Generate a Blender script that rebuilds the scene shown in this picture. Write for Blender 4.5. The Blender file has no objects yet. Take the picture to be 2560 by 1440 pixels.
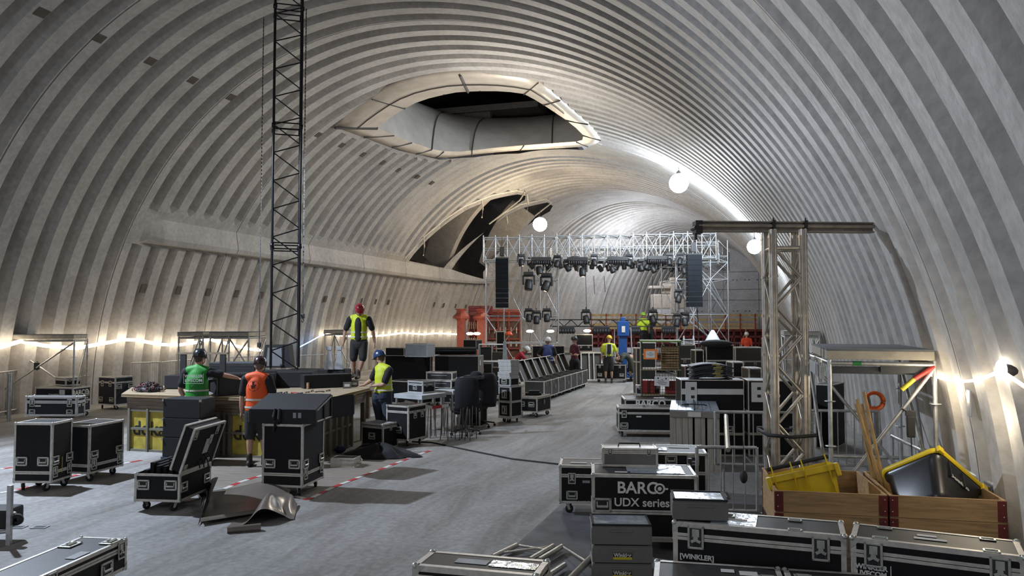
import bpy, bmesh, math, random
from mathutils import Vector, Matrix, Euler
random.seed(7)
R = math.radians
PI = math.pi
S = bpy.context.scene
COL = S.collection

# ---------------------------------------------------------------- camera, world, lights, exposure
YAW, PITCH, FPX, CH = R(16.7), math.atan(83/1950), 1950.0, 2.35
cd = bpy.data.cameras.new('camera')
cam = bpy.data.objects.new('camera', cd)
COL.objects.link(cam)
cam.location = (0, 0, CH)
cam.rotation_euler = (PI/2 + PITCH, 0, YAW)
cd.sensor_width = 36
cd.lens = FPX/2560*36
cd.clip_start = 0.05
cd.clip_end = 400
S.camera = cam
S.view_settings.view_transform = 'Standard'
S.view_settings.look = 'None'
S.view_settings.gamma = 1
S.view_settings.use_curve_mapping = False
S.view_settings.exposure = 0.08

w = bpy.data.worlds.new('hall_daylight')
S.world = w
w.use_nodes = True
w.node_tree.nodes['Background'].inputs[0].default_value = (0.80, 0.86, 1.0, 1)
w.node_tree.nodes['Background'].inputs[1].default_value = 0.55

def light(name, kind, loc, energy, col, size=0.5, rot=None, **kw):
    ld = bpy.data.lights.new(name, kind)
    ld.energy = energy
    ld.color = col
    if kind == 'AREA':
        ld.shape = 'RECTANGLE'; ld.size = size; ld.size_y = kw.get('size_y', size)
    elif kind != 'SUN':
        ld.shadow_soft_size = size
    o = bpy.data.objects.new(name, ld)
    COL.objects.link(o)
    o.location = loc
    if rot: o.rotation_euler = rot
    return o

COOL = (0.80, 0.88, 1.0); WARM = (1.0, 0.80, 0.55)
# floodlight out of the frame, high on the vault to the left: throws the floor shadows to the right
wl_ = light('lamp_or_fill_light', 'SPOT', (-12.4, 9.6, 6.9), 4200, (0.72, 0.83, 1.0), 0.12, (0, R(-38), 0))
wl_.data.spot_size = R(125); wl_.data.spot_blend = .5
# (the festoon lamps seen in the hall carry their own lights, see work_lamp) unseen fill lights added: far end, under the skylight collar, behind the camera
light('lamp_or_fill_light', 'POINT', (-7.0, 50.0, 6.4), 800, (0.85, 0.9, 1.0), 0.25)
light('lamp_or_fill_light', 'POINT', (-6.6, 21.5, 6.9), 520, (1.0, 0.94, 0.86), 0.4)
light('lamp_or_fill_light', 'POINT', (-7.0, -4.0, 6.5), 480, (0.88, 0.92, 1.0), 0.6)

# ---------------------------------------------------------------- camera geometry: pixel -> place in the hall
FW = Vector((-math.sin(YAW)*math.cos(PITCH), math.cos(YAW)*math.cos(PITCH), math.sin(PITCH)))
RT = Vector((math.cos(YAW), math.sin(YAW), 0))
UP = RT.cross(FW)
CAM = Vector((0, 0, CH))
def ray(px, py):
    return FW + RT*((px-1280)/FPX) + UP*((720-py)/FPX)
def gp(px, py, z=0.0):
    d = ray(px, py); t = (z-CH)/d.z
    return CAM + d*t
def at(px, py, dist):
    """point on the ray of a pixel at a forward distance (metres)"""
    return CAM + ray(px, py)*dist
def proj(p):
    v = Vector(p)-CAM; d = v.dot(FW)
    return (1280+FPX*v.dot(RT)/d, 720-FPX*v.dot(UP)/d)
def ztop(base, py):
    """height of a point straight above BASE seen at row PY"""
    px, _ = proj(base)
    d = ray(px, py); h = math.hypot(base[0], base[1]); k = math.hypot(d.x, d.y)
    return CH + d.z*h/k
def depth(p): return (Vector(p)-CAM).dot(FW)

# ---------------------------------------------------------------- materials
MATS = {}
def mat(name, col, rough=0.6, metal=0.0, var=0.12, vs=6.0, bump=0.0, bs=40.0, emit=0.0, spec=0.5, aniso=None, alpha=1.0, trans=0.0):
    if name in MATS: return MATS[name]
    m = bpy.data.materials.new(name); m.use_nodes = True
    nt = m.node_tree; b = nt.nodes['Principled BSDF']
    b.inputs['Roughness'].default_value = rough
    b.inputs['Metallic'].default_value = metal
    b.inputs['Specular IOR Level'].default_value = spec
    b.inputs['Transmission Weight'].default_value = trans
    b.inputs['Alpha'].default_value = alpha
    tc = nt.nodes.new('ShaderNodeTexCoord')
    if var > 0:
        n = nt.nodes.new('ShaderNodeTexNoise'); n.inputs['Scale'].default_value = vs; n.inputs['Detail'].default_value = 5
        mp = nt.nodes.new('ShaderNodeMapRange')
        mp.inputs[1].default_value = 0.3; mp.inputs[2].default_value = 0.7
        mp.inputs[3].default_value = 1-var; mp.inputs[4].default_value = 1+var
        mx = nt.nodes.new('ShaderNodeMix'); mx.data_type = 'RGBA'; mx.blend_type = 'MULTIPLY'; mx.inputs[0].default_value = 1
        nt.links.new(tc.outputs['Object'], n.inputs['Vector'])
        nt.links.new(n.outputs['Fac'], mp.inputs[0])
        mx.inputs[6].default_value = (*col, 1)
        nt.links.new(mp.outputs[0], mx.inputs[7])
        nt.links.new(mx.outputs[2], b.inputs['Base Color'])
    else:
        b.inputs['Base Color'].default_value = (*col, 1)
    if bump > 0:
        n2 = nt.nodes.new('ShaderNodeTexNoise'); n2.inputs['Scale'].default_value = bs; n2.inputs['Detail'].default_value = 4
        bp = nt.nodes.new('ShaderNodeBump'); bp.inputs['Strength'].default_value = bump; bp.inputs['Distance'].default_value = 0.02
        nt.links.new(tc.outputs['Object'], n2.inputs['Vector'])
        nt.links.new(n2.outputs['Fac'], bp.inputs['Height']); nt.links.new(bp.outputs[0], b.inputs['Normal'])
    if emit > 0:
        b.inputs['Emission Color'].default_value = (*col, 1); b.inputs['Emission Strength'].default_value = emit
    MATS[name] = m
    return m

# ---------------------------------------------------------------- mesh builder
class MB:
    def __init__(s): s.v = []; s.f = []; s.mi = []; s.sm = []; s.M = Matrix.Identity(4)
    def add(s, vs, fs, mi=0, smooth=False):
        o = len(s.v)
        s.v += [tuple(s.M @ Vector(v)) for v in vs]
        s.f += [tuple(o+i for i in f) for f in fs]
        s.mi += [mi]*len(fs); s.sm += [smooth]*len(fs)
        return s
    def box(s, x0, x1, y0, y1, z0, z1, mi=0, bev=0.0):
        if x0 > x1: x0, x1 = x1, x0
        if y0 > y1: y0, y1 = y1, y0
        if z0 > z1: z0, z1 = z1, z0
        if bev <= 0:
            return s.add([(x0,y0,z0),(x1,y0,z0),(x1,y1,z0),(x0,y1,z0),(x0,y0,z1),(x1,y0,z1),(x1,y1,z1),(x0,y1,z1)],
                  [(0,3,2,1),(4,5,6,7),(0,1,5,4),(1,2,6,5),(2,3,7,6),(3,0,4,7)], mi)
        b = min(bev, (x1-x0)/2.01, (y1-y0)/2.01, (z1-z0)/2.01)
        bm = bmesh.new()
        bmesh.ops.create_cube(bm, size=1, matrix=Matrix.Translation(((x0+x1)/2,(y0+y1)/2,(z0+z1)/2)) @ Matrix.Diagonal((x1-x0,y1-y0,z1-z0,1)))
        bmesh.ops.bevel(bm, geom=bm.edges[:], offset=b, segments=2, affect='EDGES', profile=0.6)
        return s.bm(bm, mi)
    def bm(s, bm, mi=0, smooth=False):
        bm.verts.ensure_lookup_table(); bm.verts.index_update()
        s.add([v.co.copy() for v in bm.verts], [[v.index for v in f.verts] for f in bm.faces], mi, smooth)
        bm.free(); return s
    def obox(s, c, size, rot=(0,0,0), mi=0, bev=0):
        """box of SIZE centred on C, turned by ROT"""
        keep = s.M
        s.M = keep @ Matrix.Translation(c) @ Euler(rot).to_matrix().to_4x4()
        s.box(-size[0]/2, size[0]/2, -size[1]/2, size[1]/2, -size[2]/2, size[2]/2, mi, bev)
        s.M = keep; return s
    def tube(s, a, b, r, n=8, r2=None, mi=0, cap=True):
        a = Vector(a); b = Vector(b); d = b-a
        if d.length < 1e-6: return s
        q = d.to_track_quat('Z', 'Y'); r2 = r if r2 is None else r2
        vs = []
        for p, rr in ((a, r), (b, r2)):
            for i in range(n):
                t = 2*PI*i/n
                vs.append(p + q @ Vector((rr*math.cos(t), rr*math.sin(t), 0)))
        fs = [(i, (i+1) % n, n+(i+1) % n, n+i) for i in range(n)]
        s.add(vs, fs, mi, n > 5)
        if cap: s.add(vs, [tuple(range(n-1, -1, -1)), tuple(range(n, 2*n))], mi)
        return s
    def path(s, pts, r, n=8, mi=0, closed=False):
        pts = [Vector(p) for p in pts]; m = len(pts); rings = []
        up = Vector((0, 0, 1)); vs = []
        for i, p in enumerate(pts):
            a = pts[i-1] if (i > 0 or closed) else p
            b = pts[(i+1) % m] if (i < m-1 or closed) else p
            d = (b-a).normalized()
            x = d.cross(up)
            if x.length < 1e-3: x = d.cross(Vector((1, 0, 0)))
            x.normalize(); y = x.cross(d)
            rr = r[i] if isinstance(r, (list, tuple)) else r
            for k in range(n):
                t = 2*PI*k/n
                vs.append(p + x*rr*math.cos(t) + y*rr*math.sin(t))
        fs = []
        for i in range(m if closed else m-1):
            j = (i+1) % m
            for k in range(n):
                fs.append((i*n+k, i*n+(k+1) % n, j*n+(k+1) % n, j*n+k))
        s.add(vs, fs, mi, True)
        if not closed: s.add(vs, [tuple(range(n)), tuple(range((m-1)*n, m*n))], mi)
        return s
    def lathe(s, prof, n=20, mi=0, smooth=True, axis=None, loc=(0,0,0)):
        """profile of (r, z) turned about Z (or AXIS) at LOC"""
        keep = s.M
        q = Vector(axis).to_track_quat('Z', 'Y').to_matrix().to_4x4() if axis is not None else Matrix.Identity(4)
        s.M = keep @ Matrix.Translation(loc) @ q
        vs = []
        for r, z in prof:
            for i in range(n):
                t = 2*PI*i/n; vs.append((r*math.cos(t), r*math.sin(t), z))
        fs = []
        for j in range(len(prof)-1):
            for i in range(n):
                fs.append((j*n+i, j*n+(i+1) % n, (j+1)*n+(i+1) % n, (j+1)*n+i))
        s.add(vs, fs, mi, smooth)
        s.M = keep; return s
    def ball(s, c, r, mi=0, seg=12, sq=(1,1,1)):
        vs = []; fs = []; rings = max(4, seg//2)
        for j in range(rings+1):
            ph = PI*j/rings
            for i in range(seg):
                t = 2*PI*i/seg
                vs.append((c[0]+r*sq[0]*math.sin(ph)*math.cos(t), c[1]+r*sq[1]*math.sin(ph)*math.sin(t), c[2]+r*sq[2]*math.cos(ph)))
        for j in range(rings):
            for i in range(seg):
                fs.append((j*seg+i, (j+1)*seg+i, (j+1)*seg+(i+1) % seg, j*seg+(i+1) % seg))
        return s.add(vs, fs, mi, True)
    def poly(s, pts, th=None, mi=0):
        """extrude a flat polygon of 3D points by vector TH"""
        n = len(pts); a = [Vector(p) for p in pts]
        if th is None: return s.add(a, [tuple(range(n))], mi)
        t = Vector(th); vs = a + [p+t for p in a]
        return s.add(vs, [tuple(range(n-1, -1, -1)), tuple(range(n, 2*n))] + [(i, (i+1) % n, n+(i+1) % n, n+i) for i in range(n)], mi)
    def build(s, name, mats, parent=None, loc=None, rot=None, fix=True):
        me = bpy.data.meshes.new(name)
        me.from_pydata(s.v, [], s.f)
        if not isinstance(mats, (list, tuple)): mats = [mats]
        for m in mats: me.materials.append(m)
        me.polygons.foreach_set('material_index', s.mi)
        me.polygons.foreach_set('use_smooth', s.sm)
        me.update()
        o = bpy.data.objects.new(name, me); COL.objects.link(o)
        if parent is not None: o.parent = parent
        if loc is not None: o.location = loc
        if rot is not None: o.rotation_euler = rot if isinstance(rot, (tuple, list, Euler)) else (0, 0, rot)
        return o

def thing(name, label, cat, loc=(0, 0, 0), rotz=0.0, group=None):
    o = bpy.data.objects.new(name, None); COL.objects.link(o)
    o.empty_display_size = 0.1
    o.location = loc; o.rotation_euler = (0, 0, rotz) if not isinstance(rotz, tuple) else rotz
    o['label'] = label; o['category'] = cat
    if group: o['group'] = group
    return o
def tag(o, label, cat, group=None, kind=None):
    o['label'] = label; o['category'] = cat
    if group: o['group'] = group
    if kind: o['kind'] = kind
    return o
def struct(o):
    o['kind'] = 'structure'; return o
def copy_tree(o, parent=None):
    c = o.copy(); COL.objects.link(c)
    if parent is not None: c.parent = parent
    for ch in list(o.children): copy_tree(ch, c)
    return c
def again(o, loc, rotz=None, label=None, group=None):
    c = copy_tree(o); c.location = loc
    if rotz is not None: c.rotation_euler = (0, 0, rotz) if not isinstance(rotz, tuple) else rotz
    if label: c['label'] = label
    if group: c['group'] = group
    return c
def text(name, body, size, m, parent, loc, rot, ext=0.002, spacing=1.0, bold=0.0, align='CENTER'):
    cu = bpy.data.curves.new(name, 'FONT'); cu.body = body; cu.size = size
    cu.align_x = align; cu.align_y = 'CENTER'; cu.extrude = ext; cu.offset = bold; cu.space_character = spacing
    cu.materials.append(m)
    tmp = bpy.data.objects.new('tmp', cu); COL.objects.link(tmp)
    bpy.context.view_layer.update()
    me = bpy.data.meshes.new_from_object(tmp.evaluated_get(bpy.context.evaluated_depsgraph_get()))
    bpy.data.objects.remove(tmp); bpy.data.curves.remove(cu)
    me.materials.clear(); me.materials.append(m); me.name = name
    o = bpy.data.objects.new(name, me); COL.objects.link(o)
    o.parent = parent; o.location = loc; o.rotation_euler = rot
    return o
# ---------------------------------------------------------------- the hall: ribbed concrete vault
YA, YB = -9.0, 60.0
def smooth01(a, b, x):
    t = min(1, max(0, (x-a)/(b-a))); return t*t*(3-2*t)
def sect(Y):
    """left base x, crown x, right base x, height of the vault at Y"""
    k = smooth01(40, 66, Y)
    return (-18.0 + 14.5*k, -8.7 + 7.9*k, 2.5, 10.2 - 2.4*smooth01(44, 64, Y))
def vpt(Y, t):
    xl, xc, xr, h = sect(Y)
    ph = PI*t; c, s_ = math.cos(ph), math.sin(ph)
    a = (xc-xl) if c > 0 else (xr-xc)
    return Vector((xc - a*c, Y, h*s_))
def vnorm(Y, t):
    e = 0.004
    a, b = vpt(Y, max(0, t-e)), vpt(Y, min(1, t+e))
    d = b-a
    n = Vector((d.z, 0, -d.x))
    return n.normalized()      # points to the inside
def vault_hit(px, py, ins=0.0):
    """(Y, t, point) where the ray of a pixel meets the vault, drawn in by INS"""
    d = ray(px, py)
    def inside(s):
        p = CAM + d*s
        if p.y > YB: return False
        xl, xc, xr, h = sect(p.y); a = (xc-xl) if p.x < xc else (xr-xc)
        return ((p.x-xc)/(a-ins))**2 + (max(p.z, 0)/(h-ins))**2 < 1
    s = 0.5
    while inside(s) and s < 120: s += 0.25
    a_, b_ = s-0.25, s
    for _ in range(30):
        m = (a_+b_)/2
        if inside(m): a_ = m
        else: b_ = m
    p = CAM + d*a_
    xl, xc, xr, h = sect(p.y); a = (xc-xl) if p.x < xc else (xr-xc)
    ph = math.atan2(max(p.z, 0)/h, -(p.x-xc)/a)
    return p.y, ph/PI, p
def wall_x(Y, z, side):
    xl, xc, xr, h = sect(Y); k = math.sqrt(max(0, 1-(z/h)**2))
    return xc-(xc-xl)*k if side < 0 else xc+(xr-xc)*k
PITCHR = 0.75
RIBD = 0.27
LEDGE0, LEDGE1 = 19.0, 45.5
YF = math.floor(148.01/PITCHR)*PITCHR-100
QS = (0.0, 0.47, 0.56, 0.77)
def rib(Y):
    q = ((Y+100) % PITCHR)/PITCHR
    if Y > YF: q = ((Y+100) % (PITCHR/2))/(PITCHR/2)
    if q < 0.47: return 1.0
    if q < 0.56: return 1-(q-0.47)/0.09
    if q < 0.77: return 0.0
    return (q-0.77)/0.23
def ribfade(Y, z, x, t):
    f = 1.0
    if LEDGE0-1 < Y < LEDGE1 and t < 0.5:
        if 4.66 < z < 5.56: f = 0.0
        elif z >= 5.56: f = smooth01(5.56, 5.66, z)
    for a, b in ((31.5, 34.4), (44.4, 48.0)):
        if a < Y < b and z > 4.5: f = min(f, 1-smooth01(5.0, 7.2, z)*0.9)
    for H in RIMS:
        if all((H[i][0]-H[i-1][0])*(t-H[i-1][1])-(H[i][1]-H[i-1][1])*(Y-H[i-1][0]) > 0 for i in range(len(H))): return 0.0
    return f
RIMS = []
def ledge(Y, z, t):
    if t > 0.5 or Y < LEDGE0-1.2: return 0.0
    e = smooth01(LEDGE0-1.2, LEDGE0, Y)*(1-smooth01(LEDGE1-0.4, LEDGE1, Y))
    if z < 4.72: return 0
    if z < 4.88: return 0.62*e*(z-4.72)/0.16
    if z < 5.02: return 0.62*e
    if z < 5.45: return e*(0.62*(1-(z-5.02)/.43) + 0.26*(z-5.02)/.43)
    if z < 5.66: return e*0.26
    return 0
def vsurf(Y, t):
    p = vpt(Y, t); n = vnorm(Y, t)
    f = ribfade(Y, p.z, p.x, t)
    r_ = rib(Y)*RIBD*(.55 if Y > YF else 1)*f + (1-f)*RIBD*0.9
    L = ledge(Y, p.z, t)
    return p + n*max(r_, L)
def clip_half(poly, a, b, keep_left):
    out = []
    def side(p): 
        v = (b[0]-a[0])*(p[1]-a[1]) - (b[1]-a[1])*(p[0]-a[0])
        return v if keep_left else -v
    for i in range(len(poly)):
        p, q = poly[i], poly[(i+1) % len(poly)]
        sp, sq = side(p), side(q)
        if sp >= 0: out.append(p)
        if (sp > 0 and sq < 0) or (sp < 0 and sq > 0):
            k = sp/(sp-sq); out.append((p[0]+(q[0]-p[0])*k, p[1]+(q[1]-p[1])*k))
    return out
def area(poly):
    return sum(poly[i][0]*poly[(i+1) % len(poly)][1]-poly[(i+1) % len(poly)][0]*poly[i][1] for i in range(len(poly)))/2
def outside(poly, hole):
    """pieces of POLY outside the convex counter-clockwise polygon HOLE"""
    res = []; cur = poly
    for i in range(len(hole)):
        a, b = hole[i], hole[(i+1) % len(hole)]
        o = clip_half(cur, a, b, False)
        if len(o) > 2 and abs(area(o)) > 1e-7: res.append(o)
        cur = clip_half(cur, a, b, True)
        if len(cur) < 3: break
    return res
def hull(pts):
    pts = sorted(set(pts))
    def cr(o, a, b): return (a[0]-o[0])*(b[1]-o[1])-(a[1]-o[1])*(b[0]-o[0])
    lo = []
    for p in pts:
        while len(lo) > 1 and cr(lo[-2], lo[-1], p) <= 0: lo.pop()
        lo.append(p)
    up = []
    for p in reversed(pts):
        while len(up) > 1 and cr(up[-2], up[-1], p) <= 0: up.pop()
        up.append(p)
    return lo[:-1]+up[:-1]
def yt(px, py):
    a = vault_hit(px, py); return (a[0], a[1])

# skylight: outer outline of its metal collar where it meets the vault
SKY_OUT = [(838,318),(900,268),(960,228),(1040,200),(1150,187),(1250,190),(1345,206),(1400,250),(1470,310),(1502,352),(1470,366),(1300,375),(1180,386),(1090,394),(980,370)]
SKY_IN = [(943,320),(985,288),(1040,255),(1110,236),(1220,228),(1310,234),(1372,268),(1440,315),(1462,345),(1440,353),(1300,364),(1150,378),(1080,373),(1000,345)]
sky_hole = hull([yt(*p) for p in SKY_OUT])
_c = (sum(p[0] for p in sky_hole)/len(sky_hole), sum(p[1] for p in sky_hole)/len(sky_hole))
sky_hole = [(_c[0]+(p[0]-_c[0])*.95, _c[1]+(p[1]-_c[1])*.95) for p in sky_hole]
# two bays of the big opening on the left above the ledge
def t_of_z(Y, z):
    return math.asin(min(1, z/sect(Y)[3]))/PI
def bayhole(px_list):
    return hull([yt(*p) for p in px_list])
bay1 = bayhole([(1012,646),(1060,592),(1110,550),(1160,516),(1230,488),(1290,476),(1310,480),(1308,490),(1222,562),(1150,614),(1100,664)])
bay2 = bayhole([(1120,668),(1160,622),(1230,564),(1262,530),(1300,512),(1365,497),(1378,506),(1370,520),(1290,572),(1240,625),(1190,688)])
HOLES = [sky_hole, bay1, bay2]
for H, k in ((sky_hole, 1.06), (bay1, 1.12), (bay2, 1.12)):
    _c = (sum(p[0] for p in H)/len(H), sum(p[1] for p in H)/len(H))
    RIMS.append([(_c[0]+(p[0]-_c[0])*k, _c[1]+(p[1]-_c[1])*k) for p in H])

def build_vault():
    ys = []
    k = math.floor(YA/PITCHR)
    y = YA
    base = QS
    yy = math.floor((YA+100)/PITCHR)*PITCHR-100
    while yy < YB:
        for q in (base if yy < YF-.01 else [k_/2 for k_ in base]+[.5+k_/2 for k_ in base]):
            v = yy+q*PITCHR
            if YA <= v <= YB: ys.append(v)
        yy += PITCHR
    ys.append(YB)
    # rows: fine around the ledge
    zs_ = [0, .02, .04, .06, .08, .10, .12]
    ts = [i/150 for i in range(151)]
    # extra rows where the ledge turns
    for z in (4.64, 4.67, 4.72, 4.88, 5.02, 5.45, 5.56, 5.66):
        ts.append(t_of_z(30, z))
    ts = sorted(ts)
    b = MB(); vid = {}
    def V(Y, t):
        key = (round(Y, 5), round(t, 6))
        if key not in vid:
            vid[key] = len(b.v); b.v.append(tuple(vsurf(Y, t)))
        return vid[key]
    boxes = []
    for h in HOLES:
        boxes.append((min(p[0] for p in h), max(p[0] for p in h), min(p[1] for p in h), max(p[1] for p in h)))
    for i in range(len(ys)-1):
        for j in range(len(ts)-1):
            y0, y1, t0, t1 = ys[i], ys[i+1], ts[j], ts[j+1]
            polys = [[(y0, t0), (y1, t0), (y1, t1), (y0, t1)]]
            for h, bb in zip(HOLES, boxes):
                if y1 < bb[0] or y0 > bb[1] or t1 < bb[2] or t0 > bb[3]: continue
                nw = []
                for p in polys: nw += outside(p, h)
                polys = nw
            for p in polys:
                ids = []
                for q in p:
                    v = V(*q)
                    if v not in ids: ids.append(v)
                if len(ids) > 2:
                    b.f.append(tuple(ids)); b.mi.append(0); b.sm.append(False)
    return b
def concrete(name, col, joints=True, warm=(0.62, 0.55, 0.47)):
    m = bpy.data.materials.new(name); m.use_nodes = True; nt = m.node_tree; L = nt.links
    bs = nt.nodes['Principled BSDF']; bs.inputs['Roughness'].default_value = 0.62
    tc = nt.nodes.new('ShaderNodeTexCoord')
    n1 = nt.nodes.new('ShaderNodeTexNoise'); n1.inputs['Scale'].default_value = 0.8; n1.inputs['Detail'].default_value = 7; n1.inputs['Roughness'].default_value = 0.65
    n2 = nt.nodes.new('ShaderNodeTexNoise'); n2.inputs['Scale'].default_value = 9; n2.inputs['Detail'].default_value = 6
    L.new(tc.outputs['Object'], n1.inputs['Vector']); L.new(tc.outputs['Object'], n2.inputs['Vector'])
    r1 = nt.nodes.new('ShaderNodeValToRGB')
    r1.color_ramp.elements[0].position = 0.32; r1.color_ramp.elements[0].color = (*[c*0.78 for c in col], 1)
    r1.color_ramp.elements[1].position = 0.66; r1.color_ramp.elements[1].color = (*[c*1.08 for c in col], 1)
    L.new(n1.outputs['Fac'], r1.inputs['Fac'])
    mr = nt.nodes.new('ShaderNodeMapRange'); mr.inputs[1].default_value = .35; mr.inputs[2].default_value = .65; mr.inputs[3].default_value = .88; mr.inputs[4].default_value = 1.08
    L.new(n2.outputs['Fac'], mr.inputs[0])
    mx = nt.nodes.new('ShaderNodeMix'); mx.data_type = 'RGBA'; mx.blend_type = 'MULTIPLY'; mx.inputs[0].default_value = 1
    L.new(r1.outputs[0], mx.inputs[6]); L.new(mr.outputs[0], mx.inputs[7])
    out = mx.outputs[2]
    if joints:
        sx = nt.nodes.new('ShaderNodeSeparateXYZ'); L.new(tc.outputs['Object'], sx.inputs[0])
        md = nt.nodes.new('ShaderNodeMath'); md.operation = 'PINGPONG'; md.inputs[1].default_value = 2.25
        ad = nt.nodes.new('ShaderNodeMath'); ad.operation = 'ADD'; ad.inputs[1].default_value = 0.2
        L.new(sx.outputs[1], ad.inputs[0]); L.new(ad.outputs[0], md.inputs[0])
        lt = nt.nodes.new('ShaderNodeMath'); lt.operation = 'LESS_THAN'; lt.inputs[1].default_value = 0.018
        L.new(md.outputs[0], lt.inputs[0])
        m2 = nt.nodes.new('ShaderNodeMix'); m2.data_type = 'RGBA'; L.new(lt.outputs[0], m2.inputs[0])
        L.new(out, m2.inputs[6]); m2.inputs[7].default_value = (0.10, 0.09, 0.08, 1); out = m2.outputs[2]
    L.new(out, bs.inputs['Base Color'])
    bp = nt.nodes.new('ShaderNodeBump'); bp.inputs['Strength'].default_value = 0.25; bp.inputs['Distance'].default_value = 0.03
    L.new(n2.outputs['Fac'], bp.inputs['Height']); L.new(bp.outputs[0], bs.inputs['Normal'])
    MATS[name] = m
    return m
M_vault = concrete('vault_concrete', (0.42, 0.40, 0.375))
M_end = concrete('end_wall_concrete', (0.46, 0.46, 0.48), joints=False)
vault = struct(build_vault().build('ceiling', M_vault))

def floor_mat():
    m = bpy.data.materials.new('floor_concrete'); m.use_nodes = True; nt = m.node_tree; L = nt.links
    bs = nt.nodes['Principled BSDF']
    tc = nt.nodes.new('ShaderNodeTexCoord')
    mp = nt.nodes.new('ShaderNodeMapping'); mp.inputs['Scale'].default_value = (1.6, 0.28, 1); mp.inputs['Rotation'].default_value = (0, 0, R(-6))
    L.new(tc.outputs['Object'], mp.inputs[0])
    n1 = nt.nodes.new('ShaderNodeTexNoise'); n1.inputs['Scale'].default_value = 1.0; n1.inputs['Detail'].default_value = 8; n1.inputs['Roughness'].default_value = .7; n1.inputs['Distortion'].default_value = .8
    n2 = nt.nodes.new('ShaderNodeTexNoise'); n2.inputs['Scale'].default_value = 14; n2.inputs['Detail'].default_value = 6
    n3 = nt.nodes.new('ShaderNodeTexNoise'); n3.inputs['Scale'].default_value = .45; n3.inputs['Detail'].default_value = 3
    L.new(mp.outputs[0], n1.inputs['Vector']); L.new(tc.outputs['Object'], n2.inputs['Vector']); L.new(tc.outputs['Object'], n3.inputs['Vector'])
    r1 = nt.nodes.new('ShaderNodeValToRGB'); e = r1.color_ramp.elements
    e[0].position = .36; e[0].color = (.175, .160, .145, 1); e[1].position = .60; e[1].color = (.30, .293, .285, 1)
    L.new(n1.outputs['Fac'], r1.inputs['Fac'])
    mr = nt.nodes.new('ShaderNodeMapRange'); mr.inputs[1].default_value = .3; mr.inputs[2].default_value = .7; mr.inputs[3].default_value = .78; mr.inputs[4].default_value = 1.15
    L.new(n2.outputs['Fac'], mr.inputs[0])
    m3 = nt.nodes.new('ShaderNodeMapRange'); m3.inputs[1].default_value = .35; m3.inputs[2].default_value = .65; m3.inputs[3].default_value = .85; m3.inputs[4].default_value = 1.12
    L.new(n3.outputs['Fac'], m3.inputs[0])
    mm = nt.nodes.new('ShaderNodeMath'); mm.operation = 'MULTIPLY'; L.new(mr.outputs[0], mm.inputs[0]); L.new(m3.outputs[0], mm.inputs[1])
    mx = nt.nodes.new('ShaderNodeMix'); mx.data_type = 'RGBA'; mx.blend_type = 'MULTIPLY'; mx.inputs[0].default_value = 1
    L.new(r1.outputs[0], mx.inputs[6]); L.new(mm.outputs[0], mx.inputs[7]); L.new(mx.outputs[2], bs.inputs['Base Color'])
    bs.inputs['Roughness'].default_value = .72
    bp = nt.nodes.new('ShaderNodeBump'); bp.inputs['Strength'].default_value = .3; bp.inputs['Distance'].default_value = .02
    L.new(n2.outputs['Fac'], bp.inputs['Height']); L.new(bp.outputs[0], bs.inputs['Normal'])
    return m
b = MB(); b.box(-19.5, 4.6, YA, YB+1, -0.3, 0)
struct(b.build('floor', floor_mat()))

# end wall: flat formwork concrete with tie holes and day joints
b = MB()
prof = [tuple(vpt(YB, i/60)) for i in range(61)]
b.poly([(p[0], YB-0.02, p[2]) for p in prof], (0, 0.4, 0))
struct(b.build('wall_end', M_end))
M_dark = mat('dark_hole', (.035, .035, .04), .9)
# ---------------------------------------------------------------- skylight collar, shaft, big bays, lamps, light strings
M_metal = mat('skylight_sheet', (.62, .56, .48), .45, .25, .10, 2.5)
M_shaft = mat('shaft_sheet', (.70, .68, .65), .30, .25, .12, 1.5, .15, 3)
M_seam = mat('sheet_seam', (.06, .055, .05), .7)
M_black = mat('black_cloth', (.012, .012, .014), .85, bump=.4, bs=3)
def onray(px, py, back=0.0):
    """point on the ray of a pixel, BACK metres inside the vault"""
    return vault_hit(px, py, back)[2]
SO = [(838,318),(868,292),(900,268),(930,247),(960,229),(1000,211),(1040,200),(1095,191),(1150,187),(1200,187),(1250,190),(1300,197),(1345,206),(1375,228),(1400,250),(1435,281),(1470,310),(1490,332),(1502,350),(1490,360),(1470,366),(1390,371),(1300,376),(1240,381),(1180,387),(1130,393),(1090,394),(1040,385),(980,368),(910,343)]
SI = [(943,320),(965,302),(985,288),(1012,271),(1040,257),(1072,246),(1110,237),(1140,231),(1170,229),(1200,228),(1240,228),(1275,230),(1310,235),(1335,248),(1358,262),(1385,280),(1415,300),(1440,320),(1458,338),(1456,350),(1440,354),(1380,358),(1310,363),(1240,369),(1180,376),(1150,379),(1110,378),(1080,373),(1030,356),(985,338)]
sky = thing('skylight_collar', 'flared sheet-metal collar with dark seams around the eye-shaped roof opening', 'skylight', (0, 0, 0))
outer = [onray(p[0], p[1], 0.30) for p in SO]
inner = [onray(p[0], p[1], 0.22) for p in SI]
n = len(outer)
b = MB()
mid = [(o+i)/2 + Vector((0, 0, -0.02)) for o, i in zip(outer, inner)]
up_o = [p+Vector((0, 0, .14)) for p in outer]
b.add(outer+mid+inner+up_o, [(i, (i+1) % n, n+(i+1) % n, n+i) for i in range(n)] + [(n+i, n+(i+1) % n, 2*n+(i+1) % n, 2*n+i) for i in range(n)] + [(3*n+i, 3*n+(i+1) % n, (i+1) % n, i) for i in range(n)], 0, True)
b.build('collar_panels', M_metal, sky)
b = MB()
for i in (0, 3, 8, 12, 14, 16, 18, 20, 22, 24, 26, 27, 28, 29):
    a = outer[i]+Vector((0, 0, -.02)); c = inner[i]+Vector((0, 0, -.02))
    b.tube(a, c, .05 if i in (8, 0) else .025, 4)
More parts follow.
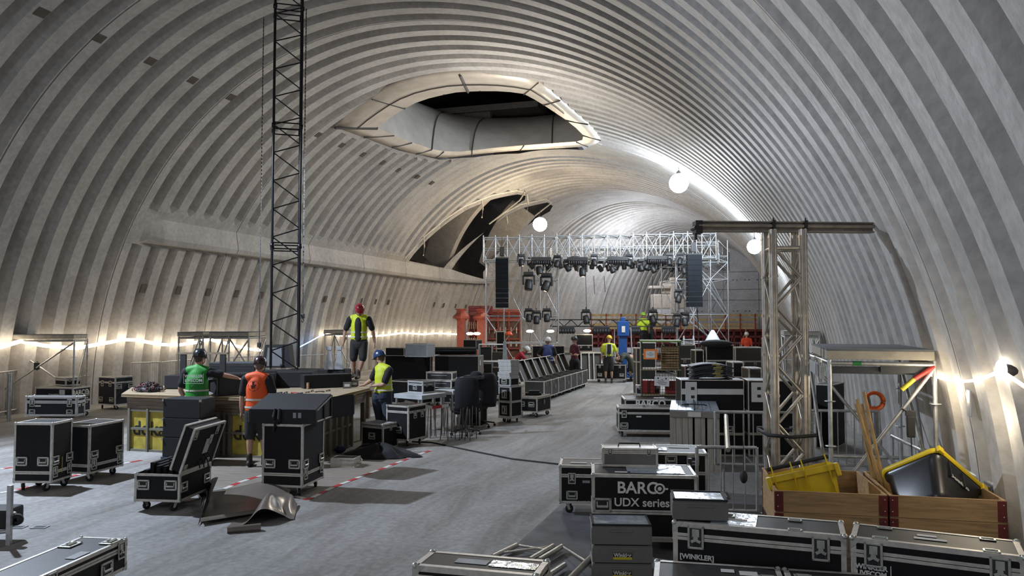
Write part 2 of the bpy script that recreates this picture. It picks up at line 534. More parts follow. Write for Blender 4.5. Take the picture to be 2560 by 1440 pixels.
b.path([mid[i]+Vector((0, 0, -.03)) for i in range(0, 16)], .022, 4)
b.build('panel_seams', M_seam, sky)['kind'] = 'stuff'
# ring at the top of the shaft
zr = 13.6
A_, B_, C_ = gp(1052, 262, zr), gp(1215, 297, zr), gp(1386, 291, zr)
def circ(a, b, c):
    ax, ay, bx, by, cx, cy = a.x, a.y, b.x, b.y, c.x, c.y
    d = 2*(ax*(by-cy)+bx*(cy-ay)+cx*(ay-by))
    ux = ((ax*ax+ay*ay)*(by-cy)+(bx*bx+by*by)*(cy-ay)+(cx*cx+cy*cy)*(ay-by))/d
    uy = ((ax*ax+ay*ay)*(cx-bx)+(bx*bx+by*by)*(ax-cx)+(cx*cx+cy*cy)*(bx-ax))/d
    return Vector((ux, uy, a.z)), math.hypot(ax-ux, ay-uy)
cc, cr = circ(A_, B_, C_)
cen = sum(inner, Vector())/n
ring = []
for p in inner:
    a = math.atan2(p.y-cen.y, p.x-cen.x)
    ring.append(cc+Vector((cr*math.cos(a), cr*math.sin(a), 0)))
K = 8; rows = []
for k in range(K+1):
    s_ = k/K
    rows += [p.lerp(q, s_) + (Vector((q.x-p.x, q.y-p.y, 0))*(-.22*math.sin(PI*s_))) for p, q in zip(inner, ring)]
b = MB()
b.add(rows, [(k*n+i, k*n+(i+1) % n, (k+1)*n+(i+1) % n, (k+1)*n+i) for k in range(K) for i in range(n)], 0, True)
b.build('shaft_lining', M_shaft, sky)
b = MB()
for i in range(0, n, 3):
    b.path([rows[k*n+i]*0.998+CAM*0.002 for k in range(K+1)], .028, 4)
b.build('lining_seams', M_seam, sky)
b = MB()
top = [p+Vector((0, 0, 1.3)) for p in ring]
b.add(ring+top, [(i, (i+1) % n, n+(i+1) % n, n+i) for i in range(n)] + [tuple(range(n, 2*n))], 0)
b.build('blackout_cloth', M_black, sky)

# rooms behind the bays
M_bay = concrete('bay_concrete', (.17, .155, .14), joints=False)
M_beam = concrete('beam_concrete', (.42, .38, .33), joints=False)
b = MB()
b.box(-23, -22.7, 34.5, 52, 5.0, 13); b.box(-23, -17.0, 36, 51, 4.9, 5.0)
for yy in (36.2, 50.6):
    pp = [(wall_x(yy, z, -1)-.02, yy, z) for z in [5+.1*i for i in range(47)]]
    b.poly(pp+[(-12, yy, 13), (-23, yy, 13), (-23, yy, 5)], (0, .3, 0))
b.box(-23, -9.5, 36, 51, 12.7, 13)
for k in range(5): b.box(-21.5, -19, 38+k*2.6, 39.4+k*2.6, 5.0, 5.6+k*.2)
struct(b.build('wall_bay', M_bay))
def arc_beam(Y, z0, z1, th, dep, lean=0.0, off=0.0):
    pts = []
    for i in range(25):
        z = z0+(z1-z0)*i/24
        pts.append(Vector((wall_x(Y, z, -1)-0.05-off, Y+lean*(i/24), z)))
    bb = MB(); vs = []
    for i, p in enumerate(pts):
        q = Vector((-0.8, 0, .6))*dep
        vs += [p, p+Vector((0, th, 0)), p+q+Vector((0, th, 0)), p+q]
    fs = []
    for i in range(24):
        for k in range(4):
            fs.append((i*4+k, i*4+(k+1) % 4, i*4+4+(k+1) % 4, i*4+4+k))
    bb.add(vs, fs, 0, False); return bb
struct(arc_beam(41.9, 5.1, 9.4, .55, 1.6, -3.0).build('trim_1', M_beam))
struct(arc_beam(46.3, 5.1, 8.6, .5, 1.6, -2.0).build('trim_2', M_beam))
# pale foam rope along the edges of the bays
M_rope = mat('pale_foam_rope', (.62, .58, .50), .8)
def edge_rope(pxs, label):
    pts = [onray(x, y, .27) for x, y in pxs]
    return tag(MB().path(pts, .045, 6).build('edge_rope', M_rope), label, 'rope')
edge_rope([(1012,646),(1060,592),(1110,550),(1160,516),(1230,488),(1290,476),(1312,480),(1300,500),(1223,560)], 'pale rope around the rim of the nearer wall opening')
edge_rope([(1223,560),(1262,532),(1300,512),(1365,497),(1379,507),(1350,530),(1300,568)], 'pale rope around the rim of the farther wall opening by the warm lamp')
for (x, y0, y1), lb in (((1059,592,640), 'white strap hanging at the lower end of the nearer wall opening'), ((1205,500,545), 'white strap hanging in the top of the nearer wall opening'), ((1318,486,530), 'white strap hanging between the two wall openings'), ((1267,540,575), 'white strap hanging over the farther wall opening')):
    p = onray(x, y0, .3); q = Vector((p.x, p.y, ztop(p, y1)))
    tag(MB().path([p, (p+q)/2+Vector((.04, .02, 0)), q], .035, 6).build('hanging_strap', M_rope), lb, 'strap')
# sockets in the concrete: thin dark plates, shade of the recess in their colour
M_sock = mat('socket_shade', (.09, .075, .06), .9)
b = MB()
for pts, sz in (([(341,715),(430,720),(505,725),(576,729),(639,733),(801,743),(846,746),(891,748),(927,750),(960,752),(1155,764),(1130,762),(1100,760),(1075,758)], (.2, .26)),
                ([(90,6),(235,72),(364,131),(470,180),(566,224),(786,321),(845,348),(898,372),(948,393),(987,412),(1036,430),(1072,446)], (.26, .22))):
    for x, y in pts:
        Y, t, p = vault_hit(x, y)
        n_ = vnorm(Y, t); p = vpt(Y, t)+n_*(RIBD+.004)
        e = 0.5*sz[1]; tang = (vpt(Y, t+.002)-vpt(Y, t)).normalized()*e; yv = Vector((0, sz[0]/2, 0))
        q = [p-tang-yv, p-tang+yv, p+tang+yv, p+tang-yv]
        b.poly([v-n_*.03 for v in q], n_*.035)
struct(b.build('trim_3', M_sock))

# festoon lamps
M_lampc = mat('lamp_glow_cool', (.82, .92, 1.0), emit=60, var=0)
M_lampw = mat('lamp_glow_warm', (1.0, .80, .50), emit=45, var=0)
M_steel = mat('galvanised_steel', (.47, .48, .48), .42, .75, .18, 14)
M_dark = mat('black_plastic', (.018, .018, .02), .5)
def work_lamp(px, py, back, r, m, label, energy, col, drop=.9):
    p = at(px, py, back) if back > 10 else onray(px, py, back)
    light('lamp_or_fill_light', 'POINT', p+Vector((-.1, -.2, -r-drop)), energy, col, .25)
    t = thing('work_lamp', label, 'lamp', p)
    MB().ball((0, 0, 0), r, 0, 20).build('lamp_globe', m, t)
    b = MB(); b.lathe([(r*.25, r*.95), (r*.25, r*1.15), (r*.1, r*1.3), (.02, r*1.35)], 14)
    b.tube((0, 0, r*1.3), (0, 0, r*1.3+.3), .012, 6)
    b.build('lamp_holder', M_dark, t)
work_lamp(1697, 458, .75, .36, M_lampc, 'bright cool white work lamp hanging under the smooth vault band', 1100, (.78, .88, 1.0), .8)
work_lamp(1886, 617, .6, .26, M_lampc, 'cool white work lamp above the flat end wall beside the truss mast', 170, (.78, .88, 1.0), .1)
work_lamp(1350, 561, 39.5, .36, M_lampw, 'warm yellow work lamp hanging over the stage scaffold', 600, (1.0, .82, .6), .6)

# light strings along both walls
M_led = mat('led_tube', (1.0, .86, .66), emit=13, var=0)
M_ledb = mat('led_tube_blue', (.25, .50, 1.0), emit=7, var=0)
def light_string(pxs, label, m=None, back=.3, r=.05):
    pts = []
    for i in range(len(pxs)-1):
        for k in range(4):
            u = k/4
            pts.append((pxs[i][0]+(pxs[i+1][0]-pxs[i][0])*u, pxs[i][1]+(pxs[i+1][1]-pxs[i][1])*u))
    pts.append(pxs[-1])
    P = [onray(x, y, back+RIBD-.1) for x, y in pts]
    return tag(MB().path(P, r, 6).build('light_string', m or M_led), label, 'light string')
light_string([(-60,878),(0,868),(52,853),(110,864),(190,871),(250,860),(310,849),(340,850),(400,861),(445,863),(490,856),(522,848),(570,860),(620,872),(654,876)], 'glowing light string sagging along the wall behind the barriers')
light_string([(748,868),(775,854),(800,840)], 'short blue glowing piece of light string beside the black truss', M_ledb, r=.02)
light_string([(800,838),(820,836),(870,840),(920,841),(965,838),(1010,832),(1060,836),(1090,833),(1146,836)], 'bright light string on the far part of the wall up to the red pillar', r=.04)
light_string([(2315,925),(2330,938),(2360,948),(2400,954),(2440,951),(2475,939),(2498,928)], 'light string sagging on the wall beside the scaffold platform', back=.15, r=.014)
light_string([(2508,930),(2530,945),(2570,972),(2620,1000)], 'end of the light string running out past the edge of the wall', back=.15, r=.014)
M_flood = mat('flood_glow', (1.0, .93, .78), emit=30, var=0)
for px, py, r, lb in ((2503, 925, .07, 'glaring bulkhead lamp on the ribbed wall at the peak of the light string'), (2570, 958, .03, 'bulkhead lamp at the edge of the view on the ribbed wall')):
    p = onray(px, py, .3); t = thing('bulkhead_lamp', lb, 'lamp', p)
    MB().ball((0, 0, 0), r, 0, 14, (.6, 1, 1.2)).build('lamp_glass', M_flood, t)
    MB().tube((.03, 0, 0), (.16, 0, 0), r*.8, 14).build('lamp_base', M_dark, t)
for px, py, lb in ((1175,834,'first small lamp behind the red pillar'), (1192,834,'second small lamp behind the red pillar'), (1325,828,'small lamp under the left side of the stage scaffold'), (1376,828,'wider small lamp under the stage scaffold'), (1468,827,'small lamp behind the low black truss on stage')):
    p = at(px, py, 37.0); t = tag(MB().ball((0, 0, 0), .12, 0, 12, (1.5, 1, .55)).build('wall_lamp', M_lampw, None, p), lb, 'lamp')
light('wall_lamp_light', 'POINT', (1.9, 9.2, 1.6), 10, (1.0, .86, .62), .08)
light('wall_lamp_light', 'POINT', (1.9, 7.6, 1.5), 10, (1.0, .86, .62), .08)
# ---------------------------------------------------------------- flight cases
M_alu = mat('case_aluminium', (.60, .56, .50), .45, .35, .16, 18)
M_alub = mat('case_aluminium_clean', (.60, .60, .59), .38, .45, .12, 18)
M_panel = mat('case_panel_black', (.0065, .0065, .007), .65, 0, .25, 30, .12, 300, spec=.3)
M_panelg = mat('case_panel_grey', (.045, .040, .035), .6, 0, .2, 20, .12, 300)
M_panelb = mat('case_panel_blue_black', (.008, .010, .018), .55, 0, .2, 20, spec=.35)
M_top = mat('case_top_worn', (.034, .032, .030), .52, 0, .35, 5, .08, 200, spec=.4)
M_zinc = mat('zinc_fitting', (.52, .52, .47), .38, .65, .15, 20)
M_recess = mat('fitting_recess', (.05, .05, .048), .6, .3)
M_rubber = mat('black_rubber', (.014, .014, .014), .7)
M_paper = mat('paper_label', (.62, .60, .56), .8, var=.06)
M_paperb = mat('paper_label_grey', (.30, .31, .32), .6, var=.15)
M_print = mat('white_print', (.72, .70, .66), .7, var=0)
M_ink = mat('black_ink', (.02, .02, .02), .7, var=0)
M_foam = mat('black_foam', (.012, .012, .013), .95, bump=.5, bs=60)
M_foil = mat('clear_foil', (.55, .62, .70), .12, .6, .2, 4, .5, 9)

def facemat(face, w, d, h):
    """frame of a face: origin at its lower left corner, x to the right, y up, z outwards"""
    if face == 'f': o, x = Vector((-w/2, -d/2, 0)), Vector((1, 0, 0))
    elif face == 'r': o, x = Vector((w/2, -d/2, 0)), Vector((0, 1, 0))
    elif face == 'b': o, x = Vector((w/2, d/2, 0)), Vector((-1, 0, 0))
    elif face == 'l': o, x = Vector((-w/2, d/2, 0)), Vector((0, -1, 0))
    elif face == 't': return Matrix.Translation((-w/2, -d/2, h))
    z = Vector((0, 0, 1)); n = x.cross(z)
    M = Matrix((( x.x, z.x, n.x, o.x), (x.y, z.y, n.y, o.y), (x.z, z.z, n.z, o.z), (0, 0, 0, 1)))
    return M
def fdim(face, w, d, h):
    return (w, h) if face in 'fb' else ((d, h) if face in 'lr' else (w, d))
def plate(b, u, v, su, sv, th, mi=0, bev=.006):
    b.box(u-su/2, u+su/2, v-sv/2, v+sv/2, -.001, th, mi, bev)
def latch_mesh(M, u, v, k=1.0, lite=False):
    b = MB(); b.M = M
    su, sv = .105*k, .15*k
    if lite:
        plate(b, u, v, su, sv, .008, 0, 0); b.box(u-su*.3, u+su*.3, v-sv*.36, v+sv*.36, .008, .0095, 1)
        b.box(u-su*.2, u+su*.2, v-sv*.1, v+sv*.15, .0095, .013, 0); return b
    # rim, dish, wings, hasp, rivets
    for a, c, e, f in ((-.5, .5, .40, .5), (-.5, .5, -.5, -.40), (-.5, -.36, -.5, .5), (.36, .5, -.5, .5)):
        b.box(u+a*su, u+c*su, v+e*sv, v+f*sv, 0, .009*k, 0, .003*k)
    b.box(u-.37*su, u+.37*su, v-.41*sv, v+.41*sv, 0, .002, 2)
    b.box(u-.22*su, u+.22*su, v+.02*sv, v+.36*sv, .001, .006*k, 0, .002)
    b.tube(M.inverted() @ (M @ Vector((u, v-.03*sv, 0))), (u, v-.03*sv, .012*k), .15*su, 12)
    b.poly([(u-.33*su, v-.13*sv, .005), (u, v-.02*sv, .005), (u+.33*su, v-.13*sv, .005), (u+.24*su, v-.24*sv, .005), (u, v-.15*sv, .005), (u-.24*su, v-.24*sv, .005)], (0, 0, .007*k))
    b.box(u-.18*su, u+.18*su, v-.38*sv, v-.25*sv, .002, .008*k, 1)
    for i in range(5):
        t = -.42+.21*i
        for s_ in (-1, 1):
            b.ball((u+s_*.43*su, v+t*sv, .009*k), .0028*k, 0, 6)
    for i in (-.2, .2):
        for s_ in (-1, 1): b.ball((u+i*su, v+s_*.45*sv, .009*k), .0028*k, 0, 6)
    return b
def handle_mesh(M, u, v, k=1.0, lite=False):
    b = MB(); b.M = M
    su, sv = .165*k, .125*k
    for a, c, e, f in ((-.5, .5, .34, .5), (-.5, .5, -.5, -.34), (-.5, -.36, -.5, .5), (.36, .5, -.5, .5)):
        b.box(u+a*su, u+c*su, v+e*sv, v+f*sv, 0, .009*k, 0, 0 if lite else .003*k)
    b.box(u-.37*su, u+.37*su, v-.35*sv, v+.35*sv, 0, .002, 1)
    b.tube((u-.30*su, v-.10*sv, .010*k), (u+.30*su, v-.10*sv, .010*k), .014*k, 8)
    for s_ in (-1, 1):
        b.tube((u+s_*.28*su, v-.10*sv, .010*k), (u+s_*.28*su, v+.26*sv, .007*k), .007*k, 6)
    return b
def caster(parent, x, y, zt, r=.05, steer=0.0, lite=False):
    """swivel caster hanging from height ZT"""
    b = MB()
    b.box(-.045, .045, -.035, .035, -.006, 0, 0)
    off = .03
    for s_ in (-1, 1):
        b.poly([(-.02, s_*.022, 0), (.03, s_*.022, 0), (off+.012, s_*.022, -(zt-r)-.008), (off-.012, s_*.022, -(zt-r)-.008)], (0, .003, 0))
    b.tube((off, -.028, -(zt-r)), (off, .028, -(zt-r)), .008, 6)
    c = b.build('caster', M_zinc, parent, (x, y, zt), (0, 0, steer))
    w = MB(); w.lathe([(r*.35, -.014), (r*.93, -.016), (r, -.010), (r, .010), (r*.93, .016), (r*.35, .014), (r*.35, -.014)], 10 if lite else 20, axis=(0, 1, 0), loc=(off, 0, -(zt-r)))
    w.build('wheel', M_rubber, c)
def flight_case(label, loc, rotz, w, d, h, cast=0.12, seam=0.75, latches=(), handles=(), lite=False, panel=None, trim=None, top=None,
                name='flight_case', group=None, cat='flight case', tw=.03, k=1.0, open_top=False, seam2=None, balls=True):
    """LOC: centre of the footprint on what carries the case; H: height of the body without casters"""
    panel = panel or M_panel; trim = trim or M_alu; top = top or M_top
    t = thing(name, label, cat, loc, rotz, group)
    z0 = cast
    b = MB()
    e = .003
    if open_top:
        th = .012
        b.box(-w/2+e, w/2-e, -d/2+e, -d/2+th, z0, z0+h); b.box(-w/2+e, w/2-e, d/2-th, d/2-e, z0, z0+h)
        b.box(-w/2+e, -w/2+th, -d/2+th, d/2-th, z0, z0+h); b.box(w/2-th, w/2-e, -d/2+th, d/2-th, z0, z0+h)
        b.box(-w/2+th, w/2-th, -d/2+th, d/2-th, z0, z0+.02)
    else:
        b.box(-w/2+e, w/2-e, -d/2+e, d/2-e, z0, z0+h-e)
        for f in range(len(b.f)): pass
        b.mi[1] = 1
    b.build('body', [panel, top], t)
    # aluminium extrusions along the edges
    b = MB(); q = tw
    def L(x0, x1, y0, y1, z0_, z1_): b.box(x0, x1, y0, y1, z0_, z1_, 0, 0 if lite else .0025)
    for sx in (-1, 1):
        for sy in (-1, 1):
            X, Y = sx*w/2, sy*d/2
            L(min(X, X-sx*q), max(X, X-sx*q), min(Y, Y-sy*.002), max(Y, Y-sy*.002)+0, z0, z0+h)
            L(min(X, X-sx*.002), max(X, X-sx*.002), min(Y, Y-sy*q), max(Y, Y-sy*q), z0, z0+h)
    for zz, inward in ((z0, 1), (z0+h, -1)):
        za, zb = min(zz, zz+inward*q), max(zz, zz+inward*q)
        for sy in (-1, 1):
            Y = sy*d/2
            L(-w/2, w/2, min(Y+sy*.001, Y-sy*.003), max(Y+sy*.001, Y-sy*.003), za, zb)
            if not open_top or inward > 0:
                L(-w/2, w/2, min(Y, Y-sy*q), max(Y, Y-sy*q), zz-.001 if inward < 0 else zz-.001, zz+.001)
        for sx in (-1, 1):
            X = sx*w/2
            L(min(X+sx*.001, X-sx*.003), max(X+sx*.001, X-sx*.003), -d/2, d/2, za, zb)
            if not open_top or inward > 0:
                L(min(X, X-sx*q), max(X, X-sx*q), -d/2, d/2, zz-.001, zz+.001)
    b.build('edge_trim', trim, t)
    if seam:
        for sm in ([seam] if not isinstance(seam, (list, tuple)) else seam):
            b = MB(); zc = z0+h*sm; hw = tw*.72
            for sy in (-1, 1):
                L(-w/2+.002, w/2-.002, min(sy*d/2, sy*(d/2+.0035)), max(sy*d/2, sy*(d/2+.0035)), zc-hw, zc-.002); L(-w/2+.002, w/2-.002, min(sy*d/2, sy*(d/2+.0035)), max(sy*d/2, sy*(d/2+.0035)), zc+.002, zc+hw)
            for sx in (-1, 1):
                L(min(sx*w/2, sx*(w/2+.0035)), max(sx*w/2, sx*(w/2+.0035)), -d/2+.002, d/2-.002, zc-hw, zc-.002); L(min(sx*w/2, sx*(w/2+.0035)), max(sx*w/2, sx*(w/2+.0035)), -d/2+.002, d/2-.002, zc+.002, zc+hw)
            b.build('lid_band', trim, t)
    if balls:
        for sx in (-1, 1):
            for sy in (-1, 1):
                for zz in (z0, z0+h):
                    if lite and (sy > 0 and sx < 0): continue
                    bb = MB(); r = tw*.62
                    bb.ball((sx*(w/2-r*.5), sy*(d/2-r*.5), zz+(r*.4 if zz == z0 else -r*.4)), r, 0, 8 if lite else 12)
                    if not lite:
                        dz = 1 if zz == z0 else -1
                        bb.poly([(sx*w/2, sy*(d/2+.003), zz), (sx*(w/2-tw*2.2), sy*(d/2+.003), zz), (sx*w/2, sy*(d/2+.003), zz+dz*tw*2.2)], (0, sy*.002, 0))
                        bb.poly([(sx*(w/2+.003), sy*d/2, zz), (sx*(w/2+.003), sy*(d/2-tw*2.2), zz), (sx*(w/2+.003), sy*d/2, zz+dz*tw*2.2)], (sx*.002, 0, 0))
                    bb.build('ball_corner', M_zinc, t)
    for spec in latches:
        f, u, v = spec[:3]; kk = spec[3] if len(spec) > 3 else k
        M = Matrix.Translation((0, 0, z0)) @ facemat(f, w, d, h); fw, fh = fdim(f, w, d, h)
        latch_mesh(M @ Matrix.Translation((0, 0, .0035)), u*fw, v*fh, kk, lite).build('latch', [M_zinc, M_ink, M_recess], t)
    for spec in handles:
        f, u, v = spec[:3]; kk = spec[3] if len(spec) > 3 else k
        M = Matrix.Translation((0, 0, z0)) @ facemat(f, w, d, h); fw, fh = fdim(f, w, d, h)
        handle_mesh(M @ Matrix.Translation((0, 0, .002)), u*fw, v*fh, kk, lite).build('handle', [M_zinc, M_ink], t)
    if cast > .05:
        for sx in (-1, 1):
            for sy in (-1, 1):
                caster(t, sx*(w/2-.09), sy*(d/2-.08), cast, min(.05, cast*.42), random.uniform(0, 6.28), lite)
    t['dim'] = (w, d, h, cast)
    return t
def facepart(t, name, m, face, u, v, su, sv, th=.003, label=None, rot=0.0, off=.0):
    """a flat sheet on a face of a case: u, v as fractions, su, sv in metres"""
    w, d, h, c = t['dim']
    M = Matrix.Translation((0, 0, c)) @ facemat(face, w, d, h); fw, fh = fdim(face, w, d, h)
    b = MB(); b.M = M @ Matrix.Translation((u*fw, v*fh, .001+off)) @ Matrix.Rotation(rot, 4, 'Z')
    b.box(-su/2, su/2, -sv/2, sv/2, 0, th)
    o = b.build(name, m, t)
    if label: o['label'] = label
    return o
def facetext(t, body, size, m, face, u, v, off=.003, bold=0.0, spacing=1.0, align='CENTER'):
    w, d, h, c = t['dim']
    M = Matrix.Translation((0, 0, c)) @ facemat(face, w, d, h); fw, fh = fdim(face, w, d, h)
    p = M @ Vector((u*fw, v*fh, off))
    return text('lettering', body, size, m, t, p, M.to_euler(), .0015, spacing, bold, align)
def corner_fit(A, B, C, zb, w=None, d=None):
    """A, B, C: pixels of the lower corners (left, nearest, right) of the two faces seen; ZB their height. Gives centre, angle, w, d"""
    Bp = gp(*B, zb)
    if A is not None:
        Ap = gp(*A, zb); v = Bp-Ap; ang = math.atan2(v.y, v.x); w = w or v.length
    if C is not None:
        Cp = gp(*C, zb); v = Cp-Bp
        if A is None: ang = math.atan2(v.y, v.x)-PI/2
        n = Vector((-math.sin(ang), math.cos(ang), 0))
        d = d or abs(v.dot(n))
    u = Vector((math.cos(ang), math.sin(ang), 0)); n = Vector((-math.sin(ang), math.cos(ang), 0))
    c = Bp - u*(w/2) + n*(d/2)
    return Vector((c.x, c.y, 0)), ang, w, d, Bp
def case_at(label, A, B, C, ytop, z0=0.0, cast=.12, w=None, d=None, h=None, **kw):
    zb = z0+cast
    c, ang, w, d, Bp = corner_fit(A, B, C, zb, w, d)
    if h is None: h = ztop(Bp, ytop)-zb
    c.z = z0
    t = flight_case(label, c, ang, w, d, h, cast, **kw)
    LOG.append((label[:50], round(w, 2), round(d, 2), round(h, 2), round(math.degrees(ang))))
    return t
LOG = []

# --- left group
G = 'tall black flight cases standing at the left'
c1 = case_at('larger tall black case on casters at the far left, two handles on its front', (32,1207), (128,1208), (217,1192), 1058, seam=.17,
     handles=(('f', .22, .36), ('f', .78, .36), ('r', .16, .36), ('r', .86, .36)), latches=(('r', .16, .17), ('r', .86, .17)))
facepart(c1, 'tape_mark', mat('yellow_tape', (.45, .38, .05), .7), 'r', .5, .26, .015, .22)
c1b = case_at('tall black case half hidden behind the larger one at the far left', None, (222,1186), (308,1164), 1064, w=.5, seam=.17,
     handles=(('r', .13, .38), ('r', .87, .38)), latches=(('r', .13, .18), ('r', .87, .18)))
zt1 = c1['dim'][2]+.12
c2 = case_at('long low black case lying across the tops of the two tall cases', (62,1040), (192,1041), (221,1037), 992, z0=zt1+.003, cast=0, seam=.72, panel=M_panelb, trim=M_alub,
     latches=(('f', .14, .68, .75), ('f', .86, .68, .75)), handles=(('f', .14, .22, .6), ('f', .86, .22, .6), ('r', .2, .6, .5), ('r', .75, .6, .5)))
facetext(c2, '4 X LED CAMEO ZENIT W600', .022, M_print, 'f', .24, .07)
facepart(c2, 'label_sheet', M_paper, 'f', .25, .52, .09, .022)
c3 = case_at('blue-black case with white BARCO lettering behind the low one', (86,1031), (181,1033), (242,1026), 970, seam=.45, panel=M_panelb, trim=M_alub, lite=True,
     latches=(('f', .35, .45), ('r', .75, .45, .9)), handles=(('r', .78, .72, .9), ('f', .5, .62)))
facetext(c3, 'BARCO', .17, M_print, 'r', .42, .78, bold=.004)
facetext(c3, 'CAMEO', .08, M_print, 'f', .5, .70, bold=.002)
facepart(c3, 'label_sheet', M_paper, 'f', .72, .82, .15, .12)
zt3 = c3['dim'][2]+.12
c3b = case_at('small silver-edged case on top of the BARCO case', (137,963), (164,965), (200,962), 944, z0=zt3, cast=0, seam=.7, lite=True, trim=M_alub,
     latches=(('r', .25, .65, .5), ('r', .8, .65, .5)))
c4 = case_at('square black case on casters beside the steel barriers, two latches under its lid', (244,1011), (287,1014), (331,1009), 943, seam=.80, panel=M_panelb, trim=M_alub, lite=True,
     latches=(('f', .27, .76), ('f', .72, .76)), handles=(('f', .2, .2), ('f', .8, .2), ('r', .2, .66), ('r', .85, .66)))
# --- foreground left: long case out of the frame
zt = .41
f1a, f1b = gp(318, 1343, zt), gp(200, 1340, zt)
v = f1a-f1b; wF = v.length; ang = math.atan2(v.y, v.x)
u = v.normalized(); nn = Vector((-u.y, u.x, 0))     # nn points away from the camera
# the long side runs from the right corner towards the camera, to lower left
d1 = (gp(100, 1440, zt)-f1a); lenF = 1.9; dd = Vector((d1.x, d1.y, 0)).normalized()
angF = math.atan2(dd.y, dd.x)
wS = abs((f1b-f1a).cross(dd).z)
sgn = 1 if (f1b-f1a).cross(dd).z < 0 else -1
side = Vector((-dd.y, dd.x, 0))
if side.dot(f1b-f1a) < 0: side = -side
cF = f1a + dd*lenF/2 + side*wS/2
cF.z = 0
F1 = flight_case('long low black case running out of the bottom corner of the view', cF, angF+PI, lenF, wS, .27, .13, seam=.72, latches=(('f', .955, .70), ('f', .5, .7), ('b', .5, .7)), handles=(('f', .85, .32), ('t', .86, .80), ('t', .93, .15)))
facepart(F1, 'label_sheet', M_paperb, 't', .72, .2, .2, .09)

# --- centre left
c5 = case_at('tall black case on casters with a loudspeaker lying on top', (654,1216), (756,1220), (825,1195), 1062, seam=.20,
     handles=(('f', .2, .37), ('f', .8, .37), ('r', .13, .36), ('r', .87, .36)), latches=(('r', .13, .20), ('r', .87, .20)))
c7 = case_at('square black case standing in front of the man in jeans', (903,1118), (957,1124), (987,1115), 1061, cast=0, seam=.86, handles=(('f', .5, .5),), latches=(('r', .5, .8, .6),), top=M_paperb)
c8 = case_at('tall case on casters with a grey end panel, beside the worktable', (965,1098), (1021,1103), (1056,1092), 1016, seam=.82, panel=M_panel,
     handles=(('f', .55, .3),), latches=(('r', .35, .74), ('r', .75, .74)))
# --- open case with its lid up
c6 = case_at('open black case with its lid standing up and cables inside', (335,1253), (449,1256), (567,1223), 1186, seam=None, open_top=True,
     handles=(('f', .2, .6), ('f', .8, .6), ('r', .12, .5), ('r', .85, .5)))
w6, d6, h6, k6 = c6['dim']
b = MB(); lidL = w6*.84; ang6 = R(19)
b.M = Matrix.Translation((w6/2, 0, k6+h6+.02)) @ Matrix.Rotation(ang6, 4, 'Y')
b.box(-.13, 0, -d6/2, d6/2, 0, lidL+.06, 0)
lid = b.build('lid', M_panel, c6)
b = MB(); b.M = Matrix.Translation((w6/2, 0, k6+h6+.02)) @ Matrix.Rotation(ang6, 4, 'Y')
for x in (-.13, 0):
    for y in (-1, 1): b.box(x-.013, x+.013, y*d6/2-.012, y*d6/2+.012, 0, lidL+.06)
for z in (0, lidL+.06):
    for x in (-.13, 0): b.box(x-.016, x+.016, -d6/2, d6/2, z-.014, z+.014)
b.build('lid_trim', M_alu, lid)
Ml = Matrix.Translation((w6/2, 0, k6+h6+.02)) @ Matrix.Rotation(ang6, 4, 'Y') @ Matrix.Translation((0, -d6/2, 0)) @ Matrix(((0, 0, 1, 0), (1, 0, 0, 0), (0, 1, 0, 0), (0, 0, 0, 1)))
for uu, vv in ((.1, .95), (.8, .95), (.1, .06), (.8, .06)):
    latch_mesh(Ml @ Matrix.Translation((0, 0, .003)), uu*d6, vv*(lidL), .8).build('latch', [M_zinc, M_ink, M_recess], lid)
for uu, vv, su, sv in ((.62, .58, .09, .13), (.53, .35, .13, .2)):
    b = MB(); b.M = Ml @ Matrix.Translation((0, 0, .002)); b.box(uu*d6, uu*d6+su, vv*lidL, vv*lidL+sv, 0, .002)
    b.build('label_sheet', M_paper, lid)
for s_ in (1,):
    b = MB(); b.tube((w6/2-.02, d6/2+.01, k6+h6-.05), (w6/2+.16, d6/2+.01, k6+h6+.55), .012, 6); b.build('lid_stay', M_zinc, c6)
b = MB(); b.box(-w6/2+.015, w6/2-.015, -d6/2+.015, d6/2-.015, k6+.02, k6+h6*.93)
for i in range(9):
    x = -w6/2+.05+i*(w6-.1)/9; b.box(x, x+.05, -d6*.35+.05*(i % 3), d6*.3, k6+h6*.9, k6+h6+.02+.05*((i*7) % 4)/2+.01*i)
b.build('foam_insert', M_foam, c6)
for i in range(6):
    pts = []
    for q in range(13):
        a = PI*q/12; pts.append((w6*.25-.12*math.cos(a)*(1+.1*i)+.02*i, -d6*.1+.05*i, k6+h6+.0+(.13+.02*i)*math.sin(a)))
    MB().path(pts, .008, 6).build('cable', M_rubber, c6)
# --- behind: row at the table
def table(label, A, B, C, ytop, **kw):
    zz = kw.get('z', .8)
    c, ang, w, d, Bp = corner_fit(A, B, C, zz)
    t = thing('deck_table', label, 'table', (c.x, c.y, 0), ang)
    b = MB(); b.box(-w/2, w/2, -d/2, d/2, zz-.09, zz, 0, .004); b.build('table_top', [mat('pale_deck', (.50, .52, .54), .5, var=.15)], t)
    for sx in (-1, 1):
        for sy in (-1, 1):
            MB().tube((sx*(w/2-.04), sy*(d/2-.04), 0), (sx*(w/2-.04), sy*(d/2-.04), zz-.09), .024, 8).build('leg', M_steel, t)
    t['top'] = zz
    return t
T1 = table('pale deck table on pipe legs beside the fenced corner', (985,984), (1055,989), (1089,980), 0, z=.82)
c9 = case_at('small silver-edged case on the pale deck table', (1019,981), (1057,984), (1078,980), 954, z0=.823, cast=0, seam=.72, trim=M_alub, lite=True, handles=(('f', .5, .45, .75),), latches=(('r', .3, .68, .5), ('r', .8, .68, .5)))
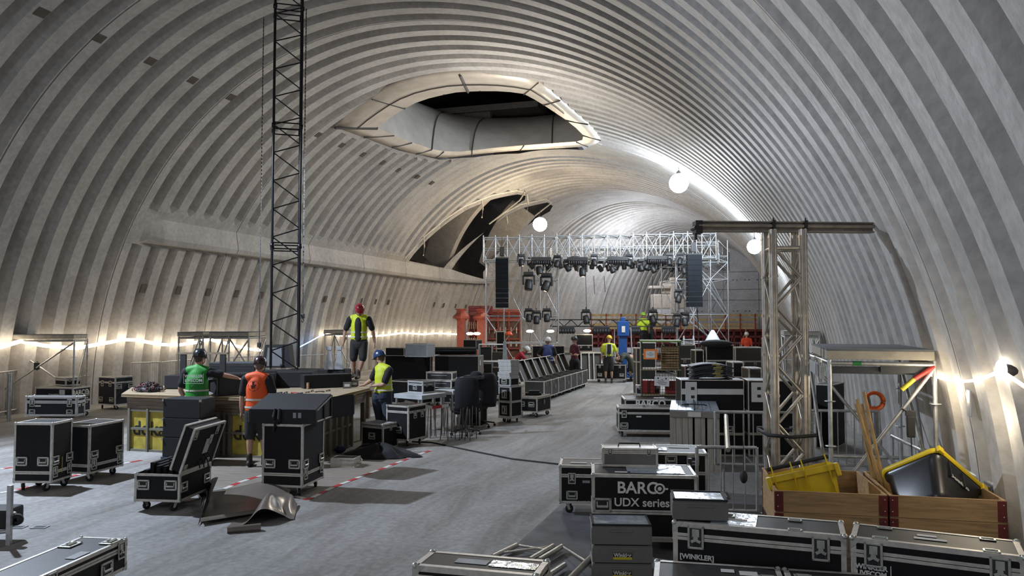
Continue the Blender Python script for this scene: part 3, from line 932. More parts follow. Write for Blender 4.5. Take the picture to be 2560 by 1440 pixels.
def rack(label, A, B, C, ytop, z0, **kw):
    t = case_at(label, A, B, C, ytop, z0=z0, cast=kw.pop('cast', 0), seam=None, lite=True, name='rack_case', cat='rack case', **kw)
    w, d, h, c = t['dim']
    facepart(t, 'equipment_front', mat('rack_front', (.05, .05, .055), .35, .4), 'f', .5, .5, w*.88, h*.72, .01)
    facepart(t, 'front_buttons', M_zinc, 'f', .5, .62, w*.6, h*.08, .014)
    return t
T2 = table('pale deck table carrying the two equipment racks', (1080,975), (1133,977), (1149,973), 0, z=.84)
r1 = rack('lower equipment rack on the deck table', (1066,969), (1129,971), (1137,968), 952, .843)
r2 = rack('upper equipment rack with silver frame on the deck table', (1065,950), (1131,951), (1137,948), 931, .843+r1['dim'][2]+.002)
cb1 = case_at('large plain black case behind the man in the yellow vest, grey box on top', (962,1002), (1076,1003), (1084,1000), 889, cast=.1, lite=True, seam=None, tw=.012, balls=False)
cb2 = case_at('large plain black case with a tan end, black roll on top', (1086,1006), (1196,1008), (1215,1002), 890, cast=.1, lite=True, seam=None, tw=.012, balls=False)
facepart(cb2, 'tan_end', mat('tan_board', (.16, .13, .11), .7), 'r', .5, .5, cb2['dim'][1]*.96, cb2['dim'][2]*.98, .004)
facepart(cb2, 'label_sheet', M_paper, 'r', .3, .85, .1, .14, .006)
ztb = cb1['dim'][2]+.1
gb = case_at('large pale grey equipment box on the black case', (1013,892), (1068,893), (1079,891), 860, z0=ztb+.002, cast=0, lite=True, seam=None, panel=mat('grey_box_panel', (.27, .29, .32), .5), trim=M_steel, name='equipment_box', cat='box')
bfl = case_at('flat black case on top of the plain black case', (964,889), (1010,890), (1013,889), 870, z0=ztb+.002, cast=0, lite=True, seam=None, tw=.01, balls=False)
ztb2 = cb2['dim'][2]+.1
c_ = gp(1136, 887, ztb2)
rl = thing('black_roll', 'long shiny black roll lying on the large case', 'roll', (c_.x, c_.y, ztb2+.115), R(16))
b = MB(); b.tube((-.62, 0, 0), (.62, 0, 0), .11, 18); b.build('roll_sheet', mat('gloss_black', (.01, .01, .012), .2), rl)
MB().box(-.62, .62, .13, .30, -.113, -.05).build('base_plank', M_dark, rl)
bx = case_at('black loudspeaker box standing on the far end of the large case', (1158,874), (1190,875), (1194,874), 850, z0=ztb2+.003, cast=0, lite=True, seam=None, tw=.008, balls=False, name='loudspeaker', cat='loudspeaker')
cwh = case_at('low silver-edged case with a paper note behind the seated corner', (975,952), (1048,954), (1076,949), 923, z0=.45, cast=0, lite=True, seam=.8, trim=M_alub)
facepart(cwh, 'label_sheet', M_paper, 'f', .36, .68, .22, .1)
cwl = case_at('black case underneath the low silver-edged case', (975,1008), (1048,1012), (1076,1006), 954, z0=0, cast=.1, lite=True, seam=None)
# tower of narrow cases
tc = case_at('tall narrow black case on casters in the aisle, two upright handles', (1246,1042), (1277,1045), (1288,1039), 966, lite=True, seam=[.0, .5], trim=M_alub, tw=.035)
for v in (.24, .74):
    w, d, h, c = tc['dim']
    M = Matrix.Translation((0, 0, c)) @ facemat('f', w, d, h) @ Matrix.Translation((w/2, h*v, .002)) @ Matrix.Rotation(PI/2, 4, 'Z')
    handle_mesh(M, 0, 0, 1.2, True).build('handle', [M_zinc, M_ink], tc)
zt = tc['dim'][2]+.12
tc2 = case_at('small black case with a handle on the tall narrow case', (1246,964), (1276,966), (1286,963), 943, z0=zt+.002, cast=0, lite=True, seam=.9, trim=M_alub, handles=(('f', .5, .5),))
zt += tc2['dim'][2]+.003
for i, lb in enumerate(('lowest flat tray case of the narrow pile', 'second flat tray case of the narrow pile', 'third flat tray case of the narrow pile', 'topmost flat tray case of the narrow pile')):
    w, d, h, c = tc2['dim']
    t = flight_case(lb, (tc2.location.x+.01*((i*3) % 4-1.5), tc2.location.y, zt), tc2.rotation_euler.z+.02*(i-1.5), w*1.02, d, .095, 0, seam=.5, lite=True, trim=M_alub, group='flat tray cases piled in the aisle')
    zt += .098
c14 = case_at('low black case on casters beside the narrow pile', (1293,1029), (1343,1032), (1361,1023), 992, lite=True, seam=.9, handles=(('f', .25, .5), ('f', .72, .5)), latches=(('r', .5, .6, .6),))
g14 = tag(MB().box(-.2, .2, -.15, .15, 0, .05, 0, .01).box(-.12, .16, -.1, .12, .05, .1, 0, .02).build('folded_cloth', M_black, None, (c14.location.x-.05, c14.location.y+.1, c14['dim'][2]+.123), .3), 'black cloth folded on the low case in the aisle', 'cloth')
# row of seven open cases
P0, P1 = gp(1361, 996, .12), gp(1469, 958, .12)
v = P1-P0; Lr = v.length; u7 = v.normalized(); n7 = Vector((-u7.y, u7.x, 0))
if n7.x > 0: n7 = -n7
h7 = ztop(P0, 953)-.12; wr = .62
names7 = ['first of the seven open cases in a row, nearest the aisle piles', 'second of the seven open cases in a row', 'third of the seven open cases in a row', 'fourth and middle one of the seven open cases in a row', 'fifth of the seven open cases in a row', 'sixth of the seven open cases in a row', 'last of the seven open cases in a row, by the man in maroon']
for i in range(7):
    seg = Lr/7
    c = P0+u7*(seg*(i+.5))+n7*(wr/2); c.z = 0
    t = flight_case(names7[i], c, math.atan2(u7.y, u7.x)-PI/2, wr, seg-.02, h7, .12, seam=None, lite=True, panel=M_panelg, open_top=True, latches=(('r', .2, .8, .6), ('r', .8, .8, .6)), handles=(('r', .5, .5, .7),) if i % 2 else (), group='row of seven open cases with raised lids')
    w, d, h, cst = t['dim']
    b = MB(); b.box(-w/2+.02, w/2-.02, -d/2+.02, d/2-.02, cst+.02, cst+h*.85); b.ball((0, 0, cst+h*.85), .16, 0, 10, (1.4, .9, .6)); b.build('contents', M_foam, t)
    M = Matrix.Translation((-w/2, 0, cst+h)) @ Matrix.Rotation(R(-24), 4, 'Y')
    b = MB(); b.M = M; b.box(-.1, -.09, -d/2+.01, d/2-.01, 0, .62, 0)
    for sy in (-1, 1): b.box(-.1, 0, sy*(d/2-.01)-.006, sy*(d/2-.01)+.006, 0, .62, 0)
    b.box(-.1, 0, -d/2, d/2, .61, .62, 0)
    l_ = b.build('lid', M_panelg, t)
    b = MB(); b.M = M
    for sy in (-1, 1): b.box(-.012, .006, sy*(d/2-.01)-.016, sy*(d/2-.01)+.016, 0, .62)
    b.box(-.012, .006, -d/2, d/2, .605, .625); b.build('lid_trim', M_alu, l_)
# middle case with the man in front
m1 = case_at('open black case on casters in front of the man in the yellow helmet', (1489,948), (1565,949), (1571,947), 912, lite=True, seam=None, open_top=True, handles=(('f', .14, .3), ('f', .86, .3)), latches=(('f', .14, .86, .7), ('f', .8, .86, .7)))
w, d, h, c = m1['dim']
b = MB(); b.box(-w/2+.03, w/2-.03, -d/2+.03, d/2-.03, c+.02, c+h*.9)
for i in range(14): b.ball((random.uniform(-w*.4, w*.4), random.uniform(-d*.3, d*.3), c+h*.95), random.uniform(.05, .1), 0, 8)
b.build('contents', M_foam, m1)
for px, lb in ((1486, 'upright case lid leaning over at the end of the open-case row'), (1466, 'narrow silver-edged lid frame leaning behind the open case')):
    p = gp(px, 952, 0)
    t = thing('case_lid', lb, 'case lid', (p.x, p.y+.3, 0), (R(-16), 0, R(16)))
    b = MB(); b.box(-.25, .25, 0, .02, 0, 1.1); b.build('lid_panel', M_panelg, t)
    b = MB()
    for x in (-.25, .25): b.box(x-.02, x+.02, -.08, .03, 0, 1.1)
    for z in (0, 1.1): b.box(-.25, .25, -.08, .03, z-.02, z+.02)
    b.build('lid_trim', M_alu, t)
# ---------------------------------------------------------------- right foreground: cases, boxes, crates
M_grey = mat('grey_plastic', (.155, .148, .135), .45, 0, .08, 6)
M_lidsh = mat('glossy_lid', (.42, .46, .52), .17, .5, .15, 5, .5, 7)
def lerp2(a, b, t): return (a[0]+(b[0]-a[0])*t, a[1]+(b[1]-a[1])*t)
# big BARCO case
bar = case_at('large black case with white BARCO UDX series lettering', (1480,1345), (1745,1352), None, 1190, cast=.12, d=.62, seam=[.42, .0], tw=.032,
     handles=(('f', .10, .52, 1.15),), latches=(('r', .3, .42, .9), ('r', .75, .42, .9)))
w, d, h, c = bar['dim']
facetext(bar, 'BARC', .165, M_print, 'f', .435, .79, bold=.0035, spacing=1.0)
MB().path([(.046*math.cos(a), .046*math.sin(a), 0) for a in [2*PI*i/24 for i in range(24)]], .010, 6, closed=True).ball((0, 0, 0), .022, 0, 12, (1, 1, .3))  .box(.055, .085, -.008, .008, -.003, .004).build('emblem', M_print, bar, Vector((w*.145, -d/2-.004, c+h*.79)), (PI/2, 0, 0))
facetext(bar, 'UDX series', .118, M_print, 'f', .475, .565, bold=.002)
facepart(bar, 'foil_sleeve', M_foil, 't', .62, .5, w*.55, d*.75, .003)
facepart(bar, 'label_sheet', M_paper, 't', .3, .2, .16, .05)
zb = h+c
gs = case_at('small grey aluminium case with two clips standing on the BARCO case', (1506,1166), (1645,1168), None, 1122, z0=zb+.003, cast=0, d=.26, seam=.78, panel=mat('grey_panel', (.13, .125, .115), .5), trim=M_alu, top=M_alu, tw=.022,
     latches=(('f', .14, .8, .45), ('f', .84, .8, .45)), name='tool_case')
w2, d2, h2, c2_ = gs['dim']
MB().path([(-.12, 0, 0), (-.11, 0, .035), (.11, 0, .035), (.12, 0, 0)], .009, 6).build('carry_handle', M_rubber, gs, (0, 0, h2))
# case left of BARCO
k7 = case_at('black case on casters peeking out behind the left of the BARCO case', (1398,1258), (1560,1262), None, 1166, d=.5, cast=.13, seam=.73,
     latches=(('f', .20, .66, .9),), handles=(('f', .20, .22, .85),))
facetext(k7, '4 X LED CAMEO ZENIT', .03, M_print, 'f', .34, .05)
facepart(k7, 'label_sheet', M_paper, 't', .3, .35, .2, .06)
facepart(k7, 'name_plate', M_paperb, 'f', .42, .58, .09, .03)
k6 = case_at('black case with two handles on casters behind the BARCO case', (1640,1262), (1770,1266), (1812,1238), 1134, cast=.1, seam=.62,
     handles=(('f', .3, .86, .9), ('f', .72, .86, .9)), latches=(('r', .75, .6, .9),))
facepart(k6, 'label_sheet', M_paper, 't', .5, .65, .26, .09); facepart(k6, 'foil_sleeve', M_foil, 't', .12, .4, .15, .25)
# long cases, front right
zA = .86
def top_case(label, FL, FR, BR, ztop_, h, cast=.12, **kw):
    a, b_, c_ = gp(*FL, ztop_), gp(*FR, ztop_), gp(*BR, ztop_)
    v = b_-a; ang = math.atan2(v.y, v.x); n = Vector((-math.sin(ang), math.cos(ang), 0))
    d = kw.pop('d', None) or abs((c_-b_).dot(n)); w = kw.pop('w', None) or v.length
    c = a+Vector((math.cos(ang), math.sin(ang), 0))*(w/2)+n*(d/2); c.z = ztop_-h-cast
    t = flight_case(label, c, ang, w, d, h, cast, **kw)
    LOG.append((label[:50], round(w, 2), round(d, 2), round(h, 2), round(math.degrees(ang))))
    return t
fA = top_case('long black case in front of the wooden crates, grey box on its end', (1682,1303), (2116,1340), (2083,1294), zA, .72, seam=.855, tw=.036, k=1.12,
     latches=(('f', .14, .855), ('f', .86, .855)), handles=(('t', .30, .70, .9), ('t', .72, .78, .6), ('t', .72, .1, .6)), d=.42)
facepart(fA, 'foil_sleeve', M_foil, 't', .36, .5, .32, .36, .002); facepart(fA, 'label_sheet', M_paper, 't', .38, .45, .14, .05, .004)
facetext(fA, '[WINKLER]', .05, M_print, 'f', .145, .655, bold=.002)
angA = fA.rotation_euler.z
fB = top_case('long black case with WINKLER LIVECOM lettering beside its twin', (2126,1342), (2566,1393), (2530,1306), zA, .72, seam=.855, tw=.036, k=1.12,
     latches=(('f', .14, .855), ('f', .86, .855)), handles=(('t', .2, .85, .6), ('t', .18, .12, .6), ('t', .82, .85, .6), ('t', .82, .12, .6)), d=.42)
facepart(fB, 'label_sheet', M_paper, 't', .48, .42, .2, .05, .002); facepart(fB, 'note_sheet', M_paper, 't', .46, .62, .12, .05, .002)
facetext(fB, 'WINKLER', .046, M_print, 'f', .125, .735, bold=.002)
facetext(fB, 'LIVECOM', .046, M_print, 'f', .125, .675, bold=.002)
wB, dB, hB, cB = fB['dim']
for u in (-.105, .105):
    b = MB(); X = -wB/2+.125*wB+u*1.15
    b.box(X-.003, X+.003, -dB/2-.007, -dB/2-.004, cB+hB*.64, cB+hB*.77); b.build('bracket_mark', M_print, fB)
# lower row at the very front
zC = .62
fC = top_case('black case with pale stickers in the bottom row, left one', (1632,1462), (1975,1486), (1955,1414), zC, .5, seam=.8, tw=.036, k=1.1, handles=(('t', .88, .55, .7),), latches=(('f', .5, .7),), d=.55)
facepart(fC, 'note_sheet', M_paper, 't', .58, .72, .09, .07, .002); facepart(fC, 'label_sheet', M_paper, 't', .74, .66, .12, .09, .002)
fD = top_case('black case in the bottom row below the twin long cases, middle one', (1985,1488), (2330,1512), (2300,1432), zC, .5, seam=.8, tw=.036, k=1.1, handles=(('t', .14, .7, .7),), latches=(('f', .5, .7),), d=.55)
fE = top_case('black case at the bottom edge under the WINKLER LIVECOM case', (2340,1514), (2680,1545), (2640,1452), zC, .5, seam=.8, tw=.036, k=1.1, handles=(('t', .14, .7, .7),), latches=(('f', .5, .7),), d=.55)
# paper / foil bag between the box stack and the case
p = gp(1655, 1412, .45)
tag(MB().box(-.04, .06, -.12, .12, -.3, 0, 0, .02).build('foil_bag', M_foil, None, p, R(20)), 'crinkled clear foil bag standing between the grey box stack and a black case', 'bag')
# bottom centre case
F3 = top_case('worn aluminium-edged case at the bottom centre of the view', (1032,1412), (1345,1440), (1368,1402), .34, .22, cast=.12, seam=.5, tw=.05, d=.42, latches=(('r', .5, .5, .7),))
facepart(F3, 'label_sheet', M_paperb, 't', .42, .5, .28, .12, .002); facepart(F3, 'foil_sleeve', M_foil, 't', .76, .5, .4, .16, .002)

# grey stacking boxes
def euro(label, loc, rot, w=.56, d=.40, h=.17, lid=True, logo=False, lidm=None):
    t = thing('stacking_box', label, 'box', loc, rot)
    b = MB()
    tp = .018
    def ring(z, e): return [(-w/2+e, -d/2+e, z), (w/2-e, -d/2+e, z), (w/2-e, d/2-e, z), (-w/2+e, d/2-e, z)]
    vs = ring(0, tp)+ring(h*.72, .010); fs = [(0, 3, 2, 1)]+[(i, (i+1) % 4, 4+(i+1) % 4, 4+i) for i in range(4)]+[(4, 5, 6, 7)]
    b.add(vs, fs)
    b.box(-w/2, w/2, -d/2, d/2, h*.72, h*.86, 0, .004)
    for sx in (-1, 1):
        for x in (.36, .49):
            b.box(sx*w*x-.004, sx*w*x+.004, -d/2-.001, d/2+.001, .008, h*.74)
            b.box(-w/2-.001, w/2+.001, sx*d*x-.004, sx*d*x+.004, .008, h*.74)
    b.box(-.1, .1, -d/2-.008, -d/2+.01, h*.62, h*.72, 0, .004)
    b.build('box_body', M_grey, t)
    b = MB(); b.box(-w/2+.004, w/2-.004, -d/2+.004, d/2-.004, h*.86, h*.93, 0, .004)
    b.build('lid', M_grey if lid else M_grey, t)
    b = MB()
    if lid:
        for s_ in (-1, 1):
            b.box(-w/2, w/2, s_*(d/2-.012)-.01, s_*(d/2-.012)+.01, h*.9, h*1.0, 0, .003); b.box(s_*(w/2-.012)-.01, s_*(w/2-.012)+.01, -d/2, d/2, h*.9, h*1.0, 0, .003)
        b.build('lid_rim', M_rubber, t)
        MB().box(-w/2+.022, w/2-.022, -d/2+.022, d/2-.022, h*.93, h*.955).build('lid_window', M_lidsh, t)
    if logo:
        b = MB(); b.box(-.085, .085, -d/2-.006, -d/2-.002, h*.22, h*.55); lb = b.build('label_sheet', mat('label_yellow', (.62, .52, .02), .6, var=0), t)
        MB().box(-.085, .085, -d/2-.0075, -d/2-.006, h*.35, h*.55).build('label_band', M_ink, lb)
        text('lettering', 'Winkler', .045, M_print, lb, (0, -d/2-.009, h*.45), (PI/2, 0, 0), .001, 1.05, .0015)
    return t
p0 = gp(1478, 1485, 0); p1 = gp(1634, 1488, 0)
v = p1-p0; ae = math.atan2(v.y, v.x)
s0 = gp(1480, 1310, .51); s1 = gp(1630, 1312, .51); v = s1-s0; ae = math.atan2(v.y, v.x); we = v.length
nE = Vector((-math.sin(ae), math.cos(ae), 0)); cE = (s0+s1)/2+nE*.2
euro('lowest grey stacking box with a yellow Winkler label', (cE.x, cE.y, 0), ae, we, .4, .168, False, True)
euro('middle grey stacking box of the front pile with a yellow Winkler label', (cE.x+.004, cE.y, .160), ae, we, .4, .168, False, True)
euro('topmost grey stacking box of the front pile, shiny lid', (cE.x-.002, cE.y, .322), ae, we, .4, .188, True, False)
q0, q1 = gp(1682, 1301, zA+.003), gp(1821, 1306, zA+.003); v = q1-q0; a2 = math.atan2(v.y, v.x); nE = Vector((-math.sin(a2), math.cos(a2), 0)); cc2 = (q0+q1)/2+nE*.165
euro('grey stacking box with a shiny lid on the end of the long black case', (cc2.x, cc2.y, zA+.004), a2, v.length, .32, ztop(q0, 1248)-zA, True, False)

# ladder truss pieces lying at the bottom centre
def lad(label, a, b_, r=.025):
    return tag(MB().tube(a, b_, r, 14).build('steel_tube', M_steel, None), label, 'tube')
lt = thing('ladder_truss', 'flat aluminium ladder truss lying on the floor behind the worn case', 'truss', (0, 0, 0))
la, lb_ = gp(1235, 1392, .08), gp(1292, 1362, .08)
u = (lb_-la).normalized()
pa, pb_ = gp(1232, 1392, .05), gp(1292, 1363, .05)
pc, pd = gp(1325, 1399, .05), gp(1383, 1365, .05)
M_alt = mat('truss_aluminium', (.58, .55, .49), .3, .8, .12, 12)
MB().tube(pa, pb_, .026, 14).build('chord', M_alt, lt); MB().tube(pc, pd, .026, 14).build('chord', M_alt, lt)
MB().tube(pb_, pc.lerp(pd, .7), .012, 8).tube(pa.lerp(pb_, .3), pd, .012, 8).build('brace', M_alt, lt)
t2_ = thing('ladder_truss', 'second ladder truss with a thick open tube end beside the grey box stack', 'truss', (0, 0, 0))
pe, pf = gp(1348, 1400, .06), gp(1405, 1366, .06)
pg, ph_ = gp(1425, 1448, .10), gp(1493, 1380, .10)
MB().tube(pe, pf, .026, 14).build('chord', M_alt, t2_)
b = MB(); b.lathe([(.032, 0), (.032, (ph_-pg).length*1.5), (.027, (ph_-pg).length*1.5), (.027, 0)], 16, axis=(ph_-pg)); b.build('chord', M_alt, t2_, ph_-(ph_-pg)*1.5)
MB().tube(pf, pg.lerp(ph_, .6), .012, 8).build('brace', M_alt, t2_)
MB().tube(gp(1375, 1436, .05), gp(1412, 1412, .05), .026, 14).build('chord', M_alt, t2_)

# wooden crates made of pallet collars
def wood(name, col, sc=(1, 12, 12), dark=.6, bands=1.0):
    m = bpy.data.materials.new(name); m.use_nodes = True; nt = m.node_tree; L = nt.links; bs = nt.nodes['Principled BSDF']; bs.inputs['Roughness'].default_value = .7
    tc = nt.nodes.new('ShaderNodeTexCoord'); mp = nt.nodes.new('ShaderNodeMapping'); mp.inputs['Scale'].default_value = sc; L.new(tc.outputs['Object'], mp.inputs[0])
    n = nt.nodes.new('ShaderNodeTexNoise'); n.inputs['Scale'].default_value = 2.2; n.inputs['Detail'].default_value = 7; n.inputs['Distortion'].default_value = .8; L.new(mp.outputs[0], n.inputs['Vector'])
    r = nt.nodes.new('ShaderNodeValToRGB'); e = r.color_ramp.elements; e[0].position = .35; e[0].color = (*[c*dark for c in col], 1); e[1].position = .6; e[1].color = (*col, 1)
    L.new(n.outputs['Fac'], r.inputs['Fac']); L.new(r.outputs[0], bs.inputs['Base Color'])
    MATS[name] = m; return m
M_wood = wood('crate_wood', (.40, .25, .115))
M_woodg = wood('weathered_wood', (.22, .17, .12))
M_woodp = wood('plank_wood_pale', (.36, .32, .26), (12, 12, 1), .75)
M_deckw = wood('deck_wood', (.38, .30, .20), (2, 9, 9), .7)
M_redb = mat('red_brown_steel', (.13, .022, .018), .5, .2, .15, 10)
def crate(label, FL, FR, zt, dep, hid=3, ch=.195):
    a, b_ = gp(*FL, zt), gp(*FR, zt); v = b_-a; ang = math.atan2(v.y, v.x); w = v.length; n = Vector((-math.sin(ang), math.cos(ang), 0))
    c = (a+b_)/2+n*(dep/2)
    t = thing('pallet_crate', label, 'crate', (c.x, c.y, 0), ang)
    th = .022; nlev = int(round(zt/ch)); 
    for k in range(nlev):
        z1 = zt-k*ch; z0 = max(0, z1-ch+.004)
        b = MB()
        for s_ in (-1, 1):
            b.box(-w/2, w/2, s_*dep/2, s_*(dep/2-th), z0, z1); b.box(s_*w/2, s_*(w/2-th), -dep/2+th, dep/2-th, z0, z1)
        b.build('collar', M_wood if k < 2 else M_woodg, t)
        for sx in (-1, 1):
            for sy in (-1, 1):
                b = MB(); b.box(sx*(w/2+.003), sx*(w/2-.07), sy*(dep/2+.003), sy*(dep/2-.002), z0+.005, z1-.008, 0, .002); b.box(sx*(w/2+.003), sx*(w/2-.002), sy*(dep/2+.003), sy*(dep/2-.07), z0+.005, z1-.008, 0, .002)
                for zz in (.25, .78): b.ball((sx*(w/2-.022), sy*(dep/2+.005), z0+(z1-z0)*zz), .006, 1, 8)
                b.build('corner_plate', [M_redb, M_zinc], t)
    MB().box(-w/2+th, w/2-th, -dep/2+th, dep/2-th, max(0, zt-nlev*ch)+.02, .05+max(0, zt-2*ch)).build('crate_floor', M_woodg, t)
    return t, c, ang, w
cr1, cc1, ca1, cw1 = crate('wooden pallet-collar crate holding a yellow bin lid', (1938,1226), (2218,1238), .80, 1.15)
cr2, cc3, ca3, cw3 = crate('wooden pallet-collar crate holding poles and a black bin', (2224,1238), (2516,1252), .80, 1.15)

# yellow lid / bin in the left crate
M_yel = mat('yellow_plastic', (.62, .44, .010), .38, 0, .06, 4)
M_bin = mat('black_bin_plastic', (.012, .012, .014), .28, 0, .1, 4)
yb = thing('yellow_bin', 'tilted yellow plastic bin with a black hinge bar in the wooden crate', 'bin', gp(2052, 1222, .80)+Vector((-.02, .24, -.42)), (R(-8), R(-15), ca1))
b = MB()
bt = [(-.24, -.16, 0), (.24, -.16, 0), (.24, .16, 0), (-.24, .16, 0)]; tp_ = [(-.30, -.2, .56), (.30, -.2, .56), (.30, .2, .56), (-.30, .2, .56)]
b.add([(x, y, z) for x, y, z in bt+tp_], [(0, 1, 5, 4), (1, 2, 6, 5), (2, 3, 7, 6), (3, 0, 4, 7), (0, 3, 2, 1)])
b.box(-.32, .32, -.225, -.20, .50, .56, 0, .006); b.box(-.335, -.29, -.24, -.15, .44, .56, 0, .01); b.box(.29, .335, -.24, -.15, .44, .56, 0, .01)
for x in (-.26, -.08, .02, .24): b.poly([(x-.006, -.20, .38), (x-.006, -.245, .56), (x-.006, -.20, .66)], (.012, 0, 0))
for s_ in (-1, 1): b.box(s_*.25-.006, s_*.25+.006, -.205, -.19, .05, .5)
b.build('bin_shell', M_yel, yb)
MB().tube((-.30, -.19, .63), (.27, -.19, .63), .020, 10).build('hinge_bar', M_rubber, yb)
# black bin with yellow rim lying tilted in the right crate
bb_ = thing('black_bin', 'glossy black bin with a yellow rim lying on its side in the crate', 'bin', gp(2366, 1246, .80)+Vector((0, .44, -.10)), tuple((Matrix.Rotation(ca3, 3, 'Z') @ Matrix.Rotation(R(8), 3, 'Y') @ Matrix.Rotation(R(-50), 3, 'X') @ Matrix.Rotation(R(40), 3, 'Z')).to_euler()))
bb_.scale = (.88, .88, .88)
b = MB(); n_ = 28
prof = []
def rr_(hw, hd, rad, z, n_=7):
    out = []
    for cx, cy, a0 in ((hw-rad, hd-rad, 0), (-hw+rad, hd-rad, 90), (-hw+rad, -hd+rad, 180), (hw-rad, -hd+rad, 270)):
        for i in range(n_): a = R(a0+90*i/(n_-1)); out.append((cx+rad*math.cos(a), cy+rad*math.sin(a), z))
    return out
rings = [rr_(.30, .26, .10, -.30), rr_(.33, .28, .12, -.22), rr_(.37, .32, .12, .16), rr_(.385, .335, .10, .18), rr_(.385, .335, .10, .215)]
N = len(rings[0]); b.add([p for r_ in rings for p in r_], [(k*N+i, k*N+(i+1) % N, (k+1)*N+(i+1) % N, (k+1)*N+i) for k in range(len(rings)-1) for i in range(N)]+[tuple(range(N-1, -1, -1))], 0, True)
b.build('bin_shell', M_bin, bb_)
b = MB(); rg = [rr_(.39, .34, .10, .215), rr_(.41, .36, .11, .225), rr_(.41, .36, .11, .262), rr_(.36, .31, .09, .28)]
b.add([p for r_ in rg for p in r_], [(k*N+i, k*N+(i+1) % N, (k+1)*N+(i+1) % N, (k+1)*N+i) for k in range(3) for i in range(N)]+[tuple(range(3*N, 4*N))], 0, True)
for x in (-.36, .36): b.box(x-.04, x+.04, -.37, -.33, .20, .27, 0, .01)
b.build('bin_rim', M_yel, bb_)
for x in (-.22, .0): MB().box(x-.006, x+.006, -.345, -.31, .0, .19).build('bin_rib', M_bin, bb_)
text('lettering', 'Domino', .085, mat('grey_print', (.45, .45, .45), .6, var=0), bb_, (-.06, -.322, .04), (PI/2+R(-6), 0, 0), .002, 1.1, .002)

# poles
M_pole = mat('bamboo_pole', (.30, .19, .075), .6, 0, .25, 9)
for i, (bx_, ty, tx, lb) in enumerate(((2225, 1010, 2140, 'leaning wooden pole, shorter outermost one of the bundle'), (2205, 998, 2143, 'leaning wooden pole in the middle of the bundle'), (2232, 980, 2160, 'tallest leaning wooden pole of the bundle'), (2215, 1010, 2155, 'leaning wooden pole behind the tallest one'), (2245, 1085, 2158, 'low leaning wooden batten of the bundle'), (2212, 1085, 2170, 'short leaning wooden pole beside the black bin'))):
    a = gp(bx_, 1235, .72)+Vector((.0, .30+.03*i, -.1)); h_ = at(tx, ty, depth(a)+.15)
    tag(MB().tube(a, h_, .017 if i != 4 else .012, 9).build('wooden_pole', M_pole), lb, 'pole')
# ---------------------------------------------------------------- aluminium mast with its beam, scaffold platform, rails
M_mast = mat('mast_aluminium', (.50, .46, .40), .36, .7, .2, 10)
mast = thing('truss_mast', 'square aluminium truss mast standing behind the wooden crates', 'truss mast', (.445, 9.94, 0), R(13))
ha = .175; zm = 3.44
for sx in (-1, 1):
    for sy in (-1, 1):
        b = MB(); X, Y = sx*ha, sy*ha
        b.box(X-.045, X+.045, Y-.035, Y+.035, 0, zm, 0, .012)
        b.tube((X-.022*1, Y-.037, .02), (X-.022, Y-.037, zm), .014, 8); b.tube((X+.022, Y-.037, .02), (X+.022, Y-.037, zm), .014, 8)
        for i in range(8): b.box(X-.048, X+.048, Y-.04, Y+.04, .05+i*.47, .08+i*.47)
        b.build('chord', M_mast, mast)
nb = 9
for f in range(4):
    Mf = Matrix.Rotation(f*PI/2, 4, 'Z')
    b = MB(); b.M = Mf
    st = (zm-.35)/nb*1.0
    for i in range(nb):
        z0 = .12+i*st; s_ = 1 if (i+f//2) % 2 else -1
        for dy in (-.022, .022):
            b.tube((-s_*(ha-.03), -ha+dy, z0), (s_*(ha-.03), -ha+dy, z0+st*.98), .015, 8)
    b.tube((-ha, -ha, zm-.22), (ha, -ha, zm-.22), .022, 8); b.tube((-ha, -ha, .1), (ha, -ha, .1), .02, 8)
    b.build('bracing', M_mast, mast)
MB().box(-.26, .26, -.26, .26, 0, .012).build('base_plate', M_steel, mast)
MB().path([(-.27, -.23, 1.02), (0, -.235, 1.0), (.27, -.23, 1.02), (.27, .23, 1.02), (-.27, .23, 1.02)], .022, 6, closed=True).build('ratchet_strap', M_rubber, mast)
# beam
pL, pR = at(1743, 570, 9.45), at(2180, 571, 9.6)
pR.z = pL.z = 3.46
v = pR-pL; Lb = v.length
bm_ = thing('steel_beam', 'grey steel beam lying across the top of the aluminium mast', 'beam', (pL+pR)/2+Vector((0, 0, .045)), math.atan2(v.y, v.x))
b = MB(); b.box(-Lb/2, Lb/2, -.06, .06, .042, .056); b.box(-Lb/2, Lb/2, -.06, .06, -.072, -.056); b.box(-Lb/2, Lb/2, -.02, .02, -.058, .044); b.tube((-Lb/2, -.05, .0), (Lb/2, -.05, .0), .022, 10); b.tube((-Lb/2, .05, .0), (Lb/2, .05, .0), .022, 10)
b.build('profile', mat('beam_steel', (.30, .26, .22), .5, .3, .2, 8), bm_)
for x in (-.17, .23):
    b = MB(); b.box(x-.02, x+.02, -.08, .08, -.075, .07, 0, .004); b.tube((x, -.05, .05), (x, -.05, .10), .010, 6); b.build('beam_clamp', M_dark, bm_)
b = MB(); b.box(-Lb/2-.04, -Lb/2+.05, -.07, .07, -.10, .06, 0, .01); b.tube((-Lb/2-.03, -.08, -.03), (-Lb/2-.03, .08, -.03), .03, 10); b.tube((-Lb/2-.02, 0, -.1), (-Lb/2-.02, 0, -.17), .02, 8); b.build('beam_trolley', M_dark, bm_)

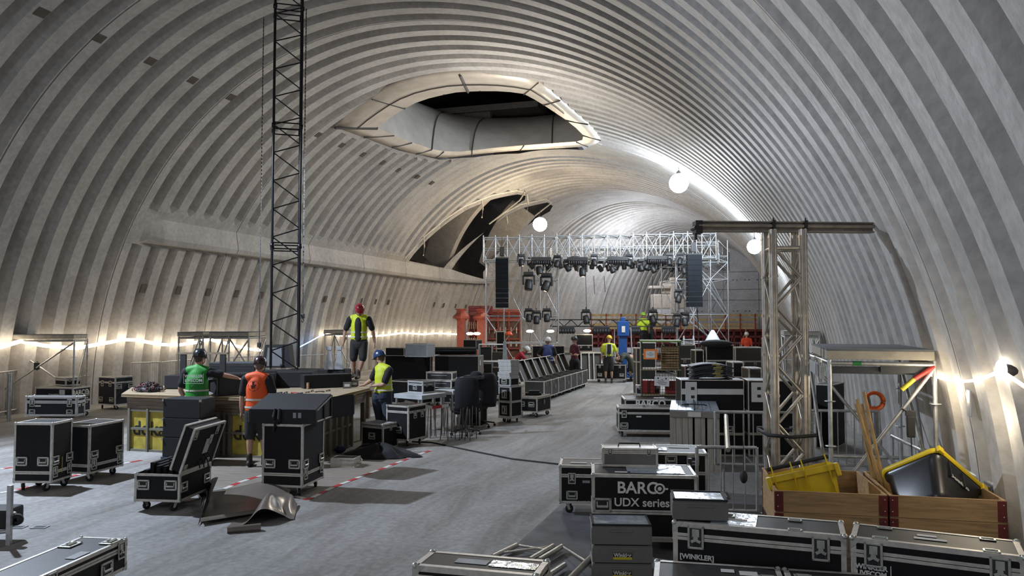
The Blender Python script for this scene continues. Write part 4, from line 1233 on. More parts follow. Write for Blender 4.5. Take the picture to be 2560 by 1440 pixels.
# scaffold platform, right
def platform(label, corners, zt, legs_to=0, lite=False, mirror=1, cat='scaffold', brace=True):
    """corners: FL FR BR BL ground points"""
    FL, FR, BR, BL = [Vector(p) for p in corners]
    t = thing('scaffold_platform', label, 'scaffold platform', (0, 0, 0))
    for nm, p in (('FL', FL), ('FR', FR), ('BR', BR), ('BL', BL)):
        b = MB(); b.tube((p.x, p.y, 0.02), (p.x, p.y, zt-.12), .024, 8 if lite else 14); b.box(p.x-.06, p.x+.06, p.y-.06, p.y+.06, 0, .012)
        for z in (.45, .95, 1.45):
            b.lathe([(.026, 0), (.06, .0), (.06, .008), (.026, .008)], 8 if lite else 14, loc=(p.x, p.y, z))
        b.build('leg', M_steel, t)
    def bar(p, z, q, z2, r=.024):
        return MB().tube((p.x, p.y, z), (q.x, q.y, z2), r, 8 if lite else 12)
    for p, q in ((FL, FR), (FR, BR), (BR, BL), (BL, FL)):
        bar(p, zt-.16, q, zt-.16).build('ledger', M_steel, t)
    if brace:
        bar(FR, zt-.2, FL, .35, .021).build('brace', M_steel, t); bar(BL, zt-.2, FL, .2, .021).build('brace', M_steel, t); bar(BR, zt-.22, FR, .35, .021).build('brace', M_steel, t); bar(BR, .35, BL, zt-.2, .021).build('brace', M_steel, t)
    u = (FR-FL).normalized(); n = (BL-FL).normalized(); w = (FR-FL).length; d = (BL-FL).length
    ang = math.atan2(u.y, u.x); c = (FL+BR)/2
    for k in range(2):
        b = MB(); b.M = Matrix.Translation((c.x, c.y, 0)) @ Matrix.Rotation(ang, 4, 'Z')
        y0 = -d/2-.02+k*(d/2+.02)
        b.box(-w/2-.03, w/2+.0, y0, y0+d/2+.01, zt-.115, zt-.02, 0, .004); b.box(-w/2-.03, w/2, y0, y0+d/2+.01, zt-.02, zt, 1)
        b.build('deck_board', [mat('deck_edge', (.38, .35, .29), .5, .3, .15, 8), mat('deck_grey', (.14, .15, .16), .6)], t)
    return t
Y0, Y1 = 9.45, 11.5
P1 = platform('grey scaffold platform on steel legs beside the ribbed wall at the right', [(.89, Y0, 0), (1.95, Y0, 0), (1.95, Y1, 0), (.82, Y1, 0)], 2.04)
MB().tube((1.95, Y0, 1.86), (1.75, Y0, 1.72), .027, 10).build('painted_brace_end', mat('red_paint', (.42, .04, .03), .5), P1)['label'] = 'red painted end of the brace'
MB().tube((1.95-.2, Y0-.0, 1.72), (1.62, Y0, 1.60), .026, 10).build('painted_brace_end', mat('yellow_paint', (.5, .42, .03), .5), P1)['label'] = 'yellow painted piece of the brace'
MB().tube((1.13, Y0, 1.88), (1.22, Y0, 1.88), .027, 10).build('painted_band', mat('green_paint', (.03, .22, .05), .5), P1)['label'] = 'green painted band'
MB().box(.93, 1.93, Y0+.08, Y0+.14, 1.76, 1.84).build('lower_joist', mat('dark_joist', (.05, .055, .06), .5, .4), P1); MB().box(1.42, 1.93, Y0+.02, Y0+.06, 1.78, 1.90).build('side_plate', MATS['dark_joist'], P1)
MB().box(.80, .84, Y0+.02, Y1-.1, 1.70, 1.84).build('side_fascia', mat('galvanised_fascia', (.42, .43, .43), .45, .4, .2, 8), P1)
b = MB()
for i in range(16): b.obox((.80, Y0+.05+i*.055, 1.90), (.018, .05, .03), (0, 0, .3*(-1)**i))
b.build('safety_chain', M_zinc, P1)
P2 = platform('second scaffold platform further along the ribbed wall, behind the mast', [(1.0, 22.4, 0), (1.88, 22.4, 0), (1.88, 24.4, 0), (1.0, 24.4, 0)], 2.08, lite=True)
# guard rails around the crates and mast
def rail(label, a, b_, zt=1.1, zlo=.15, nb=10, rt=.02, rb=.008, name='steel_barrier', cat='barrier', feet=True):
    a, b_ = Vector((a[0], a[1], 0)), Vector((b_[0], b_[1], 0))
    t = thing(name, label, cat, (a+b_)/2, math.atan2((b_-a).y, (b_-a).x)); L = (b_-a).length
    b = MB(); b.tube((-L/2, 0, zt), (L/2, 0, zt), rt, 10); b.tube((-L/2, 0, zlo), (L/2, 0, zlo), rt, 10)
    for x in (-L/2, L/2): b.tube((x, 0, zlo), (x, 0, zt), rt, 10)
    b.build('frame', M_steel, t)
    for i in range(nb):
        x = -L/2+(i+1)*L/(nb+1); MB().tube((x, 0, zlo), (x, 0, zt), rb, 6).build('upright_bar', M_steel, t)
    if feet:
        for x in (-L*.36, L*.36):
            MB().box(x-.02, x+.02, -.25, .25, 0, .03).tube((x, 0, .02), (x, 0, zlo), .015, 6).build('foot', M_steel, t)
    return t
rail('steel barrier with upright bars between the plank box and the mast', (-.42, 11.0), (.32, 11.1), 1.12, .42, 5)
rail('steel barrier with upright bars between the mast and the scaffold platform', (.66, 11.7), (1.75, 11.9), 1.10, .35, 9)
rail('steel barrier in front of the plank box, dark lower rail', (-.58, 9.55), (.1, 9.7), .86, .12, 4)
pp = [gp(1812, 1040, 1.12), gp(1819, 1128, .78)]
tag(MB().tube(at(1815, 1040, 10.2), at(1820, 1125, 8.9), .028, 12).build('steel_tube', M_alt), 'short shiny tube leaning over the barrier beside the plank box', 'tube')
pst = thing('rail_post', 'dark steel post with clamp in front of the barrier', 'post', (-.63, 9.1, 0))
MB().tube((0, 0, 0), (0, 0, .80), .025, 12).build('post', M_dark, pst); MB().box(-.05, .07, -.04, .04, .46, .52, 0, .008).build('clamp', M_zinc, pst)
p_ = Vector((-.05, 9.5, 0)); tag(MB().ball((0, 0, .0), .045, 0, 12, (1, 1, 1.7)).path([(0, 0, .05), (0, 0, .4)], .004, 5).build('chain_block', M_rubber, None, (p_.x, p_.y, .55)), 'black hook block hanging beside the mast', 'hook block')
# sloping handrail with balusters at the right edge
hr = thing('stair_handrail', 'sloping galvanised handrail with upright bars along the right wall', 'handrail', (0, 0, 0))
A_h, B_h = at(2230, 1090, 10.6), at(2600, 1268, 6.6)
MB().tube(A_h, B_h, .024, 14).build('top_rail', M_steel, hr)
for i in range(14):
    q = A_h.lerp(B_h, .55+.036*i)
    MB().tube(q, (q.x, q.y, max(0, q.z-.75)), .009, 6).build('upright_bar', M_steel, hr)
q = A_h.lerp(B_h, .86); MB().box(-.035, .035, -.05, .05, -.08, .06, 0, .01).build('rail_bracket', M_zinc, hr, q)
for q in (A_h, B_h): MB().tube((q.x, q.y, 0), q, .022, 10).build('post', M_steel, hr)
tag(MB().tube(at(2080, 1140, 10.6), at(2300, 1146, 10.4), .026, 12).build('steel_tube', M_steel), 'horizontal galvanised tube behind the wooden crates', 'tube')
# speaker / grey instrument hanging on a brace, hose
hm = thing('clamped_receiver', 'black antenna box clamped to the brace of the scaffold platform', 'antenna box', (1.70, 9.42, 1.22))
MB().box(-.04, .04, -.03, .03, -.13, .10, 0, .008).build('housing', M_dark, hm); MB().box(-.05, .05, -.02, .02, .10, .16, 0, .004).tube((-.09, 0, .18), (.03, 0, .12), .012, 8).build('clamp', M_dark, hm)
MB().path([(0, 0, -.13), (.01, .02, -.4), (.03, .0, -.7)], .005, 5).build('cable', M_rubber, hm)
M_or = mat('orange_hose', (.75, .14, .02), .45)
hz = thing('hose_coil', 'orange hose coil hanging at the ribbed wall behind the scaffold', 'hose', (1.70, 11.9, 1.24))
for i in range(4): MB().path([((.13-.012*i)*math.cos(a), .02*i, (.13-.012*i)*math.sin(a)) for a in [2*PI*k/20 for k in range(20)]], .012, 6, closed=True).build('hose_loop', M_or, hz)
sp_ = thing('wrapped_sign', 'grey plastic sleeve hanging on the ribbed wall below the light string', 'sleeve', onray(2423, 1008, .28))
MB().box(-.01, .01, -.06, .06, -.13, .13, 0, .008).build('sleeve', mat('grey_sleeve', (.33, .34, .36), .35), sp_)
# plank box
cP, aP, wP, dP, _ = corner_fit((1674,1024), (1799,1027), None, .95, d=1.5)
pb = thing('plank_pallet', 'block of upright pale planks with a metal-plated top beside the black cases', 'pallet', (cP.x, cP.y, 0), aP)
for i in range(8):
    x = -wP/2+i*wP/8; M_ = MB().box(x+.002, x+wP/8-(.03 if i in (3, 5) else .003), -dP/2+.01, dP/2-.01, 0, .83).build('plank', M_woodp, pb)
MB().box(-wP/2, wP/2, -dP/2, dP/2, .835, .93).build('head_frame', mat('grey_board', (.22, .20, .165), .6), pb)
for i in range(6):
    x = -wP/2+i*wP/6; MB().box(x+.003, x+wP/6-.003, -dP/2, dP/2, .93, .95).build('top_plate', mat('plated_top', (.50, .58, .68), .22, .5, .2, 8), pb)
facel = MB().box(-.1, .1, -dP/2-.004, -dP/2, .845, .92).build('label_sheet', M_paper, pb)
rb_ = tag(MB().path([(0, -dP*.5, 0), (.0, -dP*.2, .012), (.02, .1, .01), (.0, dP*.45, .01)], .012, 5).path([(-.2, -.2, .01), (-.05, -.25, .03), (.05, -.2, .02), (.16, -.3, .03), (.2, -.22, .01)], .010, 5).box(-.16, -.08, -.2, -.12, 0, .03, 0, .006).build('tie_strap', M_rubber, None, (cP.x, cP.y, .962), aP), 'black tie strap left on the metal-plated top of the plank block', 'strap')
# cases at the plank box
k3 = case_at('long black case on casters behind the plank block, blank front', (1545,1078), (1720,1080), None, 1020, d=.6, seam=.76, lite=True, latches=(('f', .09, .72), ('f', .9, .72)), handles=(('f', .09, .24), ('f', .83, .24)))
facetext(k3, '4 X LED CAMEO ZENIT', .035, M_print, 'f', .2, .05); facepart(k3, 'label_sheet', M_paper, 'f', .3, .62, .1, .03); facepart(k3, 'note_sheet', M_paper, 'f', .78, .58, .07, .06)
k2 = case_at('black case with cut-off white BARCO lettering behind the blank one', (1562,1052), (1720,1053), None, 999, d=.9, seam=None, lite=True)
facetext(k2, 'BARCO', .20, M_print, 'f', .41, .80, bold=.006)
z2 = k2['dim'][2]+.12
k2b = case_at('small silver-edged blue-black case on the BARCO case by the wire trolley', (1589,987), (1651,988), (1661,986), 964, z0=z2+.003, cast=0, seam=.8, lite=True, trim=M_alub, panel=M_panelb, latches=(('f', .18, .78, .6), ('f', .8, .78, .6)))
facepart(k2b, 'label_sheet', M_paper, 'f', .42, .4, .16, .1)
# stacked big cases with white stripe
lowX = case_at('black flight case under the white-striped case, behind the barrier', (1703,1139), (1862,1141), None, 1030, cast=0, d=.6, seam=.5, lite=True, handles=(('f', .75, .6), ('f', .3, .6)))
zX = lowX['dim'][2]
kX = case_at('large black case with a white stripe and a paper note, beside the wire trolley', (1703,1027), (1861,1028), None, 950, z0=zX+.003, cast=0, d=.6, seam=None, lite=True, tw=.014, balls=False)
facepart(kX, 'white_stripe', M_paper, 'f', .5, .62, kX['dim'][0]*.98, .10, .003); facepart(kX, 'note_sheet', M_paper, 'f', .16, .62, .20, .34, .006)
facepart(kX, 'printed_marks', M_ink, 'f', .185, .72, .06, .05, .008); facepart(kX, 'printed_marks', M_ink, 'f', .185, .45, .06, .05, .008)
lowY = case_at('black flight case behind the mast, underneath the second noted case', (1871,1141), (2036,1143), None, 1030, cast=0, d=.6, seam=.5, lite=True, handles=(('f', .2, .6), ('f', .7, .6)))
kY = case_at('large black case with a paper note, half hidden behind the mast', (1871,1029), (2036,1031), None, 952, z0=lowY['dim'][2]+.003, cast=0, d=.6, seam=None, lite=True, tw=.014, balls=False)
facepart(kY, 'note_sheet', M_paper, 'f', .14, .62, .20, .34, .006); facepart(kY, 'printed_marks', M_ink, 'f', .165, .74, .06, .05, .008); facepart(kY, 'printed_marks', M_ink, 'f', .165, .5, .06, .05, .008)
kZ = case_at('leaning black case panel between the mast and the scaffold platform', (2040,1120), (2082,1124), (2098,1108), 962, cast=0, seam=None, lite=True, tw=.02)
# mats pile
zM = zX+kX['dim'][2]+.006
bmz = kX.location
M_mat = mat('rubber_mat', (.02, .024, .032), .6); M_matg = mat('mat_edge', (.34, .30, .20), .7)
for i in range(9):
    b = MB(); pts_t = []
    W, D = .34, .26
    for k in range(9):
        x = -W+2*W*k/8; pts_t.append((x, .05*(1-(x/W)**2)+.0))
    vs = []
    for x, z in pts_t:
        vs += [(x, -D, z), (x, D, z), (x, D, z+.022), (x, -D, z+.022)]
    fs = []
    for k in range(8):
        for q in range(4): fs.append((k*4+q, k*4+(q+1) % 4, k*4+4+(q+1) % 4, k*4+4+q))
    fs += [(0, 1, 2, 3), (32, 35, 34, 33)]
    b.add(vs, fs, 0)
    t = thing('rubber_mat', 'dark rubber mat with a yellowish edge in the bent pile', 'mat', (bmz.x+.02+.03*math.sin(i*2.1), bmz.y+.02*math.cos(i*1.7), zM+i*.026), kX.rotation_euler.z+.05*math.sin(i*3), 'dark rubber mats piled on the striped case')
    b.build('mat_sheet', M_mat, t)
    MB().box(.02, .16, -D-.004, -D, .045, .062).build('edge_strip', M_matg if i % 2 else mat('mat_yellow', (.45, .34, .04), .6), t)
# wire trolley
M_wire = mat('dark_green_steel', (.05, .06, .035), .5, .4)
cT, aT, wT, dT, _ = corner_fit((1603,1055), (1704,1057), None, 0, d=.75)
hT = ztop(gp(1603, 1055, 0), 852)
rc = thing('roll_container', 'tall wire roll container with an orange sign, crates and red boxes', 'roll container', (cT.x, cT.y, 0), aT)
for sx in (-1, 1):
    for sy in (-1, 1): MB().tube((sx*(wT/2-.02), sy*(dT/2-.02), .1), (sx*(wT/2-.02), sy*(dT/2-.02), hT), .02, 8).build('corner_post', M_wire, rc)
for z, m_ in ((.14, M_wire), (.62, M_wire), (1.2, M_wire)): MB().box(-wT/2, wT/2, -dT/2, dT/2, z, z+.03).build('shelf', mat('shelf_wood', (.22, .17, .09), .7), rc)
MB().box(-wT/2-.02, wT/2+.02, -dT/2-.01, dT/2, hT-.03, hT+.01).build('cover', mat('green_cover', (.16, .24, .05), .6), rc)
b = MB()
for i in range(14): x = -wT/2+.03+i*(wT-.06)/13; b.tube((x, -dT/2, .1), (x, -dT/2, hT-.1), .004, 4)
for i in range(22): z = .12+i*(hT-.2)/21; b.tube((-wT/2, -dT/2, z), (wT/2, -dT/2, z), .004, 4)
b.build('wire_mesh', M_wire, rc)
for sx in (-1, 1):
    for sy in (-1, 1): caster(rc, sx*(wT/2-.1), sy*(dT/2-.1), .11, .045, 0, True)
def rel(t, x, y, z): 
    a = t.rotation_euler.z; return Vector((t.location.x+x*math.cos(a)-y*math.sin(a), t.location.y+x*math.sin(a)+y*math.cos(a), z))
for i in range(3):
    b = MB()
    for k in range(3): b.box(-.20, .20, -.26, -.25, .01+k*.055, .05+k*.055)
    b.box(-.2, .2, -.25, .25, 0, .01); b.box(-.2, -.185, -.25, .25, 0, .17); b.box(.185, .2, -.25, .25, 0, .17); b.box(-.2, .2, .24, .25, 0, .17)
    tag(b.build('wooden_fruit_crate', M_wood, None, rel(rc, .22, 0, 1.235+i*.175), aT), ('bottom', 'middle', 'top')[i]+' slatted wooden crate of three in the wire container', 'crate')
for i, x in enumerate((-.30, .28)):
    b = MB(); b.box(-.17, .17, -.25, .25, 0, .30, 0, .02); 
    tag(b.build('red_crate', mat('red_crate_plastic', (.28, .02, .02), .5), None, rel(rc, x, 0, .652), aT), ('red plastic box on the aisle side of the wire container', 'red plastic box on the wall side of the wire container')[i], 'box')
sg = tag(MB().box(-.16, .16, -.004, .004, -.12, .12).build('orange_sign', mat('orange_card', (.80, .22, .04), .6), None, rel(rc, -.24, -dT/2-.012, 1.58), aT), 'orange card with a white printed sheet on the wire container', 'sign')
MB().box(-.105, .105, -.006, -.004, -.085, .075).build('paper_sheet', M_paper, sg)
b = MB()
for i, (u0, u1) in enumerate(((-.02, .03), (-.075, .075), (-.04, .05))): b.box(u0, u1, -.008, -.006, .035-i*.035, .043-i*.035)
b.build('printed_lines', M_ink, sg)
s2_ = tag(MB().box(-.17, .17, -.004, .004, -.11, .11).build('paper_sign', M_paper, None, rel(rc, .02, -dT/2-.012, .95), (0, R(3), aT)), 'white notice with printed lines hung on the red boxes', 'sign')
b = MB()
for i, (u0, u1) in enumerate(((-.02, .03), (-.09, .05), (-.12, .12), (-.08, .10))): b.box(u0, u1, -.006, -.004, .04-i*.035, .05-i*.035)
for u in (-.09, .09): b.ball((u, -.005, .07), .02, 0, 8, (1, .1, 1))
b.build('printed_lines', M_ink, s2_)
tag(MB().box(-.12, .12, -.1, .1, 0, .06, 0, .01).build('cleaning_sponge', mat('lime_plastic', (.35, .5, .05), .5), None, rel(rc, .15, -.2, .175), aT), 'lime green packet on the bottom shelf of the wire container', 'packet')
# ---------------------------------------------------------------- wooden worktable made of formwork, black truss, loudspeakers
M_formy = mat('formwork_yellow', (.42, .33, .05), .6, 0, .25, 7)
ZD = 1.03
FLd, FRd = gp(303, 985, ZD), gp(800, 1001, ZD)
vd = (FRd-FLd); ad = math.atan2(vd.y, vd.x); Ld = vd.length
E1 = gp(925, 970, ZD); E2 = gp(1010, 945, ZD); BL = gp(345, 962, ZD); BR = gp(985, 942, ZD)
BLd = gp(330, 968, ZD); BRd = gp(935, 938, ZD)
dk = thing('formwork_worktable', 'large worktable of planks on yellow formwork panels with men working around it', 'worktable', (0, 0, 0))
top = [FLd, FRd, E1, BRd, BLd]
b = MB(); b.poly([p-Vector((0, 0, .04)) for p in top], (0, 0, .04)); b.build('table_top', M_deckw, dk)
b = MB()
for p, q in ((FLd, FRd), (FRd, E1)):
    v = (q-p); L_ = v.length; M0 = Matrix.Translation(p) @ Matrix.Rotation(math.atan2(v.y, v.x), 4, 'Z'); b.M = M0
    b.box(0, L_, .0, .05, -.05, .002); b.box(.05, L_-.02, .08, .16, -.10, -.05)
b.build('edge_plank', wood('edge_wood', (.46, .32, .17), (1, 8, 8), .8), dk)
b = MB()
for p, q in ((FLd, FRd), (FRd, E1)):
    v = (q-p); b.M = Matrix.Translation(p) @ Matrix.Rotation(math.atan2(v.y, v.x), 4, 'Z')
    for k in range(3): b.box(.06, v.length-.03, .07+.01*k, .12, -.13-.07*k, -.065-.07*k)
b.build('apron_board', M_woodg, dk)
M_fr = mat('formwork_frame', (.20, .19, .15), .6, .3)
def fpanel(p, q, x0, x1, yellow=True, zt=.74):
    v = q-p; M0 = Matrix.Translation((p.x, p.y, 0)) @ Matrix.Rotation(math.atan2(v.y, v.x), 4, 'Z')
    b = MB(); b.M = M0; b.box(x0, x1, .12, .14, .03, zt); o = b.build('formwork_panel', M_formy if yellow else M_woodg, dk)
    b = MB(); b.M = M0
    for x in (x0, (x0+x1)/2, x1): b.box(x-.02, x+.02, .06, .14, .0, zt+.03)
    for z in (.02, zt*.55, zt): b.box(x0, x1, .08, .14, z-.02, z+.02)
    b.build('panel_frame', M_fr, o)
    return M0, o
M0, o1 = fpanel(FLd, FRd, .12, .92); M1, o2 = fpanel(FLd, FRd, 2.25, 3.05)
for (M_, o_, x) in ((M0, o1, .52), (M1, o2, 2.65)):
    for z in (.40,):
        P = M_ @ Vector((x, .114, z)); text('lettering', 'doka', .36, M_ink, o_, P, (PI/2, 0, ad), .002, 1, .004)
v2 = E1-FRd
for k in range(3): fpanel(FRd, E1, .1+k*.55, .6+k*.55, False, .76)
for k in range(5): fpanel(FLd, FRd, .95+.27*k, 1.18+.27*k, False)
b = MB()
for p in (FRd.lerp(E1, .3), FRd.lerp(E1, .62), E1): b.box(p.x-.03, p.x+.03, p.y+.02, p.y+.08, .85, ZD-.05)
b.build('support_block', M_wood, dk)
for p in (FLd, FRd, E1, BRd, BLd, (BLd+BRd)/2): 
    q = p.lerp((FLd+BRd)/2, .06); MB().box(q.x-.04, q.x+.04, q.y-.04, q.y+.04, 0, ZD-.05).build('leg', M_woodg, dk)
# black truss tower hanging above the table
TW = thing('truss_tower', 'tall black four-chord truss rising out of view from the worktable', 'truss tower', (0, 0, 0))
pT = at(711, 915, 16.0); pT.z = 1.42
TW.location = pT; TW.rotation_euler = (0, 0, R(33.7))
ht = .27; TH = 8.3
M_blk = mat('black_truss_paint', (.012, .014, .018), .28, .4)
for sx in (-1, 1):
    for sy in (-1, 1):
        MB().tube((sx*ht, sy*ht, 0), (sx*ht, sy*ht, TH), .027, 12).build('chord', M_blk, TW)
for f in (0, 1, 3):
    b = MB(); b.M = Matrix.Rotation(f*PI/2, 4, 'Z'); st = .287
    for i in range(int(TH/st)):
        s_ = (1 if i % 2 else -1)*(1 if f < 2 else -1)
        b.tube((-s_*ht, -ht, i*st+(.05 if s_*(1 if f < 2 else -1) > 0 else -.05)), (s_*ht, -ht, (i+1)*st-(.05 if s_*(1 if f < 2 else -1) > 0 else -.05)), .013, 7)
    b.build('bracing', M_blk, TW)
for z in (2.46, 4.92, 7.38):
    b = MB()
    for dz in (-.06, .06):
        for i in range(4):
            c0 = (((-1, -1), (1, -1), (1, 1), (-1, 1))[i]); c1_ = (((-1, -1), (1, -1), (1, 1), (-1, 1))[(i+1) % 4]); b.tube((c0[0]*ht, c0[1]*ht, z+dz), (c1_[0]*ht, c1_[1]*ht, z+dz), .014, 7)
    for sx in (-1, 1):
        for sy in (-1, 1): b.lathe([(.03, -.05), (.042, -.04), (.042, .04), (.03, .05)], 10, loc=(sx*ht, sy*ht, z))
    b.build('splice', M_blk, TW)
M_chain = mat('chain_steel', (.08, .08, .08), .4, .6)
def chain(label, x, ytop_z, ybot, dist, cat='chain'):
    p = at(x, ybot, dist); z1 = 8.9
    b = MB(); z = p.z; i = 0
    while z < z1:
        if i % 2: b.box(-.012, .012, -.003, .003, z-p.z, z-p.z+.045)
        else: b.box(-.003, .003, -.012, .012, z-p.z, z-p.z+.045)
        z += .04; i += 1
    t = thing('hoist_chain', label, 'chain', p); b.build('chain_links', M_chain, t)
    MB().box(-.035, .035, -.03, .03, -.05, .05, 0, .01).path([(0, 0, -.05), (.03, 0, -.09), (0, 0, -.13), (-.03, 0, -.10)], .01, 6).build('hook', M_dark, t)
chain('thin hoist chain hanging beside the black truss on the side of the men in vests', 648, 0, 862, 16.6)
chain('thin hoist chain hanging beside the black truss with its hook block at mid height', 757, 0, 790, 16.2)
# black frame boxes (ground-stacked elements and bumpers) on the table
M_spk = mat('loudspeaker_paint', (.011, .012, .014), .7, 0, .15, 40, .1, 400)
def black_box(name, label, cat, px, py, dist, size, rot=0, tilt=0, z=None, front=True, grp=None):
    p = at(px, py, dist)
    if z is not None: p.z = z
    t = thing(name, label, cat, p, (tilt, 0, YAW+rot), grp)
    w, d, h = size
    b = MB(); b.box(-w/2, w/2, -d/2, d/2, 0, h, 0, .008); b.build('cabinet', M_spk, t)
    if front:
        b = MB(); b.box(-w/2+.02, w/2-.02, -d/2-.006, -d/2, .02, h-.02); b.build('grille', mat('grille_black', (.010, .011, .014), .75, bump=.5, bs=200), t)
    return t
def line_array(label, p, rot, w=1.15, d=.55, h=.32, grp=None, tilt=0.0, flat=False):
    """wedge-shaped line-array element: tall at the front (-y), lower behind, frame arms on both ends"""
    t = thing('line_array_speaker', label, 'loudspeaker', p, (tilt, 0, rot), grp)
    b = MB()
    vs = []
    for x in (-w/2, w/2): vs += [(x, -d/2, 0), (x, d/2, h*.28), (x, d/2, h*.72), (x, -d/2, h)]
    if flat: vs = [v for x in (-w/2, w/2) for v in ((x, -d/2, 0), (x, d/2, 0), (x, d/2, h), (x, -d/2, h*.55))]
    b.add(vs, [(0, 1, 2, 3), (7, 6, 5, 4), (0, 4, 5, 1), (1, 5, 6, 2), (2, 6, 7, 3), (3, 7, 4, 0)])
    b.build('cabinet', M_spk, t)
    for sx in (-1, 1):
        b = MB(); X = sx*(w/2+.012)
        for y0, z0_, y1, z1_ in ((-d/2, .03, d/2, .03), (-d/2, h*.50, d/2, h*.93), (-d/2, .02, -d/2, h*.53), (d/2-.02, .02, d/2-.02, h*.95), (0, .02, 0, h*.7)) if flat else ((-d/2, .02, d/2, h*.32), (-d/2, h-.02, d/2, h*.70), (-d/2, .02, -d/2, h-.02), (d/2-.02, h*.3, d/2-.02, h*.7), (0, h*.15, 0, h*.85)):
            v = Vector((0, y1-y0, z1_-z0_)); b.tube((X, y0, z0_), (X, y1, z1_), .014, 4)
        b.build('rigging_frame', mat('rigging_grey', (.07, .07, .075), .5, .4), t)
    if not flat: MB().box(-w/2+.02, w/2-.02, -d/2-.008, -d/2+.002, .02, h-.02).build('grille', mat('grille_black', (.010, .011, .014), .75, bump=.5, bs=200), t)
    return t
# stack of three in front of the green man
cS, aS, wS_, dS, _ = corner_fit((405,1154), (498,1158), None, .05, d=.42)
dl = thing('speaker_dolly', 'blue-grey wheeled board under the stack of three black loudspeakers', 'dolly', (cS.x, cS.y, 0), aS)
MB().box(-wS_/2-.03, wS_/2+.03, -dS/2, dS/2, .06, .13, 0, .01).build('board', mat('dolly_board', (.06, .08, .12), .5), dl)
for sx in (-1, 1):
    for sy in (-1, 1): MB().lathe([(.012, -.014), (.035, -.014), (.035, .014), (.012, .014)], 12, axis=(0, 1, 0), loc=(sx*(wS_/2-.06), sy*(dS/2-.08), .035)).build('wheel', M_rubber, dl)
zt3_ = ztop(gp(498, 1158, .05), 998); hs = (zt3_-.13)/3
for i in range(3):
    t = thing('loudspeaker', ('lowest', 'middle', 'topmost')[i]+' black loudspeaker of the stack in front of the man in green', 'loudspeaker', (cS.x, cS.y, .132+i*hs), aS)
    MB().box(-wS_/2, wS_/2, -dS/2, dS/2, 0, hs-.006, 0, .01).build('cabinet', M_spk, t)
    for sx in (-1, 1): MB().box(sx*wS_/2-.015, sx*wS_/2+.015, -dS/2-.012, -dS/2+.02, hs-.05, hs-.015).build('rigging_pin', M_zinc, t)
# element on case c5
z5 = c5['dim'][2]+.12
e5 = line_array('black wedge-shaped loudspeaker lying on the tall case, cable ends on its front', Vector((c5.location.x-.03, c5.location.y-.02, z5+.004)), c5.rotation_euler.z+R(4), .92, .62, .35, flat=True)
MB().path([(-.1, -.32, .2), (-.11, -.36, .1), (-.09, -.35, -.02), (-.12, -.35, -.09)], .02, 6).path([(-.04, -.33, .2), (-.03, -.37, .08), (-.05, -.35, .0)], .02, 6).build('cable_tail', M_rubber, e5)
for x in (.17, .24): MB().box(x-.022, x+.022, -.325, -.309, .08, .15).build('connector_plate', M_paperb, e5)
line_array('second wedge loudspeaker with grey rigging frame behind the first, near the sack', at(818, 1045, 12.2)-Vector((0, 0, .25)), YAW+R(60), .7, .45, .33).location.z = .86
# equipment on the worktable
zt = ZD+.004
line_array('black wedge loudspeaker with rigging frame on the table beside the man in green', gp(578, 985, ZD)+Vector((0, 0, .004)), YAW+R(55), .9, .5, .34)
black_box('equipment_box', 'long black box lying on the table behind the man in orange', 'box', 620, 900, 15.4, (1.1, .5, .30), R(10), 0, zt)
black_box('equipment_box', 'black box at the table edge beside the man in green, back side', 'box', 440, 940, 15.3, (.32, .3, .26), 0, 0, zt)
black_box('steel_plinth', 'wide black steel base under the tall black truss', 'steel base', 711, 930, 16.0, (1.25, 1.0, .30), R(6), 0, zt)
black_box('equipment_box', 'long flat black box on the table behind the tall truss foot', 'box', 800, 920, 17.3, (1.3, .4, .26), R(-8), 0, zt)
black_box('equipment_box', 'black box lying at the feet of the man in the red helmet', 'box', 815, 945, 15.6, (.95, .35, .26), R(28), 0, zt)
MB().box(-.02, .02, -.02, .02, 0, .12).build('wooden_peg', M_wood, None, at(770, 945, 15.2)); bpy.data.objects['wooden_peg']['label'] = 'pale wooden peg standing on the table between two black boxes'; bpy.data.objects['wooden_peg']['category'] = 'peg'; bpy.data.objects['wooden_peg'].location.z = zt
mx_ = thing('mixing_desk', 'flat control desk with rows of buttons on the table beyond the man in green', 'control desk', at(590, 915, 17.2), YAW); mx_.location.z = zt+.32
MB().box(-.5, .5, -.25, .25, 0, .09, 0, .01).build('housing', M_dark, mx_); MB().box(-.46, .46, -.2, .2, .09, .10).build('key_field', mat('key_field', (.10, .12, .14), .4), mx_)
black_box('equipment_box', 'black box carrying the control desk on the worktable', 'box', 590, 915, 17.2, (1.0, .5, .315), 0, 0, zt)
# black frame with two posts (work frame) and arched black wedge
wf = thing('black_gate_frame', 'black portal frame standing at the back of the worktable over the man in green', 'frame', at(508, 910, 16.4), YAW); wf.location.z = zt
MB().box(-.47, -.36, -.04, .04, 0, .62).build('post', M_spk, wf); MB().box(.36, .47, -.04, .04, 0, .62).build('post', M_spk, wf); MB().box(-.50, .52, -.05, .05, .62, .66).build('crossbar', M_woodg, wf)
aw = thing('monitor_wedge', 'black wedge monitor with a grey grille standing behind the foot of the black truss', 'loudspeaker', at(690, 905, 17.0), YAW); aw.location.z = zt+.3
b = MB(); b.poly([(-.32, 0, 0), (.32, 0, 0), (.26, 0, .5), (-.24, 0, .5)], (0, .35, 0)); b.build('cabinet', M_spk, aw)
MB().poly([(-.22, -.01, .04), (.14, -.01, .04), (.12, -.01, .44), (-.18, -.01, .44)], (0, .008, 0)).build('grille', mat('grille_grey', (.16, .17, .18), .6, bump=.3, bs=150), aw)
